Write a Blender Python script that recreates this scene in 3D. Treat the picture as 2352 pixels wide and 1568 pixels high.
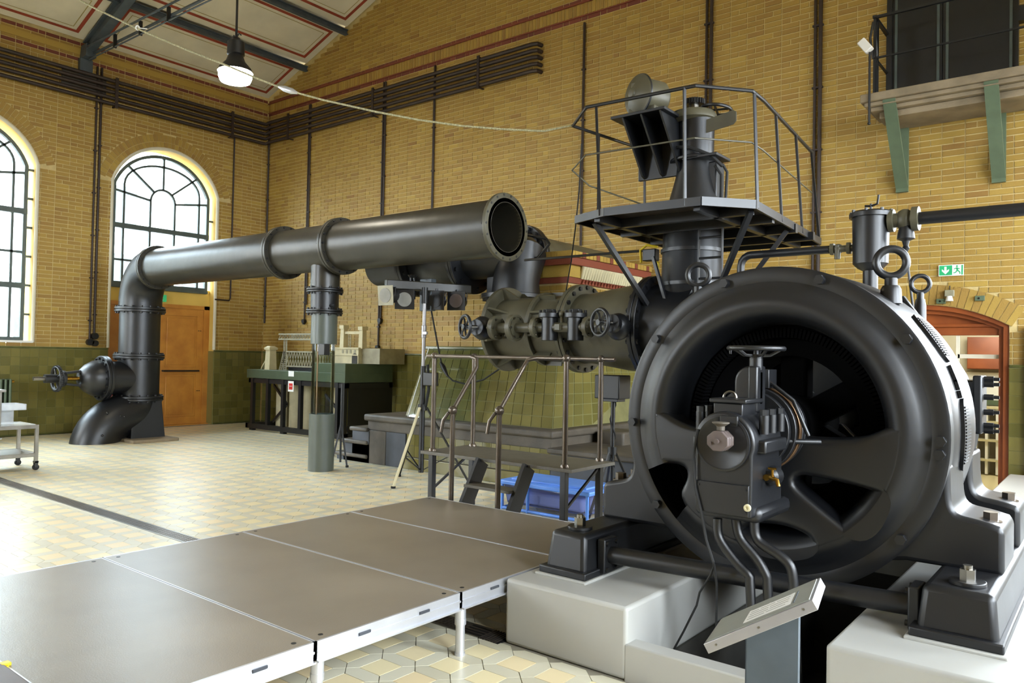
import bpy, bmesh, math, random
import numpy as np
from mathutils import Vector, Matrix
random.seed(7)
for _o in list(bpy.data.objects): bpy.data.objects.remove(_o)
SC = bpy.context.scene
COL = SC.collection
PI = math.pi

# ---------------------------------------------------------------- camera
IMG_W, IMG_H, FOC, EYE = 2352.0, 1568.0, 1761.0, 1.65
YAW, PITCH, ROLL = (math.radians(a) for a in (38.517, 1.151, 1.112))
_f = Vector((-math.sin(YAW)*math.cos(PITCH), math.cos(YAW)*math.cos(PITCH), math.sin(PITCH)))
_r0 = Vector((math.cos(YAW), math.sin(YAW), 0)); _u0 = _r0.cross(_f)
_r = math.cos(ROLL)*_r0 + math.sin(ROLL)*_u0
_u = -math.sin(ROLL)*_r0 + math.cos(ROLL)*_u0
EYEV = Vector((0, 0, EYE))
camd = bpy.data.cameras.new('camera'); cam = bpy.data.objects.new('camera', camd); COL.objects.link(cam)
camd.sensor_fit = 'HORIZONTAL'; camd.sensor_width = 36.0; camd.lens = 36.0*FOC/IMG_W; camd.clip_end = 200
cam.matrix_world = Matrix(((_r.x, _u.x, -_f.x, 0), (_r.y, _u.y, -_f.y, 0), (_r.z, _u.z, -_f.z, EYE), (0, 0, 0, 1)))
SC.camera = cam

def W(x, y, X=None, Y=None, Z=None):
    """point of the photograph's pixel (x, y) on the plane X=, Y= or Z="""
    d = _r*(x-IMG_W/2) + _u*(-(y-IMG_H/2)) + _f*FOC
    if X is not None: t = X/d.x
    elif Y is not None: t = Y/d.y
    else: t = (Z-EYE)/d.z
    return EYEV + d*t
def PX(p):
    q = Vector(p)-EYEV; z = q.dot(_f)
    if z <= 0.05: return (-9999, -9999, z)
    return (IMG_W/2+FOC*q.dot(_r)/z, IMG_H/2-FOC*q.dot(_u)/z, z)

# ---------------------------------------------------------------- light
SC.view_settings.view_transform = 'Standard'; SC.view_settings.look = 'None'
SC.view_settings.gamma = 1.0; SC.view_settings.use_curve_mapping = False
SC.view_settings.exposure = EXPOSURE = 0.42
wd = bpy.data.worlds.new('overcast_sky'); SC.world = wd; wd.use_nodes = True
wd.node_tree.nodes['Background'].inputs[0].default_value = (0.82, 0.91, 1.0, 1)
wd.node_tree.nodes['Background'].inputs[1].default_value = 26.0

# room: X -16.1 .. 4.2, Y -7 .. 10.65, floor at 0
XL, XR, YB, YF = -16.1, 4.2, 10.65, -7.0
EAVE, RIDGE_X, SLOPE = 7.71, -5.95, 0.3514
def roof_z(x): return EAVE + SLOPE*((x-XL) if x < RIDGE_X else (XR-x))
WIN_W, SPRING, APEX = 2.32, 5.12, 5.97          # arched openings
WIN_L = [8.23, 4.53, 0.83, -2.87]         # centres on the left wall
WIN_R = [8.23, 4.53, 0.83]                 # centres on the right wall, out of view
def portal(name, loc, rot, sx, sy):
    l = bpy.data.lights.new(name, 'AREA'); l.shape = 'RECTANGLE'; l.size = sx; l.size_y = sy
    l.cycles.is_portal = True
    o = bpy.data.objects.new(name, l); COL.objects.link(o); o.location = loc; o.rotation_euler = rot
for _i, _y in enumerate(WIN_L):
    _z0 = 3.0 if _i == 0 else 1.75
    portal('window_daylight', (XL-0.5, _y, (_z0+APEX)/2), (0, -PI/2, 0), APEX-_z0, WIN_W)
for _y in WIN_R:
    portal('window_daylight', (XR+0.5, _y, (1.75+APEX)/2), (0, PI/2, 0), APEX-1.75, WIN_W)
WIN_B = [-11.0]
for _x in WIN_B:
    portal('window_daylight', (_x, YF-0.5, (1.75+APEX)/2), (PI/2, 0, 0), WIN_W, APEX-1.75)

WIN_G = (1.35, 1.1)                         # window of the gable wall beyond the doorway, out of view
portal('window_daylight', (WIN_G[0], YB+0.52, (1.73+APEX)/2), (-PI/2, 0, 0), 2*WIN_G[1], APEX-1.73)

# ---------------------------------------------------------------- materials
def lin(c):
    c = c/255.0
    return c/12.92 if c <= 0.04045 else ((c+0.055)/1.055)**2.4
def rgb(r, g, b): return (lin(r), lin(g), lin(b), 1)
MATS = {}
def mat(name, col, rough=0.5, metal=0.0, var=0.12, scale=6.0, bump=0.0, bscale=40.0, spec=0.5, coat=0.0,
        col2=None, emit=None, estr=0.0, trans=0.0, alpha=1.0, attr=None, rvar=0.0):
    m = bpy.data.materials.new(name); m.use_nodes = True; nt = m.node_tree; n = nt.nodes; L = nt.links
    b = n['Principled BSDF']
    b.inputs['Roughness'].default_value = rough; b.inputs['Metallic'].default_value = metal
    b.inputs['Specular IOR Level'].default_value = spec; b.inputs['Coat Weight'].default_value = coat
    b.inputs['Transmission Weight'].default_value = trans; b.inputs['Alpha'].default_value = alpha
    c = rgb(*col); c2 = rgb(*col2) if col2 else tuple(x*(1-var*2.2) for x in c[:3])+(1,)
    geo = n.new('ShaderNodeTexCoord')
    nz = n.new('ShaderNodeTexNoise'); nz.inputs['Scale'].default_value = scale; nz.inputs['Detail'].default_value = 5
    L.new(geo.outputs['Object'], nz.inputs['Vector'])
    mx = n.new('ShaderNodeMix'); mx.data_type = 'RGBA'; mx.inputs['A'].default_value = c; mx.inputs['B'].default_value = c2
    if attr:
        at = n.new('ShaderNodeAttribute'); at.attribute_name = attr
        ad = n.new('ShaderNodeMath'); ad.operation = 'MULTIPLY_ADD'; ad.inputs[1].default_value = 0.35; ad.use_clamp = True
        mr = n.new('ShaderNodeMath'); mr.operation = 'SUBTRACT'; mr.inputs[1].default_value = 0.5
        L.new(nz.outputs['Fac'], mr.inputs[0]); L.new(mr.outputs[0], ad.inputs[0]); L.new(at.outputs['Fac'], ad.inputs[2])
        L.new(ad.outputs[0], mx.inputs['Factor'])
    else:
        rp = n.new('ShaderNodeMapRange'); rp.inputs[1].default_value = 0.3; rp.inputs[2].default_value = 0.7
        L.new(nz.outputs['Fac'], rp.inputs[0]); L.new(rp.outputs[0], mx.inputs['Factor'])
    L.new(mx.outputs['Result'], b.inputs['Base Color'])
    if rvar:
        rr = n.new('ShaderNodeMapRange'); rr.inputs[3].default_value = max(0.02, rough-rvar); rr.inputs[4].default_value = rough+rvar
        L.new(nz.outputs['Fac'], rr.inputs[0]); L.new(rr.outputs[0], b.inputs['Roughness'])
    if bump:
        nb = n.new('ShaderNodeTexNoise'); nb.inputs['Scale'].default_value = bscale; nb.inputs['Detail'].default_value = 3
        L.new(geo.outputs['Object'], nb.inputs['Vector'])
        bp = n.new('ShaderNodeBump'); bp.inputs['Strength'].default_value = bump; bp.inputs['Distance'].default_value = 0.02
        L.new(nb.outputs['Fac'], bp.inputs['Height']); L.new(bp.outputs[0], b.inputs['Normal'])
    if emit:
        b.inputs['Emission Color'].default_value = rgb(*emit); b.inputs['Emission Strength'].default_value = estr
    MATS[name] = m
    return m
def glass(name, col=(225, 232, 235), gloss=0.12, rough=0.03):
    m = bpy.data.materials.new(name); m.use_nodes = True; nt = m.node_tree; n = nt.nodes; L = nt.links
    n.remove(n['Principled BSDF'])
    t = n.new('ShaderNodeBsdfTransparent'); t.inputs[0].default_value = rgb(*col)
    g = n.new('ShaderNodeBsdfGlossy'); g.inputs['Roughness'].default_value = rough
    f = n.new('ShaderNodeLayerWeight'); f.inputs['Blend'].default_value = gloss*2.2
    mr = n.new('ShaderNodeMath'); mr.operation = 'MULTIPLY'; mr.inputs[1].default_value = 0.8
    mx = n.new('ShaderNodeMixShader')
    L.new(f.outputs['Fresnel'], mr.inputs[0]); L.new(mr.outputs[0], mx.inputs[0])
    L.new(t.outputs[0], mx.inputs[1]); L.new(g.outputs[0], mx.inputs[2])
    L.new(mx.outputs[0], n['Material Output'].inputs[0])
    MATS[name] = m
    return m

# ---------------------------------------------------------------- mesh helpers
def frame(ax):
    a = Vector(ax).normalized()
    h = Vector((0, 0, 1)) if abs(a.z) < 0.9 else Vector((1, 0, 0))
    u = a.cross(h).normalized(); v = u.cross(a).normalized()      # v points up for horizontal axes
    return a, u, v
class MB:
    def __init__(s): s.v = []; s.f = []; s.t = []
    def add(s, vs, fs, tint=None):
        o = len(s.v); s.v.extend(tuple(p) for p in vs); s.f.extend(tuple(i+o for i in f) for f in fs)
        if tint is not None: s.t.extend([tint]*len(fs))
        return s
    def box(s, x0, y0, z0, x1, y1, z1, tint=None):
        if x0 > x1: x0, x1 = x1, x0
        if y0 > y1: y0, y1 = y1, y0
        if z0 > z1: z0, z1 = z1, z0
        return s.add([(x0,y0,z0),(x1,y0,z0),(x1,y1,z0),(x0,y1,z0),(x0,y0,z1),(x1,y0,z1),(x1,y1,z1),(x0,y1,z1)],
            [(0,3,2,1),(4,5,6,7),(0,1,5,4),(1,2,6,5),(2,3,7,6),(3,0,4,7)], tint)
    def cbox(s, c, sx, sy, sz): return s.box(c[0]-sx/2, c[1]-sy/2, c[2]-sz/2, c[0]+sx/2, c[1]+sy/2, c[2]+sz/2)
    def taper(s, x0, y0, x1, y1, z0, z1, ins, ins2=None):
        i2 = ins if ins2 is None else ins2
        return s.add([(x0,y0,z0),(x1,y0,z0),(x1,y1,z0),(x0,y1,z0),(x0+ins,y0+i2,z1),(x1-ins,y0+i2,z1),(x1-ins,y1-i2,z1),(x0+ins,y1-i2,z1)],
            [(0,3,2,1),(4,5,6,7),(0,1,5,4),(1,2,6,5),(2,3,7,6),(3,0,4,7)])
    def beam(s, p0, p1, w, h, up=(0,0,1)):
        p0, p1 = Vector(p0), Vector(p1); a = (p1-p0).normalized(); u = a.cross(Vector(up))
        if u.length < 1e-4: u = a.cross(Vector((1,0,0)))
        u.normalize(); v = u.cross(a)
        vs = [p+u*(i*w/2)+v*(j*h/2) for p in (p0, p1) for i, j in ((-1,-1),(1,-1),(1,1),(-1,1))]
        return s.add(vs, [(0,1,2,3),(7,6,5,4),(0,4,5,1),(1,5,6,2),(2,6,7,3),(3,7,4,0)])
    def lathe(s, org, ax, prof, n=32, a0=0.0, a1=2*PI):
        """prof: (t along axis, radius); closed loops of a profile give rings"""
        a, u, v = frame(ax); org = Vector(org); full = abs(a1-a0) > 2*PI-1e-4
        m = n if full else n+1; vs = []
        for k in range(m):
            t = a0+(a1-a0)*k/n; d = u*math.cos(t)+v*math.sin(t)
            for (h, r) in prof: vs.append(org+a*h+d*r)
        P = len(prof); fs = []
        for k in range(n):
            k2 = (k+1) % m
            for j in range(P-1): fs.append((k*P+j, k*P+j+1, k2*P+j+1, k2*P+j))
        return s.add(vs, fs)
    def cyl(s, p0, p1, r0, r1=None, n=24):
        r1 = r0 if r1 is None else r1; p0, p1 = Vector(p0), Vector(p1); a, u, v = frame(p1-p0)
        ring = [u*math.cos(2*PI*k/n)+v*math.sin(2*PI*k/n) for k in range(n)]
        vs = [p0+d*r0 for d in ring]+[p1+d*r1 for d in ring]
        fs = [(k, n+k, n+(k+1) % n, (k+1) % n) for k in range(n)]+[tuple(range(n)), tuple(range(2*n-1, n-1, -1))]
        return s.add(vs, fs)
    def ring(s, p, ax, r0, r1, t, n=40):          # flat washer, thickness t along the axis, starting at p
        return s.lathe(p, ax, [(0, r0), (0, r1), (t, r1), (t, r0), (0, r0)], n)
    def tube(s, pts, r, n=8, closed=False, caps=True):
        pts = [Vector(p) for p in pts]; N = len(pts); vs = []; prev = None
        for i, p in enumerate(pts):
            if closed: d = pts[(i+1) % N]-pts[i-1]
            else: d = pts[min(i+1, N-1)]-pts[max(i-1, 0)]
            d.normalize()
            if prev is None: _, u, v = frame(d)
            else:
                u = prev-d*prev.dot(d); u.normalize(); v = u.cross(d)
            prev = u; rr = r[i] if isinstance(r, (list, tuple)) else r
            for k in range(n):
                t = 2*PI*k/n; vs.append(p+u*(rr*math.cos(t))+v*(rr*math.sin(t)))
        fs = []
        for i in range(N if closed else N-1):
            j = (i+1) % N
            for k in range(n): fs.append((i*n+k, i*n+(k+1) % n, j*n+(k+1) % n, j*n+k))
        if caps and not closed: fs += [tuple(range(n-1, -1, -1)), tuple((N-1)*n+k for k in range(n))]
        return s.add(vs, fs)
    def torus(s, c, ax, R, r, n=32, m=10, a0=0.0, a1=2*PI):
        a, u, v = frame(ax); c = Vector(c); full = abs(a1-a0) > 2*PI-1e-4
        K = n if full else n+1
        pts = [c+u*(R*math.cos(a0+(a1-a0)*k/n))+v*(R*math.sin(a0+(a1-a0)*k/n)) for k in range(K)]
        return s.tube(pts, r, m, closed=full)
    def sphere(s, c, r, n=16, m=10, sc=(1,1,1)):
        vs = []; fs = []; c = Vector(c)
        for i in range(m+1):
            ph = PI*i/m
            for k in range(n):
                t = 2*PI*k/n
                vs.append((c.x+r*sc[0]*math.sin(ph)*math.cos(t), c.y+r*sc[1]*math.sin(ph)*math.sin(t), c.z+r*sc[2]*math.cos(ph)))
        for i in range(m):
            for k in range(n):
                fs.append((i*n+k, (i+1)*n+k, (i+1)*n+(k+1) % n, i*n+(k+1) % n))
        return s.add(vs, fs)
    def hexbolt(s, p, ax, r, h, n=6): p = Vector(p); a = Vector(ax).normalized(); return s.cyl(p, p+a*h, r, r, n)
    def prism(s, poly, org, u, v, w):
        """polygon (a, b) in the plane org + a*u + b*v, extruded by the vector w"""
        org, u, v, w = Vector(org), Vector(u), Vector(v), Vector(w); n = len(poly)
        vs = [org+u*a+v*b for a, b in poly]+[org+u*a+v*b+w for a, b in poly]
        fs = [tuple(range(n-1, -1, -1)), tuple(range(n, 2*n))]+[(k, (k+1) % n, n+(k+1) % n, n+k) for k in range(n)]
        return s.add(vs, fs)
    def mesh(s, name, off=(0,0,0), smooth=True, angle=38):
        me = bpy.data.meshes.new(name); o = Vector(off)
        me.from_pydata([(p[0]-o.x, p[1]-o.y, p[2]-o.z) for p in s.v], [], s.f)
        bm = bmesh.new(); bm.from_mesh(me)
        if not s.t:
            bmesh.ops.remove_doubles(bm, verts=bm.verts, dist=1e-5); bmesh.ops.recalc_face_normals(bm, faces=bm.faces)
        bm.to_mesh(me); bm.free()
        if smooth:
            me.shade_smooth(); me.set_sharp_from_angle(angle=math.radians(angle))
        if s.t:
            at = me.attributes.new('tint', 'FLOAT', 'FACE'); at.data.foreach_set('value', np.array(s.t, dtype=np.float32))
        return me

def link(name, me, m, parent=None, bevel=0.0, seg=2, loc=None):
    o = bpy.data.objects.new(name, me); COL.objects.link(o)
    if m is not None and not me.materials: me.materials.append(MATS[m] if isinstance(m, str) else m)
    if parent is not None: o.parent = parent
    if loc is not None: o.location = loc
    if bevel:
        b = o.modifiers.new('edge', 'BEVEL'); b.width = bevel; b.segments = seg; b.limit_method = 'ANGLE'; b.angle_limit = math.radians(40)
    return o
def tag(o, label, cat, group=None):
    o['label'] = label; o['category'] = cat
    if group: o['group'] = group
    return o
def thing(name, label, cat, loc, group=None):
    o = bpy.data.objects.new(name, None); COL.objects.link(o); o.location = loc; o.empty_display_size = 0.1
    return tag(o, label, cat, group)
def root_off(p):
    v = Vector((0,0,0))
    while p is not None: v += Vector(p.location); p = p.parent
    return v
def part(name, mb, m, parent, bevel=0.0, kind=None, label=None, smooth=True, angle=38, seg=2):
    o = link(name, mb.mesh(name, root_off(parent), smooth, angle), m, parent, bevel, seg)
    if kind: o['kind'] = kind
    if label: o['label'] = label
    return o
def solo(name, mb, m, label, cat, loc, group=None, bevel=0.0, smooth=True, angle=38):
    o = link(name, mb.mesh(name, loc, smooth, angle), m, None, bevel, loc=loc)
    return tag(o, label, cat, group)
def struct(name, mb, m, bevel=0.0, smooth=False):
    o = link(name, mb.mesh(name, (0,0,0), smooth), m, None, bevel); o['kind'] = 'structure'
    return o
def copies(name, me, m, spots, parent, rot=None):
    """alike pieces sharing one mesh: spots are world positions"""
    off = root_off(parent); out = []
    for i, p in enumerate(spots):
        o = link(name, me, m, parent, loc=Vector(p)-off)
        if rot is not None: o.rotation_euler = rot[i] if isinstance(rot, list) else rot
        out.append(o)
    return out
def copy_thing(src, loc, label=None, rotz=None):
    r = src.copy(); COL.objects.link(r); r.location = loc
    if label: r['label'] = label
    if rotz is not None: r.rotation_euler = (0, 0, rotz)
    for ch in list(src.children):
        c = ch.copy(); COL.objects.link(c); c.parent = r
        for g in list(ch.children):
            d = g.copy(); COL.objects.link(d); d.parent = c
    return r
def fill2d(name, outer, holes, thick, bevel=0.0, bres=3):
    """flat plate in XY with holes, extruded along Z, from a filled 2D curve"""
    cu = bpy.data.curves.new(name, 'CURVE'); cu.dimensions = '2D'; cu.fill_mode = 'BOTH'
    cu.extrude = thick/2; cu.bevel_depth = bevel; cu.bevel_resolution = bres; cu.offset = -bevel
    for poly in [outer]+holes:
        sp = cu.splines.new('POLY'); sp.points.add(len(poly)-1); sp.use_cyclic_u = True
        for i, p in enumerate(poly): sp.points[i].co = (p[0], p[1], 0, 1)
    ob = bpy.data.objects.new(name+'_curve', cu); COL.objects.link(ob)
    me = bpy.data.meshes.new_from_object(ob.evaluated_get(bpy.context.evaluated_depsgraph_get()))
    bpy.data.objects.remove(ob); bpy.data.curves.remove(cu)
    return me
def arc(cx, cy, r, a0, a1, n): return [(cx+r*math.cos(a0+(a1-a0)*k/n), cy+r*math.sin(a0+(a1-a0)*k/n)) for k in range(n+1)]
def arch_poly(c, half, z0, spring, apex, n=20):
    rise = apex-spring; R = (half*half+rise*rise)/(2*rise); zc = apex-R; a = math.asin(min(1, half/R))
    if spring < zc: a = PI-a
    return [(c-half, z0), (c+half, z0)]+[(c+R*math.sin(t), zc+R*math.cos(t)) for t in [a-2*a*k/n for k in range(n+1)]]
def arch_half(c, half, z0, spring, apex, z):
    """half-width of the arched opening at height z (None outside)"""
    if z < z0 or z > apex: return None
    if z <= spring: return half
    rise = apex-spring; R = (half*half+rise*rise)/(2*rise); zc = apex-R
    return math.sqrt(max(0, R*R-(z-zc)**2))
def bolt_circle(mb, c, ax, R, n, r, h, a0=0.0):
    a, u, v = frame(ax); c = Vector(c)
    for k in range(n):
        t = a0+2*PI*k/n; mb.hexbolt(c+u*(R*math.cos(t))+v*(R*math.sin(t)), a, r, h)
    return mb
mat('brick', (172, 142, 62), 0.62, scale=3.0, bump=0.25, bscale=60, col2=(138, 102, 47), attr='tint')
mat('brick_red', (126, 62, 42), 0.6, scale=3.0, bump=0.2, bscale=60, col2=(98, 48, 34), attr='tint')
mat('mortar', (206, 184, 128), 0.9, var=0.1, scale=9, bump=0.3)
mat('tile_green', (116, 108, 56), 0.2, scale=2.5, col2=(92, 88, 44), attr='tint', coat=0.2)
mat('tile_trim', (92, 94, 48), 0.2, var=0.2)
mat('grout', (128, 124, 78), 0.85)
mat('floor_square', (242, 228, 184), 0.3, scale=2.0, col2=(236, 216, 174), attr='tint')
mat('floor_hex', (222, 217, 194), 0.3, scale=2.0, col2=(206, 200, 176), attr='tint')
mat('floor_grout', (158, 152, 134), 0.8)
mat('plaster_yellow', (222, 186, 92), 0.8, var=0.08, scale=1.5)
mat('plaster_white', (216, 208, 186), 0.85, var=0.06, scale=2)
mat('stripe_red', (156, 66, 42), 0.8); mat('stripe_ochre', (168, 150, 86), 0.8)
mat('steel_paint', (78, 88, 96), 0.5, var=0.15)
mat('iron_black', (19, 20, 23), 0.40, var=0.12, scale=3, bump=0.02, bscale=18, spec=0.6, rvar=0.03)
mat('iron_pipe', (54, 51, 42), 0.36, var=0.15, scale=3, bump=0.12, bscale=7, spec=0.5, rvar=0.03)
mat('iron_olive', (84, 80, 62), 0.42, var=0.15, scale=4, bump=0.06, bscale=25)
mat('conduit', (52, 36, 28), 0.5, var=0.2)
mat('steel_bare', (150, 146, 138), 0.28, metal=1.0, var=0.15)
mat('steel_brown', (116, 106, 96), 0.32, metal=0.8, var=0.15)
mat('plate_grey', (104, 99, 88), 0.5, var=0.1, scale=8, bump=0.2, bscale=140)
mat('acrylic_white', (238, 242, 246), 0.15, alpha=0.42)
mat('alu', (214, 216, 222), 0.38, metal=0.7, var=0.05)
mat('brass', (196, 150, 66), 0.25, metal=1.0)
mat('stage_board', (142, 132, 116), 0.34, scale=1.1, col2=(120, 110, 96), bump=0.05, bscale=160)
mat('stage_edge', (226, 220, 204), 0.5)
mat('concrete_paint', (170, 169, 163), 0.45, var=0.06, scale=1.2, bump=0.04, bscale=6)
mat('concrete_dark', (70, 68, 62), 0.8, var=0.3, scale=3)
mat('wood_door', (198, 136, 54), 0.4, scale=3, col2=(170, 108, 40), bump=0.05)
mat('wood_red', (150, 78, 34), 0.4, scale=3, col2=(120, 58, 24))
mat('window_frame', (74, 84, 80), 0.45)
mat('plastic_black', (24, 24, 25), 0.4)
mat('rubber', (20, 20, 20), 0.7)
mat('white_paint', (230, 228, 222), 0.5, var=0.03)
mat('stone_dark', (92, 84, 72), 0.6, var=0.25, scale=3, bump=0.15)
mat('stone_blue', (72, 76, 84), 0.6, var=0.2, scale=3)
mat('slab_stone', (150, 134, 108), 0.8, var=0.2, scale=3, bump=0.2)
mat('green_paint', (92, 108, 84), 0.45, var=0.1)
mat('model_cream', (206, 196, 158), 0.6, var=0.1)
mat('model_grey', (158, 152, 126), 0.5, var=0.15)
mat('table_green', (74, 88, 66), 0.45, var=0.08)
mat('paper', (238, 238, 236), 0.6, var=0.02); mat('sign_red', (214, 44, 34), 0.5)
mat('sign_green', (40, 150, 96), 0.4, emit=(40, 150, 96), estr=0.5); mat('sign_white', (236, 240, 236), 0.4, emit=(236, 240, 236), estr=0.25)
mat('blue_lid', (100, 155, 250), 0.35, var=0.05)
mat('yellow_plastic', (235, 205, 30), 0.4)
mat('rope', (196, 190, 150), 0.6, var=0.3, scale=60)
mat('lens_glass', (150, 150, 145), 0.08, spec=0.8)
mat('nameplate', (96, 84, 80), 0.45, var=0.1)
mat('copper_band', (120, 92, 66), 0.35, metal=0.7)
mat('grey_tube', (84, 90, 82), 0.38, var=0.05)
glass('pane', (236, 242, 244), 0.06)
glass('acrylic', (246, 250, 249), 0.1)
glass('frosted', (190, 200, 240), 0.2, 0.25)
mat('shade_black', (6, 6, 7), 0.9, spec=0.08)  # near-black colour stands in for the shade inside the generator ring
mat('street', (84, 84, 82), 0.9)
mat('panel_grey', (150, 152, 144), 0.4, var=0.05)
mat('alu_dull', (168, 166, 168), 0.42, metal=0.6, var=0.05)
# ================================================================ floor
PIT = (-1.99, 3.62, -1.0, 6.6)
def pad(mb, x0, y0, x1, y1, z0, z1): mb.box(x0, y0, z0, x1, y1, z1)
fl = MB()
pad(fl, XL-0.5, YF-0.5, PIT[0], YB+0.5, -0.3, -0.006); pad(fl, PIT[2], YF-0.5, XR+0.5, YB+0.5, -0.3, -0.006)
pad(fl, PIT[0], YF-0.5, PIT[2], PIT[1], -0.3, -0.006); pad(fl, PIT[0], PIT[3], PIT[2], YB+0.5, -0.3, -0.006)
FLOOR = struct('floor', fl, 'floor_grout')
gd_ = MB(); gd_.box(-90, -80, -1.4, 80, 90, -1.25); struct('ground', gd_, 'street')
TP, TS, TJ = 0.255, 0.158, 0.004          # pitch, square side, joint
DRAIN_Y = (3.44, 3.60)
def blocked(x, y):
    return (-4.9 < x < -2.8 and -0.5 < y < 5.0) or (-2.78 < x < 1.5 and y > 3.52) or (y > 7.85 and -8.4 < x < -1.2) or (x < -13.6 and x > -14.9 and 6.6 < y < 7.3) or (DRAIN_Y[0]-0.02 < y < DRAIN_Y[1]+0.02 and x < -2.8)
w_ = TP-TS
def sq_tile(mb, cx, cy, tint=None):
    h = TS/2-TJ/2
    vs = [(cx+a*h, cy+b*h, z) for z in (-0.006, 0.0) for a, b in ((-1,-1),(1,-1),(1,1),(-1,1))]
    mb.add(vs, [(4,5,6,7),(0,1,5,4),(1,2,6,5),(2,3,7,6),(3,0,4,7)], tint)
def hex_tile(mb, cx, cy, horiz, tint=None):
    a = TS/2-TJ/2; b = w_/2-TJ/2; t = TP/2-TJ*0.7
    pts = [(-t, 0), (-a, -b), (a, -b), (t, 0), (a, b), (-a, b)]
    if not horiz: pts = [(-q, p) for p, q in pts]
    vs = [(cx+p, cy+q, z) for z in (-0.006, 0.0) for p, q in pts]
    mb.add(vs, [(6,7,8,9,10,11)]+[(k, (k+1) % 6, 6+(k+1) % 6, 6+k) for k in range(6)], tint)
cand = []
nx0, nx1 = int(XL/TP)-1, int(2.2/TP)
for i in range(nx0, nx1):
    for j in range(-2, int(YB/TP)+1):
        sx, sy = i*TP, j*TP-0.02
        for kind, cx, cy in ((0, sx, sy), (1, sx, sy+TP/2), (2, sx+TP/2, sy)):
            if cx < XL+0.15 or cy > YB-0.15: continue
            # far corner of the pit and the plinths carry no tiles
            if -2.9 < cx < 2 and cy > 3.45: continue
            p = PX((cx, cy, 0))
            if p[0] < -700 or p[0] > IMG_W+500 or p[1] > IMG_H+1200 or p[2] < 0.3: continue
            vis = 0 <= p[0] <= IMG_W and 0 <= p[1] <= IMG_H and not blocked(cx, cy)
            cand.append((p[2] if vis else 1e3+p[2], kind, cx, cy))
cand.sort()
sqm = []; hxm = []; vxm = []
for t in range(6):
    tv = (t+0.5)/6
    b = MB(); sq_tile(b, 0, 0, tv); sqm.append(b.mesh('floor_tile', smooth=False))
    b = MB(); hex_tile(b, 0, 0, True, tv); hxm.append(b.mesh('strip_tile', smooth=False))
    b = MB(); hex_tile(b, 0, 0, False, tv); vxm.append(b.mesh('strip_tile', smooth=False))
restS, restH = MB(), MB(); cs = ch = 0
for d, kind, cx, cy in cand:
    t = random.random()
    if kind == 0:
        if cs < 300 and d < 900: link('floor_tile', sqm[int(t*6)], 'floor_square', FLOOR, loc=(cx, cy, 0)); cs += 1
        else: sq_tile(restS, cx, cy, t)
    else:
        if ch < 300 and d < 900: link('strip_tile', (hxm if kind == 1 else vxm)[int(t*6)], 'floor_hex', FLOOR, loc=(cx, cy, 0)); ch += 1
        else: hex_tile(restH, cx, cy, kind == 1, t)
part('floor_tiles', restS, 'floor_square', FLOOR, kind='stuff', smooth=False)
part('strip_tiles', restH, 'floor_hex', FLOOR, kind='stuff', smooth=False)

# drain channel with a slotted steel cover
dr = thing('floor_drain', 'long slotted steel drain channel set in the tiled floor', 'drain', (-8.5, 3.52, 0))
b = MB(); b.box(-16.0, 3.44, -0.005, -2.95, 3.46, 0.006); b.box(-16.0, 3.58, -0.005, -2.95, 3.6, 0.006)
part('frame', b, 'steel_bare', dr, smooth=False)
b = MB(); b.box(-16.0, 3.46, -0.0055, -2.95, 3.58, 0.0015); part('channel', b, 'plastic_black', dr, smooth=False)
b = MB()
for k in range(430):
    x = -16.0+0.03*k; b.box(x, 3.46, 0.001, x+0.017, 3.58, 0.005)
for y in (3.485, 3.52, 3.555): b.box(-16.0, y-0.006, 0.001, -2.95, y+0.006, 0.0045)
part('grating_bars', b, 'steel_brown', dr, kind='stuff', smooth=False)

# ================================================================ walls
def place_wall(me, M, name, m, kind='structure'):
    me.transform(M); me.materials.clear(); o = link(name, me, m); o['kind'] = kind; return o
W1 = (WIN_L[0], WIN_W/2)
def win_polys(cs, first_door):
    out = []
    for i, c in enumerate(cs): out.append(arch_poly(c, WIN_W/2, -0.2 if (i == 0 and first_door) else 1.73, SPRING, APEX))
    return out
outer = [(YF-0.5, -0.3), (YB+0.5, -0.3), (YB+0.5, EAVE+0.1), (YF-0.5, EAVE+0.1)]
holes = win_polys(WIN_L, True); holes[0] = [(p[0], max(p[1], -0.2)) for p in holes[0]]
ML = Matrix(((0,0,1,XL-0.008-0.25),(1,0,0,0),(0,1,0,0),(0,0,0,1)))
WALL_L = place_wall(fill2d('wall_left', outer, holes, 0.5), ML, 'wall_left', 'mortar')
MR = Matrix(((0,0,1,XR+0.25),(1,0,0,0),(0,1,0,0),(0,0,0,1)))
place_wall(fill2d('wall_right', outer, win_polys(WIN_R, False), 0.5), MR, 'wall_right', 'brick')
# gable wall with the doorway (this is the wall on the right of the picture)
D2 = (-2.0, 0.965, 2.13, 2.40)      # centre x, half width, spring, apex
gable = [(XL-0.5, -0.3), (XR+0.5, -0.3), (XR+0.5, roof_z(XR)+0.1), (RIDGE_X, roof_z(RIDGE_X)+0.1), (XL, EAVE+0.1), (XL-0.5, EAVE+0.1)]
MG = Matrix(((1,0,0,0),(0,0,-1,YB+0.008+0.25),(0,1,0,0),(0,0,0,1)))
WALL_G = place_wall(fill2d('wall_gable', gable, [arch_poly(D2[0], D2[1], -0.2, D2[2], D2[3]), arch_poly(WIN_G[0], WIN_G[1], 1.73, SPRING, APEX)], 0.5), MG, 'wall_gable', 'mortar')
MB_ = Matrix(((1,0,0,0),(0,0,-1,YF-0.25),(0,1,0,0),(0,0,0,1)))
place_wall(fill2d('wall_back', gable, [arch_poly(c, WIN_W/2, 1.73, SPRING, APEX) for c in WIN_B], 0.5), MB_, 'wall_back', 'brick')

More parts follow.
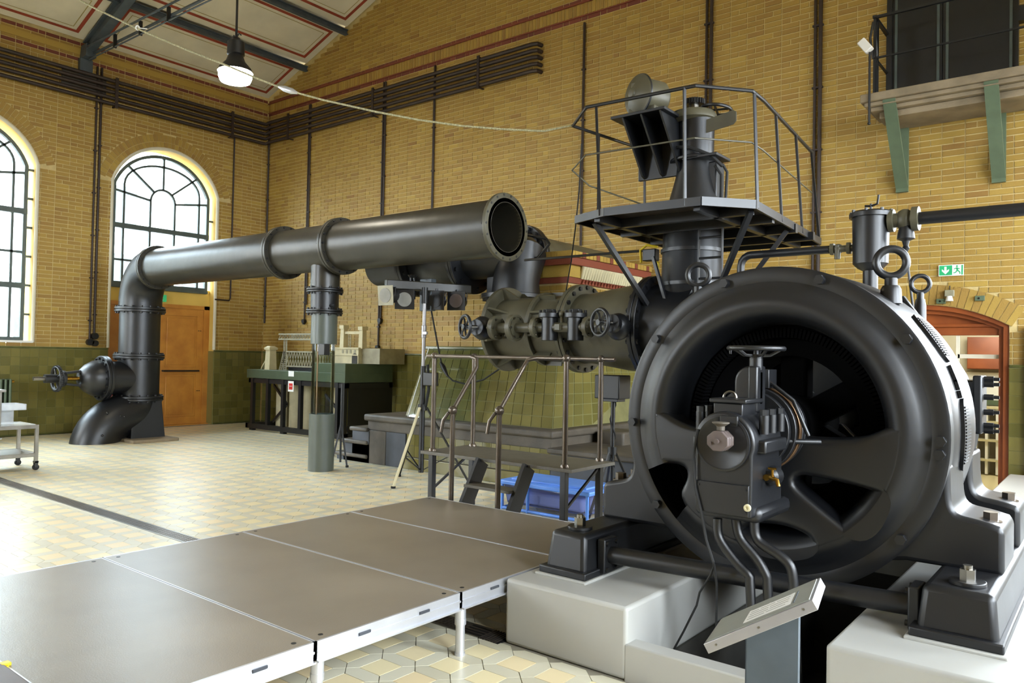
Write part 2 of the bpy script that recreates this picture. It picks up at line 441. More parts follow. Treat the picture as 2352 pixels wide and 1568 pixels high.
COURSE, BL = 0.0772, 0.25
def course_bricks(intervals, phase, headers):
    """bricks (u0, u1) of one course clipped to the free intervals"""
    out = []
    for a, b in intervals:
        if b-a < 0.03: continue
        pat = [BL, BL/2] if headers else [BL]
        per = sum(pat); u = math.floor((a-phase)/per)*per+phase; k = 0
        while u < b:
            w = pat[k % len(pat)]; k += 1
            u0, u1 = max(u, a), min(u+w, b); u += w
            if u1-u0 > 0.035: out.append((u0, u1))
    return out
def cut(intervals, c, h):
    out = []
    for a, b in intervals:
        if c+h <= a or c-h >= b: out.append((a, b)); continue
        if c-h > a: out.append((a, c-h))
        if c+h < b: out.append((c+h, b))
    return out
J = 0.0056
def brick_box(mb, side, u0, u1, v0, v1, t, pr=0.0):
    """one brick standing 8 mm proud of its bed on the left ('L') or the gable ('G') wall"""
    u0 += J; u1 -= J; v0 += J; v1 -= J; e = 0.0025
    if side == 'L':
        f = lambda u, v, d: (XL-0.009+d, u, v)
    else:
        f = lambda u, v, d: (u, YB+0.009-d, v)
    P = 0.009+pr
    q = [f(u0,v0,0), f(u1,v0,0), f(u1,v1,0), f(u0,v1,0), f(u0+e,v0+e,P), f(u1-e,v0+e,P), f(u1-e,v1-e,P), f(u0+e,v1-e,P)]
    fs = [(4,5,6,7),(0,1,5,4),(1,2,6,5),(2,3,7,6),(3,0,4,7)]
    if side == 'G': pass
    mb.add(q, fs, t)
def arch_ring(mb, side, c, zc, r0, r1, a0, a1, tint_f, w=0.078):
    n = max(4, int(abs(a1-a0)*(r0+r1)/2/w)); da = (a1-a0)/n
    for k in range(n):
        s0 = a0+da*k+0.0045/r1; s1 = a0+da*(k+1)-0.0045/r1
        pl = [(c+r*math.sin(s), zc+r*math.cos(s)) for r, s in ((r0,s0),(r1-0.004,s0),(r1-0.004,s1),(r0,s1))]
        f = (lambda p, d: (XL-0.009+d, p[0], p[1])) if side == 'L' else (lambda p, d: (p[0], YB+0.009-d, p[1]))
        vs = [f(p, 0) for p in pl]+[f(p, 0.01) for p in pl]
        mb.add(vs, [(4,5,6,7),(0,1,5,4),(1,2,6,5),(2,3,7,6),(3,0,4,7)], tint_f())
rt = lambda: min(1, max(0, random.gauss(0.45, 0.17)))
DADO = 1.67
half = WIN_W/2; rise = APEX-SPRING; ARC_R = (half*half+rise*rise)/(2*rise); ARC_Z = APEX-ARC_R; ARC_A = math.asin(min(1, half/ARC_R))
RING1, RING2 = ARC_R+0.125, ARC_R+0.30
brL, brLr, brG, brGr = [], [], [], []
nrow = int((EAVE-DADO)/COURSE)
RED_ROWS = ((7.30, 7.40), (7.60, 7.70))
def is_red(z): return any(a <= z <= b for a, b in RED_ROWS)
for r in range(nrow+1):
    v0 = DADO+r*COURSE; v1 = min(v0+COURSE, EAVE); vm = (v0+v1)/2
    if v1-v0 < 0.03: continue
    iv = [(1.2, YB)]
    for i, c in enumerate(WIN_L[:3]):
        z0 = -0.2 if i == 0 else 1.73
        h = arch_half(c, half, z0, SPRING, APEX, vm)
        if vm > SPRING-0.06:
            d = RING2**2-(vm-ARC_Z)**2
            h = math.sqrt(d) if d > 0 else None
            if h is not None and vm < SPRING+0.02: h = max(h, half)
        if h: iv = cut(iv, c, h)
    for u0, u1 in course_bricks(iv, (r % 4)*0.0625*2, r % 2 == 1):
        (brLr if is_red(vm) else brL).append((u0, u1, v0, v1, rt()))
top_g = int((roof_z(RIDGE_X)-DADO)/COURSE)
BAND = (7.42, 7.585)
for r in range(top_g):
    v0 = DADO+r*COURSE; v1 = v0+COURSE; vm = (v0+v1)/2
    x0 = XL if v1 < EAVE else XL+(v1-EAVE)/SLOPE+0.02
    if BAND[0] < vm < BAND[1]: continue
    if PX((x0, YB, vm))[1] < -460 and PX((0.3, YB, vm))[1] < -260: continue
    iv = [(x0, 2.4)]
    h = arch_half(D2[0], D2[1], -0.2, D2[2], D2[3], vm)
    if vm > D2[2]-0.05:
        rs = D2[3]-D2[2]; R = (D2[1]**2+rs**2)/(2*rs); zc = D2[3]-R; d = (R+0.26)**2-(vm-zc)**2
        h = min(math.sqrt(d), (D2[1]+0.08)) if d > 0 else None
    if h: iv = cut(iv, D2[0], h)
    h = arch_half(WIN_G[0], WIN_G[1]+0.005, 1.73, SPRING, APEX, vm)
    if h: iv = cut(iv, WIN_G[0], h)
    for u0, u1 in course_bricks(iv, (r % 4)*0.0625*2, r % 2 == 1):
        p = PX((u1, YB, vm))
        if PX((u0, YB, vm))[0] > IMG_W+520 or p[1] < -260: continue
        (brGr if is_red(vm) else brG).append((u0, u1, v0, v1, rt()))
def emit_bricks(side, lst, wall, m, nm, n_solo):
    def near(q):
        P = (XL, (q[0]+q[1])/2, (q[2]+q[3])/2) if side == 'L' else ((q[0]+q[1])/2, YB, (q[2]+q[3])/2)
        x, y, d = PX(P); full = q[1]-q[0] > 0.2
        return d + (0 if (0 < x < IMG_W and 0 < y < IMG_H and full) else 100) + (60 if side == 'G' and 1480 < x < 1960 and y > 180 else 0)
    lst = sorted(lst, key=near); rest = MB(); meshes = {}
    for i, (u0, u1, v0, v1, t) in enumerate(lst):
        if i < n_solo and u1-u0 > 0.2:
            key = int(t*5.99)
            if key not in meshes:
                b = MB(); o = XL if side == 'L' else YB
                brick_box(b, side, -0.125, 0.125, -COURSE/2, COURSE/2, (key+0.5)/6)
                b.v = [(x-XL, y, z) if side == 'L' else (x, y-YB, z) for x, y, z in b.v]
                meshes[key] = b.mesh('brick', smooth=False)
            uc, vc = (u0+u1)/2, (v0+v1)/2
            link('brick', meshes[key], m, wall, loc=(XL, uc, vc) if side == 'L' else (uc, YB, vc))
        else: brick_box(rest, side, u0, u1, v0, v1, t, random.uniform(-0.001, 0.0015))
    part(nm, rest, m, wall, kind='stuff', smooth=False)
emit_bricks('L', brL, WALL_L, 'brick', 'brickwork', 300)
emit_bricks('L', brLr, WALL_L, 'brick_red', 'red_brick_courses', 0)
emit_bricks('G', brG, WALL_G, 'brick', 'brickwork', 300)
emit_bricks('G', brGr, WALL_G, 'brick_red', 'red_brick_courses', 0)
# soldier course between the red courses of the gable
b = MB(); x = XL
while x < 2.4:
    if PX((x, YB, 7.5))[1] > -260: brick_box(b, 'G', x, x+0.0772, BAND[0]-0.02, BAND[1]+0.02, rt(), 0.004 if int(x/0.0772) % 2 else -0.002)
    x += 0.0772
part('soldier_bricks', b, 'brick', WALL_G, kind='stuff', smooth=False)
b = MB(); b.box(XL, YB-0.03, 7.60, 2.4, YB+0.01, 7.625); b.box(XL, YB-0.02, 7.375, 2.4, YB+0.01, 7.392)
part('string_course', b, 'brick_red', WALL_G, smooth=False)
b = MB(); b.box(XL-0.01, 3.6, 7.44, XL+0.012, YB, 7.56); part('plain_band', b, 'brick', WALL_L, smooth=False)
# arch rings of header bricks
b = MB()
for c in WIN_L[:2]:
    arch_ring(b, 'L', c, ARC_Z, ARC_R+0.004, RING1+0.02, -ARC_A, ARC_A, rt); arch_ring(b, 'L', c, ARC_Z, RING1+0.024, RING2, -ARC_A*1.02, ARC_A*1.02, rt)
part('arch_bricks', b, 'brick', WALL_L, kind='stuff', smooth=False)
b = MB(); rs = D2[3]-D2[2]; R2 = (D2[1]**2+rs**2)/(2*rs); a2 = math.asin(D2[1]/R2)
arch_ring(b, 'G', D2[0], D2[3]-R2, R2+0.004, R2+0.255, -a2*1.03, a2*1.03, rt, 0.08)
part('arch_bricks', b, 'brick', WALL_G, kind='stuff', smooth=False)
# rounded bullnose edge of the window reveals
for c, z0 in ((WIN_L[0], 1.68), (WIN_L[1], 1.75)):
    pts = [(XL-0.012, c+half+0.005, z0)]+[(XL-0.012, c+p[0], p[1]) for p in [((ARC_R+0.005)*math.sin(t), ARC_Z+(ARC_R+0.005)*math.cos(t)) for t in [ARC_A-2*ARC_A*k/24 for k in range(25)]]]+[(XL-0.012, c-half-0.005, z0)]
    b = MB(); b.tube(pts, 0.035, 8); part('bullnose_moulding', b, 'plaster_white', WALL_L)
# yellow lining of the reveals and infill between window and door
for i, c in enumerate(WIN_L[:2]):
    z0 = -0.1 if i == 0 else 1.735
    pts = arch_poly(c, half-0.002, z0, SPRING, APEX-0.002)[1:]+[(c-half+0.002, z0)]
    b = MB(); n = len(pts)
    vs = [(XL-0.05, p[0], p[1]) for p in pts]+[(XL-0.5, p[0], p[1]) for p in pts]
    b.add(vs, [(k, k+1, n+k+1, n+k) for k in range(n-1)])
    part('reveal_lining', b, 'plaster_yellow', WALL_L)
b = MB(); b.box(XL-0.40, WIN_L[0]-half, 2.64, XL-0.25, WIN_L[0]+half, 3.02); part('infill_panel', b, 'plaster_yellow', WALL_L, smooth=False)

# ---- green tiled dado
TG = 0.16
def dado(side, spans, wall, nsolo, zs=10):
    bed, rest = MB(), MB(); tl = []
    for a, b2 in spans:
        if side == 'L': bed.box(XL-0.02, a, 0.0, XL+0.012, b2, DADO-0.03)
        else: bed.box(a, YB-0.012, 0.0, b2, YB+0.02, DADO-0.03)
        n = max(1, round((b2-a)/TG)); w = (b2-a)/n
        for i in range(n):
            for j in range(zs):
                tl.append((a+i*w, w, 0.03+j*TG))
    part('tile_bed', bed, 'grout', wall, smooth=False)
    def one(mb, u, w, z, t):
        g = 0.002; e = 0.003
        f = (lambda p, q, d: (XL+0.012+d, p, q)) if side == 'L' else (lambda p, q, d: (p, YB-0.012-d, q))
        u0, u1, z0, z1 = u+g, u+w-g, z+g, z+TG-g
        q = [f(u0,z0,0), f(u1,z0,0), f(u1,z1,0), f(u0,z1,0), f(u0+e,z0+e,.006), f(u1-e,z0+e,.006), f(u1-e,z1-e,.006), f(u0+e,z1-e,.006)]
        mb.add(q, [(4,5,6,7),(0,1,5,4),(1,2,6,5),(2,3,7,6),(3,0,4,7)], t)
    def dist(t):
        P = (XL, t[0], t[2]) if side == 'L' else (t[0], YB, t[2]); x, y, d = PX(P)
        return d+(0 if 0 < x < IMG_W and not (x > 1000 and side == 'G' and x < 2300) else 100)
    tl.sort(key=dist); meshes = {}
    for i, (u, w, z) in enumerate(tl):
        t = random.random()
        if i < nsolo:
            k = (int(t*4.99), round(w, 4))
            if k not in meshes:
                m_ = MB(); one(m_, -w/2, w, -TG/2, (k[0]+0.5)/5)
                m_.v = [(x-XL, y, zz) if side == 'L' else (x, y-YB, zz) for x, y, zz in m_.v]; meshes[k] = m_.mesh('wall_tile', smooth=False)
            link('wall_tile', meshes[k], 'tile_green', wall, loc=(XL, u+w/2, z+TG/2) if side == 'L' else (u+w/2, YB, z+TG/2))
        else: one(rest, u, w, z, t)
    if rest.v: part('wall_tiles', rest, 'tile_green', wall, kind='stuff', smooth=False)
    b = MB()
    for a, b2 in spans:
        if side == 'L': b.box(XL-0.02, a, DADO-0.03, XL+0.035, b2, DADO); b.box(XL-0.02, a, 0.0, XL+0.03, b2, 0.03)
        else: b.box(a, YB-0.035, DADO-0.03, b2, YB+0.02, DADO); b.box(a, YB-0.03, 0.0, b2, YB+0.02, 0.03)
    part('dado_rail', b, 'tile_trim', wall, bevel=0.008)
dado('L', [(1.2, WIN_L[0]-half), (WIN_L[0]+half, YB-0.04)], WALL_L, 300)
dado('G', [(XL+0.04, D2[0]-D2[1]), (D2[0]+D2[1], 2.2)], WALL_G, 300)
b = MB(); b.box(XL-0.27, WIN_L[0]+half-0.012, 0, XL-0.0, WIN_L[0]+half+0.02, DADO-0.02); part('reveal_tile', b, 'tile_green', WALL_L, smooth=False)

# ================================================================ windows on the left wall
def make_window(name, c, z_sill, z_tr, xf):
    root = bpy.data.objects.new(name, None); COL.objects.link(root); root.location = (xf, c, z_sill); root['kind'] = 'structure'
    hw = half-0.09; ap = APEX-0.11; sp = SPRING-0.02; rise_ = ap-sp; R = (hw*hw+rise_*rise_)/(2*rise_); zc = ap-R; A = math.asin(min(1, hw/R))
    fr = MB()
    def bar(y0, z0, y1, z1, w=0.042, d=0.05, m=None): (m or fr).beam((xf, c+y0, z0), (xf, c+y1, z1), d, w, up=(0, -(z1-z0), y1-y0))
    outl = arch_poly(0, hw, z_sill, sp, ap, 28)
    vs = []; fs = []
    for t, off in ((0, 0), (1, 0.065)):
        inn = arch_poly(0, hw-off, z_sill+off, sp, ap-off, 28)
        for x in (xf-0.04, xf+0.04): vs += [(x, c+p[0], p[1]) for p in inn]
    n = len(outl)
    for k in range(n):
        k2 = (k+1) % n
        fs += [(n+k, n+k2, 3*n+k2, 3*n+k), (k, k2, 2*n+k2, 2*n+k), (k, k2, n+k2, n+k), (2*n+k, 2*n+k2, 3*n+k2, 3*n+k)]
    fr.add(vs, fs); part('window_frame', fr, 'window_frame', root, smooth=False)
    tr = MB()
    for z in z_tr: tr.box(xf-0.045, c-hw, z-0.05, xf+0.05, c+hw, z+0.05)
    part('transom', tr, 'window_frame', root, smooth=False)
    # mullions and radial glazing bars: fan with two arcs
    zf = z_tr[0]; hub = (0, zf+0.62); r1 = 0.27
    xs = (-hw+0.24, -r1, r1, hw-0.24)
    for x in xs:
        m = MB(); bar(x, z_sill+0.05, x, zf+(0.62 if abs(x) < 0.5 else 0.88), m=m); part('mullion', m, 'window_frame', root, smooth=False)
    for z in ([z_sill+(zf-z_sill)*0.42] if len(z_tr) == 1 else [z_tr[1]+(zf-z_tr[1])*0.45]):
        m = MB(); bar(-hw, z, hw, z, m=m); part('glazing_bar', m, 'window_frame', root, smooth=False)
    a_ = [PI*k/16 for k in range(17)]
    m = MB()
    for k in range(16): bar(r1*math.cos(a_[k]), hub[1]+r1*math.sin(a_[k]), r1*math.cos(a_[k+1]), hub[1]+r1*math.sin(a_[k+1]), m=m)
    r2 = hw-0.24; top2 = ap-0.24
    e = lambda t: (r2*math.cos(t), zf+0.88+(top2-zf-0.88)*math.sin(t))
    for k in range(16): p, q = e(a_[k]), e(a_[k+1]); bar(p[0], p[1], q[0], q[1], m=m)
    part('arched_bar', m, 'window_frame', root, smooth=False)
    for t in (0.0, PI*0.25, PI*0.5, PI*0.75, PI):
        m = MB(); p = (r1*math.cos(t), hub[1]+r1*math.sin(t))
        if t in (0.0, PI): q = (hw*math.cos(t), hub[1]+0.12)
        else:
            s = PI/2-t; q = (R*math.sin(s*0.98), zc+R*math.cos(s*0.98)-0.01)
        bar(p[0], p[1], q[0], q[1], m=m); part('radial_bar', m, 'window_frame', root, smooth=False)
    # clips that hold the frame to the reveal
    m = MB()
    for z in np.arange(z_sill+0.5, SPRING, 0.55): m.box(xf-0.01, c+hw, z-0.02, xf+0.05, c+half, z+0.02)
    part('frame_clip', m, 'window_frame', root, smooth=False)
    pn = MB(); pp = arch_poly(c, hw-0.03, z_sill+0.03, sp, ap-0.03, 24)
    pn.prism(pp, (xf-0.004, 0, 0), (0,1,0), (0,0,1), (0.006, 0, 0)); part('pane', pn, 'pane', root, smooth=False)
    b = MB(); b.box(XL-0.3, c-half, z_sill-0.04, XL+0.03, c+half, z_sill) if name == 'window_2' else b.box(xf-0.05, c-hw, z_sill-0.06, xf+0.06, c+hw, z_sill)
    part('sill', b, 'white_paint' if name == 'window_2' else 'window_frame', root, smooth=False)
    return root
make_window('window_1', WIN_L[0], 3.0, (4.23,), XL-0.23)
make_window('window_2', WIN_L[1], 1.78, (4.23, 2.82), XL-0.23)

# ================================================================ door under the far window
def door_leaf(parent, y0, y1, xf):
    z1 = 2.58; b = MB()
    st = 0.14
    b.box(xf-0.04, y0, 0.02, xf, y0+st, z1); b.box(xf-0.04, y1-st, 0.02, xf, y1, z1)
    for z in (0.02, 1.12, z1-0.16): b.box(xf-0.039, y0+st-0.001, z, xf-0.002, y1-st+0.001, z+0.16)
    lf = part('door_leaf', b, 'wood_door', parent, smooth=False)
    for z0, z2 in ((0.18, 1.12), (1.28, z1-0.16)):
        m = MB(); m.box(xf-0.032, y0+st, z0, xf-0.014, y1-st, z2); m.box(xf-0.03, y0+st+0.05, z0+0.05, xf-0.005, y1-st-0.05, z2-0.05)
        part('door_panel', m, 'wood_door', lf, bevel=0.006)
    m = MB(); m.tube([(xf, y0+0.1, 1.2), (xf+0.06, y0+0.1, 1.2), (xf+0.06, y1-0.1, 1.2), (xf, y1-0.1, 1.2)], 0.018, 8)
    part('push_bar', m, 'iron_black', lf)
    m = MB(); ya = y1-0.06
    for z in (0.75, 2.1):
        for d in (0, 0.05): m.cyl((xf, ya+d-0.05, z), (xf+0.03, ya+d-0.05, z), 0.008, n=8)
    part('hinge', m, 'iron_black', lf)
d1 = bpy.data.objects.new('door_1', None); COL.objects.link(d1); d1.location = (XL-0.26, WIN_L[0], 0); d1['kind'] = 'structure'
b = MB(); y0, y1 = WIN_L[0]-half, WIN_L[0]+half; xf = XL-0.25
b.box(xf-0.06, y0, 0, xf+0.03, y0+0.13, 2.66); b.box(xf-0.06, y1-0.13, 0, xf+0.03, y1, 2.66); b.box(xf-0.06, y0, 2.58, xf+0.03, y1, 2.66)
part('door_frame', b, 'wood_door', d1, smooth=False)
b = MB(); b.box(xf-0.12, y0, -0.01, xf-0.07, y1, 2.66); b.box(xf-0.12, y0, -0.01, xf+0.1, y1, 0.018); part('threshold_and_light_stop', b, 'wood_door', d1, smooth=False)  # threshold, plus an added unseen board that blocks light behind the leaves
door_leaf(d1, y0+0.135, WIN_L[0]-0.005, xf); door_leaf(d1, WIN_L[0]+0.005, y1-0.135, xf)

# ================================================================ arched glazed door in the gable wall
d2 = bpy.data.objects.new('door_2', None); COL.objects.link(d2); d2.location = (D2[0], YB+0.15, 0); d2['kind'] = 'structure'
yd = YB+0.12
def arch_frame(mb, h0, z_sp, ap, t, ya, yb):
    o = arch_poly(D2[0], h0, 0, z_sp, ap, 20)[1:]+[(D2[0]-h0, 0)]; i_ = arch_poly(D2[0], h0-t, 0, z_sp-t*0.3, ap-t, 20)[1:]+[(D2[0]-h0+t, 0)]
    n = len(o); vs = [(p[0], y, p[1]) for y in (ya, yb) for p in o]+[(p[0], y, p[1]) for y in (ya, yb) for p in i_]
    fs = []
    for k in range(n-1): fs += [(k, k+1, n+k+1, n+k), (2*n+k, 2*n+k+1, 3*n+k+1, 3*n+k), (k, k+1, 2*n+k+1, 2*n+k), (n+k, n+k+1, 3*n+k+1, 3*n+k)]
    mb.add(vs, fs)
b = MB(); arch_frame(b, D2[1], D2[2], D2[3], 0.06, YB+0.03, YB+0.2); arch_frame(b, D2[1]-0.06, D2[2]-0.02, D2[3]-0.06, 0.05, YB+0.08, YB+0.2)
part('door_frame', b, 'wood_red', d2, angle=25)
b = MB(); b.box(D2[0]-D2[1]+0.06, yd, 2.02, D2[0]+D2[1]-0.06, yd+0.06, 2.12); b.box(D2[0]-D2[1]+0.05, yd-0.02, 2.12, D2[0]+D2[1]-0.05, yd+0.05, 2.16)
part('transom_rail', b, 'wood_red', d2, bevel=0.01)
b = MB(); b.prism([(p[0], p[1]) for p in arch_poly(D2[0], D2[1]-0.1, 2.15, 2.16, 2.29, 16)], (0, yd+0.02, 0), (1,0,0), (0,0,1), (0, 0.03, 0))
part('tympanum_panel', b, 'wood_red', d2, smooth=False)
b = MB(); b.box(D2[0]-D2[1]+0.1, yd+0.03, 0.02, D2[0]+D2[1]-0.1, yd+0.036, 2.02); part('pane', b, 'pane', d2, smooth=False)
b = MB()
for x in (D2[0]-0.0, D2[0]+0.42): b.box(x-0.02, yd+0.02, 0.02, x+0.02, yd+0.05, 2.02)
b.box(D2[0]+0.42, yd+0.02, 1.74, D2[0]+D2[1]-0.1, yd+0.05, 1.79)
part('glazing_bar', b, 'plaster_white', d2, smooth=False)
lf = MB(); lf.box(-0.86, YB-0.09, 0.1, 0.05, YB-0.045, 2.12)
o = part('door_leaf', lf, 'wood_door', d2, bevel=0.006)
# room seen through the glazed door
b = MB(); b.box(-5, YB+3.5, -0.1, 0, YB+3.6, 2.75); b.box(-5, YB+0.51, 2.7, 0, YB+3.6, 2.8); b.box(-5.1, YB+0.51, -0.1, -5, YB+3.6, 2.8); b.box(0, YB+0.51, -0.1, 0.1, YB+3.6, 2.8)
struct('wall_side_room', b, 'plaster_white')
b = MB(); b.box(-5, YB+0.5, -0.12, 0, YB+3.6, -0.02); struct('floor_side_room', b, 'floor_square')
sh = thing('book_shelf', 'wooden shelf rack of light slats seen through the glazed door', 'shelf', (-1.6, YB+3.2, 0))
for k in range(9):
    b = MB(); x = -2.2+k*0.14; b.box(x, YB+3.1, 0, x+0.035, YB+3.35, 1.0); part('upright_slat', b, 'paper', sh, smooth=False)
for z in (0.2, 0.5, 0.78, 1.0):
    b = MB(); b.box(-2.25, YB+3.05, z, -0.9, YB+3.4, z+0.03); part('shelf_board', b, 'model_cream', sh, smooth=False)
wb = thing('display_board', 'white display board with green foot strip in the side room', 'board', (-1.5, YB+3.4, 1.1))
b = MB(); b.box(-2.3, YB+3.42, 1.12, -0.8, YB+3.46, 1.55); part('panel', b, 'paper', wb, smooth=False)
b = MB(); b.box(-2.3, YB+3.41, 1.04, -0.8, YB+3.46, 1.12); part('foot_strip', b, 'green_paint', wb, smooth=False)
bc = thing('brown_cabinet', 'tall red-brown wooden wall cupboard in the side room', 'cupboard', (-1.5, YB+3.3, 1.6))
b = MB(); b.box(-1.9, YB+3.2, 1.6, -0.9, YB+3.48, 2.1); part('body', b, 'wood_red', bc, smooth=False)
b = MB(); b.box(-1.89, YB+3.18, 1.61, -1.405, YB+3.2, 2.09); b.box(-1.395, YB+3.18, 1.61, -0.91, YB+3.2, 2.09); part('doors', b, 'wood_red', bc, smooth=False)
ld = bpy.data.lights.new('side_room_fill', 'POINT'); ld.energy = 90; ld.shadow_soft_size = 0.3; ld.color = (1, 0.9, 0.75)  # added point light to brighten the side room, no fixture modelled
lo = bpy.data.objects.new('side_room_fill', ld); COL.objects.link(lo); lo.location = (-1.5, YB+1.9, 2.3)

# ================================================================ ceiling
cl = MB(); T = 0.12
cl.add([(XL-0.6, YF-0.5, roof_z(XL)+0.0), (RIDGE_X, YF-0.5, roof_z(RIDGE_X)), (RIDGE_X, YB+0.5, roof_z(RIDGE_X)), (XL-0.6, YB+0.5, roof_z(XL)),
        (XR+0.6, YF-0.5, EAVE), (XR+0.6, YB+0.5, EAVE)]+
       [(XL-0.6, YF-0.5, roof_z(XL)+T), (RIDGE_X, YF-0.5, roof_z(RIDGE_X)+T), (RIDGE_X, YB+0.5, roof_z(RIDGE_X)+T), (XL-0.6, YB+0.5, roof_z(XL)+T),
        (XR+0.6, YF-0.5, EAVE+T), (XR+0.6, YB+0.5, EAVE+T)],
       [(0,1,2,3),(1,4,5,2),(6,9,8,7),(7,8,11,10),(0,3,9,6),(3,2,8,9),(2,5,11,8),(5,4,10,11),(4,1,7,10),(1,0,6,7)])
cl.v = [(x, y, z+0.06) for x, y, z in cl.v]
CEIL = struct('ceiling', cl, 'plaster_white')
pur = [XL+1.46+1.40*k for k in range(0, 7)]      # purlin lines
edges = [XL]+pur
RAF = [10.65, 6.46, 2.27]
def on_roof(x, y, d): return (x+0.33*d, y, roof_z(x)-0.94*d)   # d below the roof plane
for a, b2 in zip(edges[:-1], edges[1:]):
    for ya, yb in ((6.46, YB), (2.27, 6.46)):
        x0, x1, y0, y1 = a+0.06, b2-0.06, ya+0.09, yb-0.06
        m = MB(); m.add([on_roof(x0,y0,0.0), on_roof(x1,y0,0.0), on_roof(x1,y1,0.0), on_roof(x0,y1,0.0), on_roof(x0,y0,-0.05), on_roof(x1,y0,-0.05), on_roof(x1,y1,-0.05), on_roof(x0,y1,-0.05)],
              [(0,1,2,3),(7,6,5,4),(0,4,5,1),(1,5,6,2),(2,6,7,3),(3,7,4,0)])
        pnl = part('ceiling_panel', m, 'plaster_white', CEIL, smooth=False)
        for ins, w, mt, nm in ((0.15, 0.07, 'stripe_red', 'red_border'), (0.29, 0.016, 'stripe_ochre', 'ochre_border')):
            m = MB()
            def strip(xa, ya_, xb, yb_):
                m.add([on_roof(xa,ya_,0.004), on_roof(xb,ya_,0.004), on_roof(xb,yb_,0.004), on_roof(xa,yb_,0.004)], [(0,1,2,3)])
            X0, X1, Y0, Y1 = x0+ins*0.94, x1-ins*0.94, y0+ins, y1-ins
            strip(X0, Y0, X1, Y0+w); strip(X0, Y1-w, X1, Y1); strip(X0, Y0+w, X0+w*0.94, Y1-w); strip(X1-w*0.94, Y0+w, X1, Y1-w)
            part(nm, m, mt, pnl, smooth=False)
for i, x in enumerate(pur[:6]):
    m = MB(); z = roof_z(x)
    m.box(x-0.05, 2.0, z-0.04, x+0.05, YB-0.005, z-0.02); m.box(x-0.012, 2.0, z-0.12, x+0.012, YB-0.005, z-0.02); m.box(x-0.05, 2.0, z-0.135, x+0.05, YB-0.005, z-0.115)
    o = part('purlin', m, 'steel_paint', CEIL, smooth=False)
# roof truss: rafter with tie rods
for y in RAF[1:]:
    tr = thing('roof_truss', 'grey steel roof truss with tie rods %s' % ('seated on the stone pad above the wall pipes' if y > 6 else 'nearer the second window'), 'truss', (XL+0.1, y, EAVE-0.2))
    m = MB(); x0, x1 = XL+0.06, RIDGE_X
    for d0, d1, w in ((0.05, 0.075, 0.16), (0.075, 0.285, 0.02), (0.285, 0.31, 0.16)):
        m.beam(on_roof(x0, y, (d0+d1)/2), on_roof(x1, y, (d0+d1)/2), w, d1-d0, up=(-0.33, 0, 0.94))
    part('rafter', m, 'steel_paint', tr, smooth=False)
    m = MB(); m.box(XL-0.005, y-0.12, 7.05, XL+0.10, y+0.12, 7.36); m.taper(XL, y-0.1, XL+0.3, y+0.1, 7.36, 7.62, 0.02); part('foot', m, 'steel_paint', tr, bevel=0.01)
    rq = W(450, 0, Y=6.46); rdx, rdz = rq.x-(XL+0.2), rq.z-7.45
    for k, (dz, dy, r) in enumerate(((0.10, -0.06, 0.02), (0.0, 0.06, 0.026), (-0.12, 0.0, 0.014))):
        m = MB(); m.cyl((XL+0.2, y+dy, 7.45+dz), (XL+0.2+rdx*1.3, y+dy, 7.45+dz+rdz*1.3), r, n=10); part('tie_rod', m, 'steel_paint', tr)
    for s in (1.1, 2.1, 3.1):
        m = MB(); zr0 = 7.45+rdz/rdx*s; m.box(XL+0.2+s-0.015, y-0.03, zr0-0.14, XL+0.2+s+0.015, y+0.03, zr0+0.12); part('rod_clamp', m, 'iron_black', tr, smooth=False)
    m = MB(); m.box(XL-0.005, y-0.42, 6.72, XL+0.03, y+0.42, 7.08); part('stone_pad', m, 'stone_dark', WALL_L, bevel=0.02)
# ================================================================ long elevated iron pipe
YA, ZA, RA, RF = 6.83, 3.14, 0.335, 0.395
def zA(x, y): return W(x, y, Y=YA).z
XRISE = W(321, 760, Y=YA).x
XEND = W(1140, 525, Y=YA).x+0.16
X_ELB = XRISE+0.62
pipeA = thing('elevated_pipe', 'long dark iron water pipe on riser and column with open flanged end', 'pipe', (XRISE, YA, 0))
b = MB(); x1, x2 = W(655, 580, Y=YA).x+0.0, W(785, 565, Y=YA).x
def pipeX(mb, xa, xb, r, y=YA, z=ZA, n=48): mb.lathe((xa, y, z), (1,0,0), [(0, r), (xb-xa, r)], n)
pipeX(b, X_ELB, x1, RA); part('pipe_section', b, 'iron_pipe', pipeA)
b = MB(); pipeX(b, x1, x2, RA-0.01)
XC = W(741, 900, Y=YA).x
b.cyl((XC, YA, ZA-0.1), (XC, YA, zA(741, 662)), 0.205, n=32); part('tee_section', b, 'iron_pipe', pipeA)
b = MB(); b.lathe((x2, YA, ZA), (1,0,0), [(0, RA), (XEND-x2, RA), (XEND-x2, RA-0.05), (XEND-x2-1.6, RA-0.06)], 48); part('pipe_section', b, 'iron_pipe', pipeA)
b = MB(); b.lathe((XEND-1.6, YA, ZA), (1,0,0), [(0, 0.001), (0, RA-0.05)], 32); part('inner_wall', b, 'concrete_dark', pipeA)
def flangeX(x, both, name='flange', r=RF, y=YA, z=ZA, rp=RA, m='iron_pipe', parent=pipeA, n=18, br=0.022, open_=False):
    f = MB(); t = 0.045
    ri = rp-0.05 if open_ else rp-0.02
    f.ring((x-(t if not both else t+0.004), y, z), (1,0,0), ri, r, t)
    if both: f.ring((x+0.004, y, z), (1,0,0), ri, r, t)
    part(name, f, m, parent, bevel=0.006)
    q = MB(); R = (r+rp)/2+0.008
    if r-rp < 0.07: br = 0.015; R = (r+rp)/2+0.004
    bolt_circle(q, (x+(0.045 if both else 0)+0.002, y, z), (1,0,0), R, n, br, 0.003 if open_ else 0.024); bolt_circle(q, (x-(t if not both else t+0.004), y, z), (-1,0,0), R, n, br, 0.02)
    part('flange_bolts', q, 'iron_black', parent, kind='stuff')
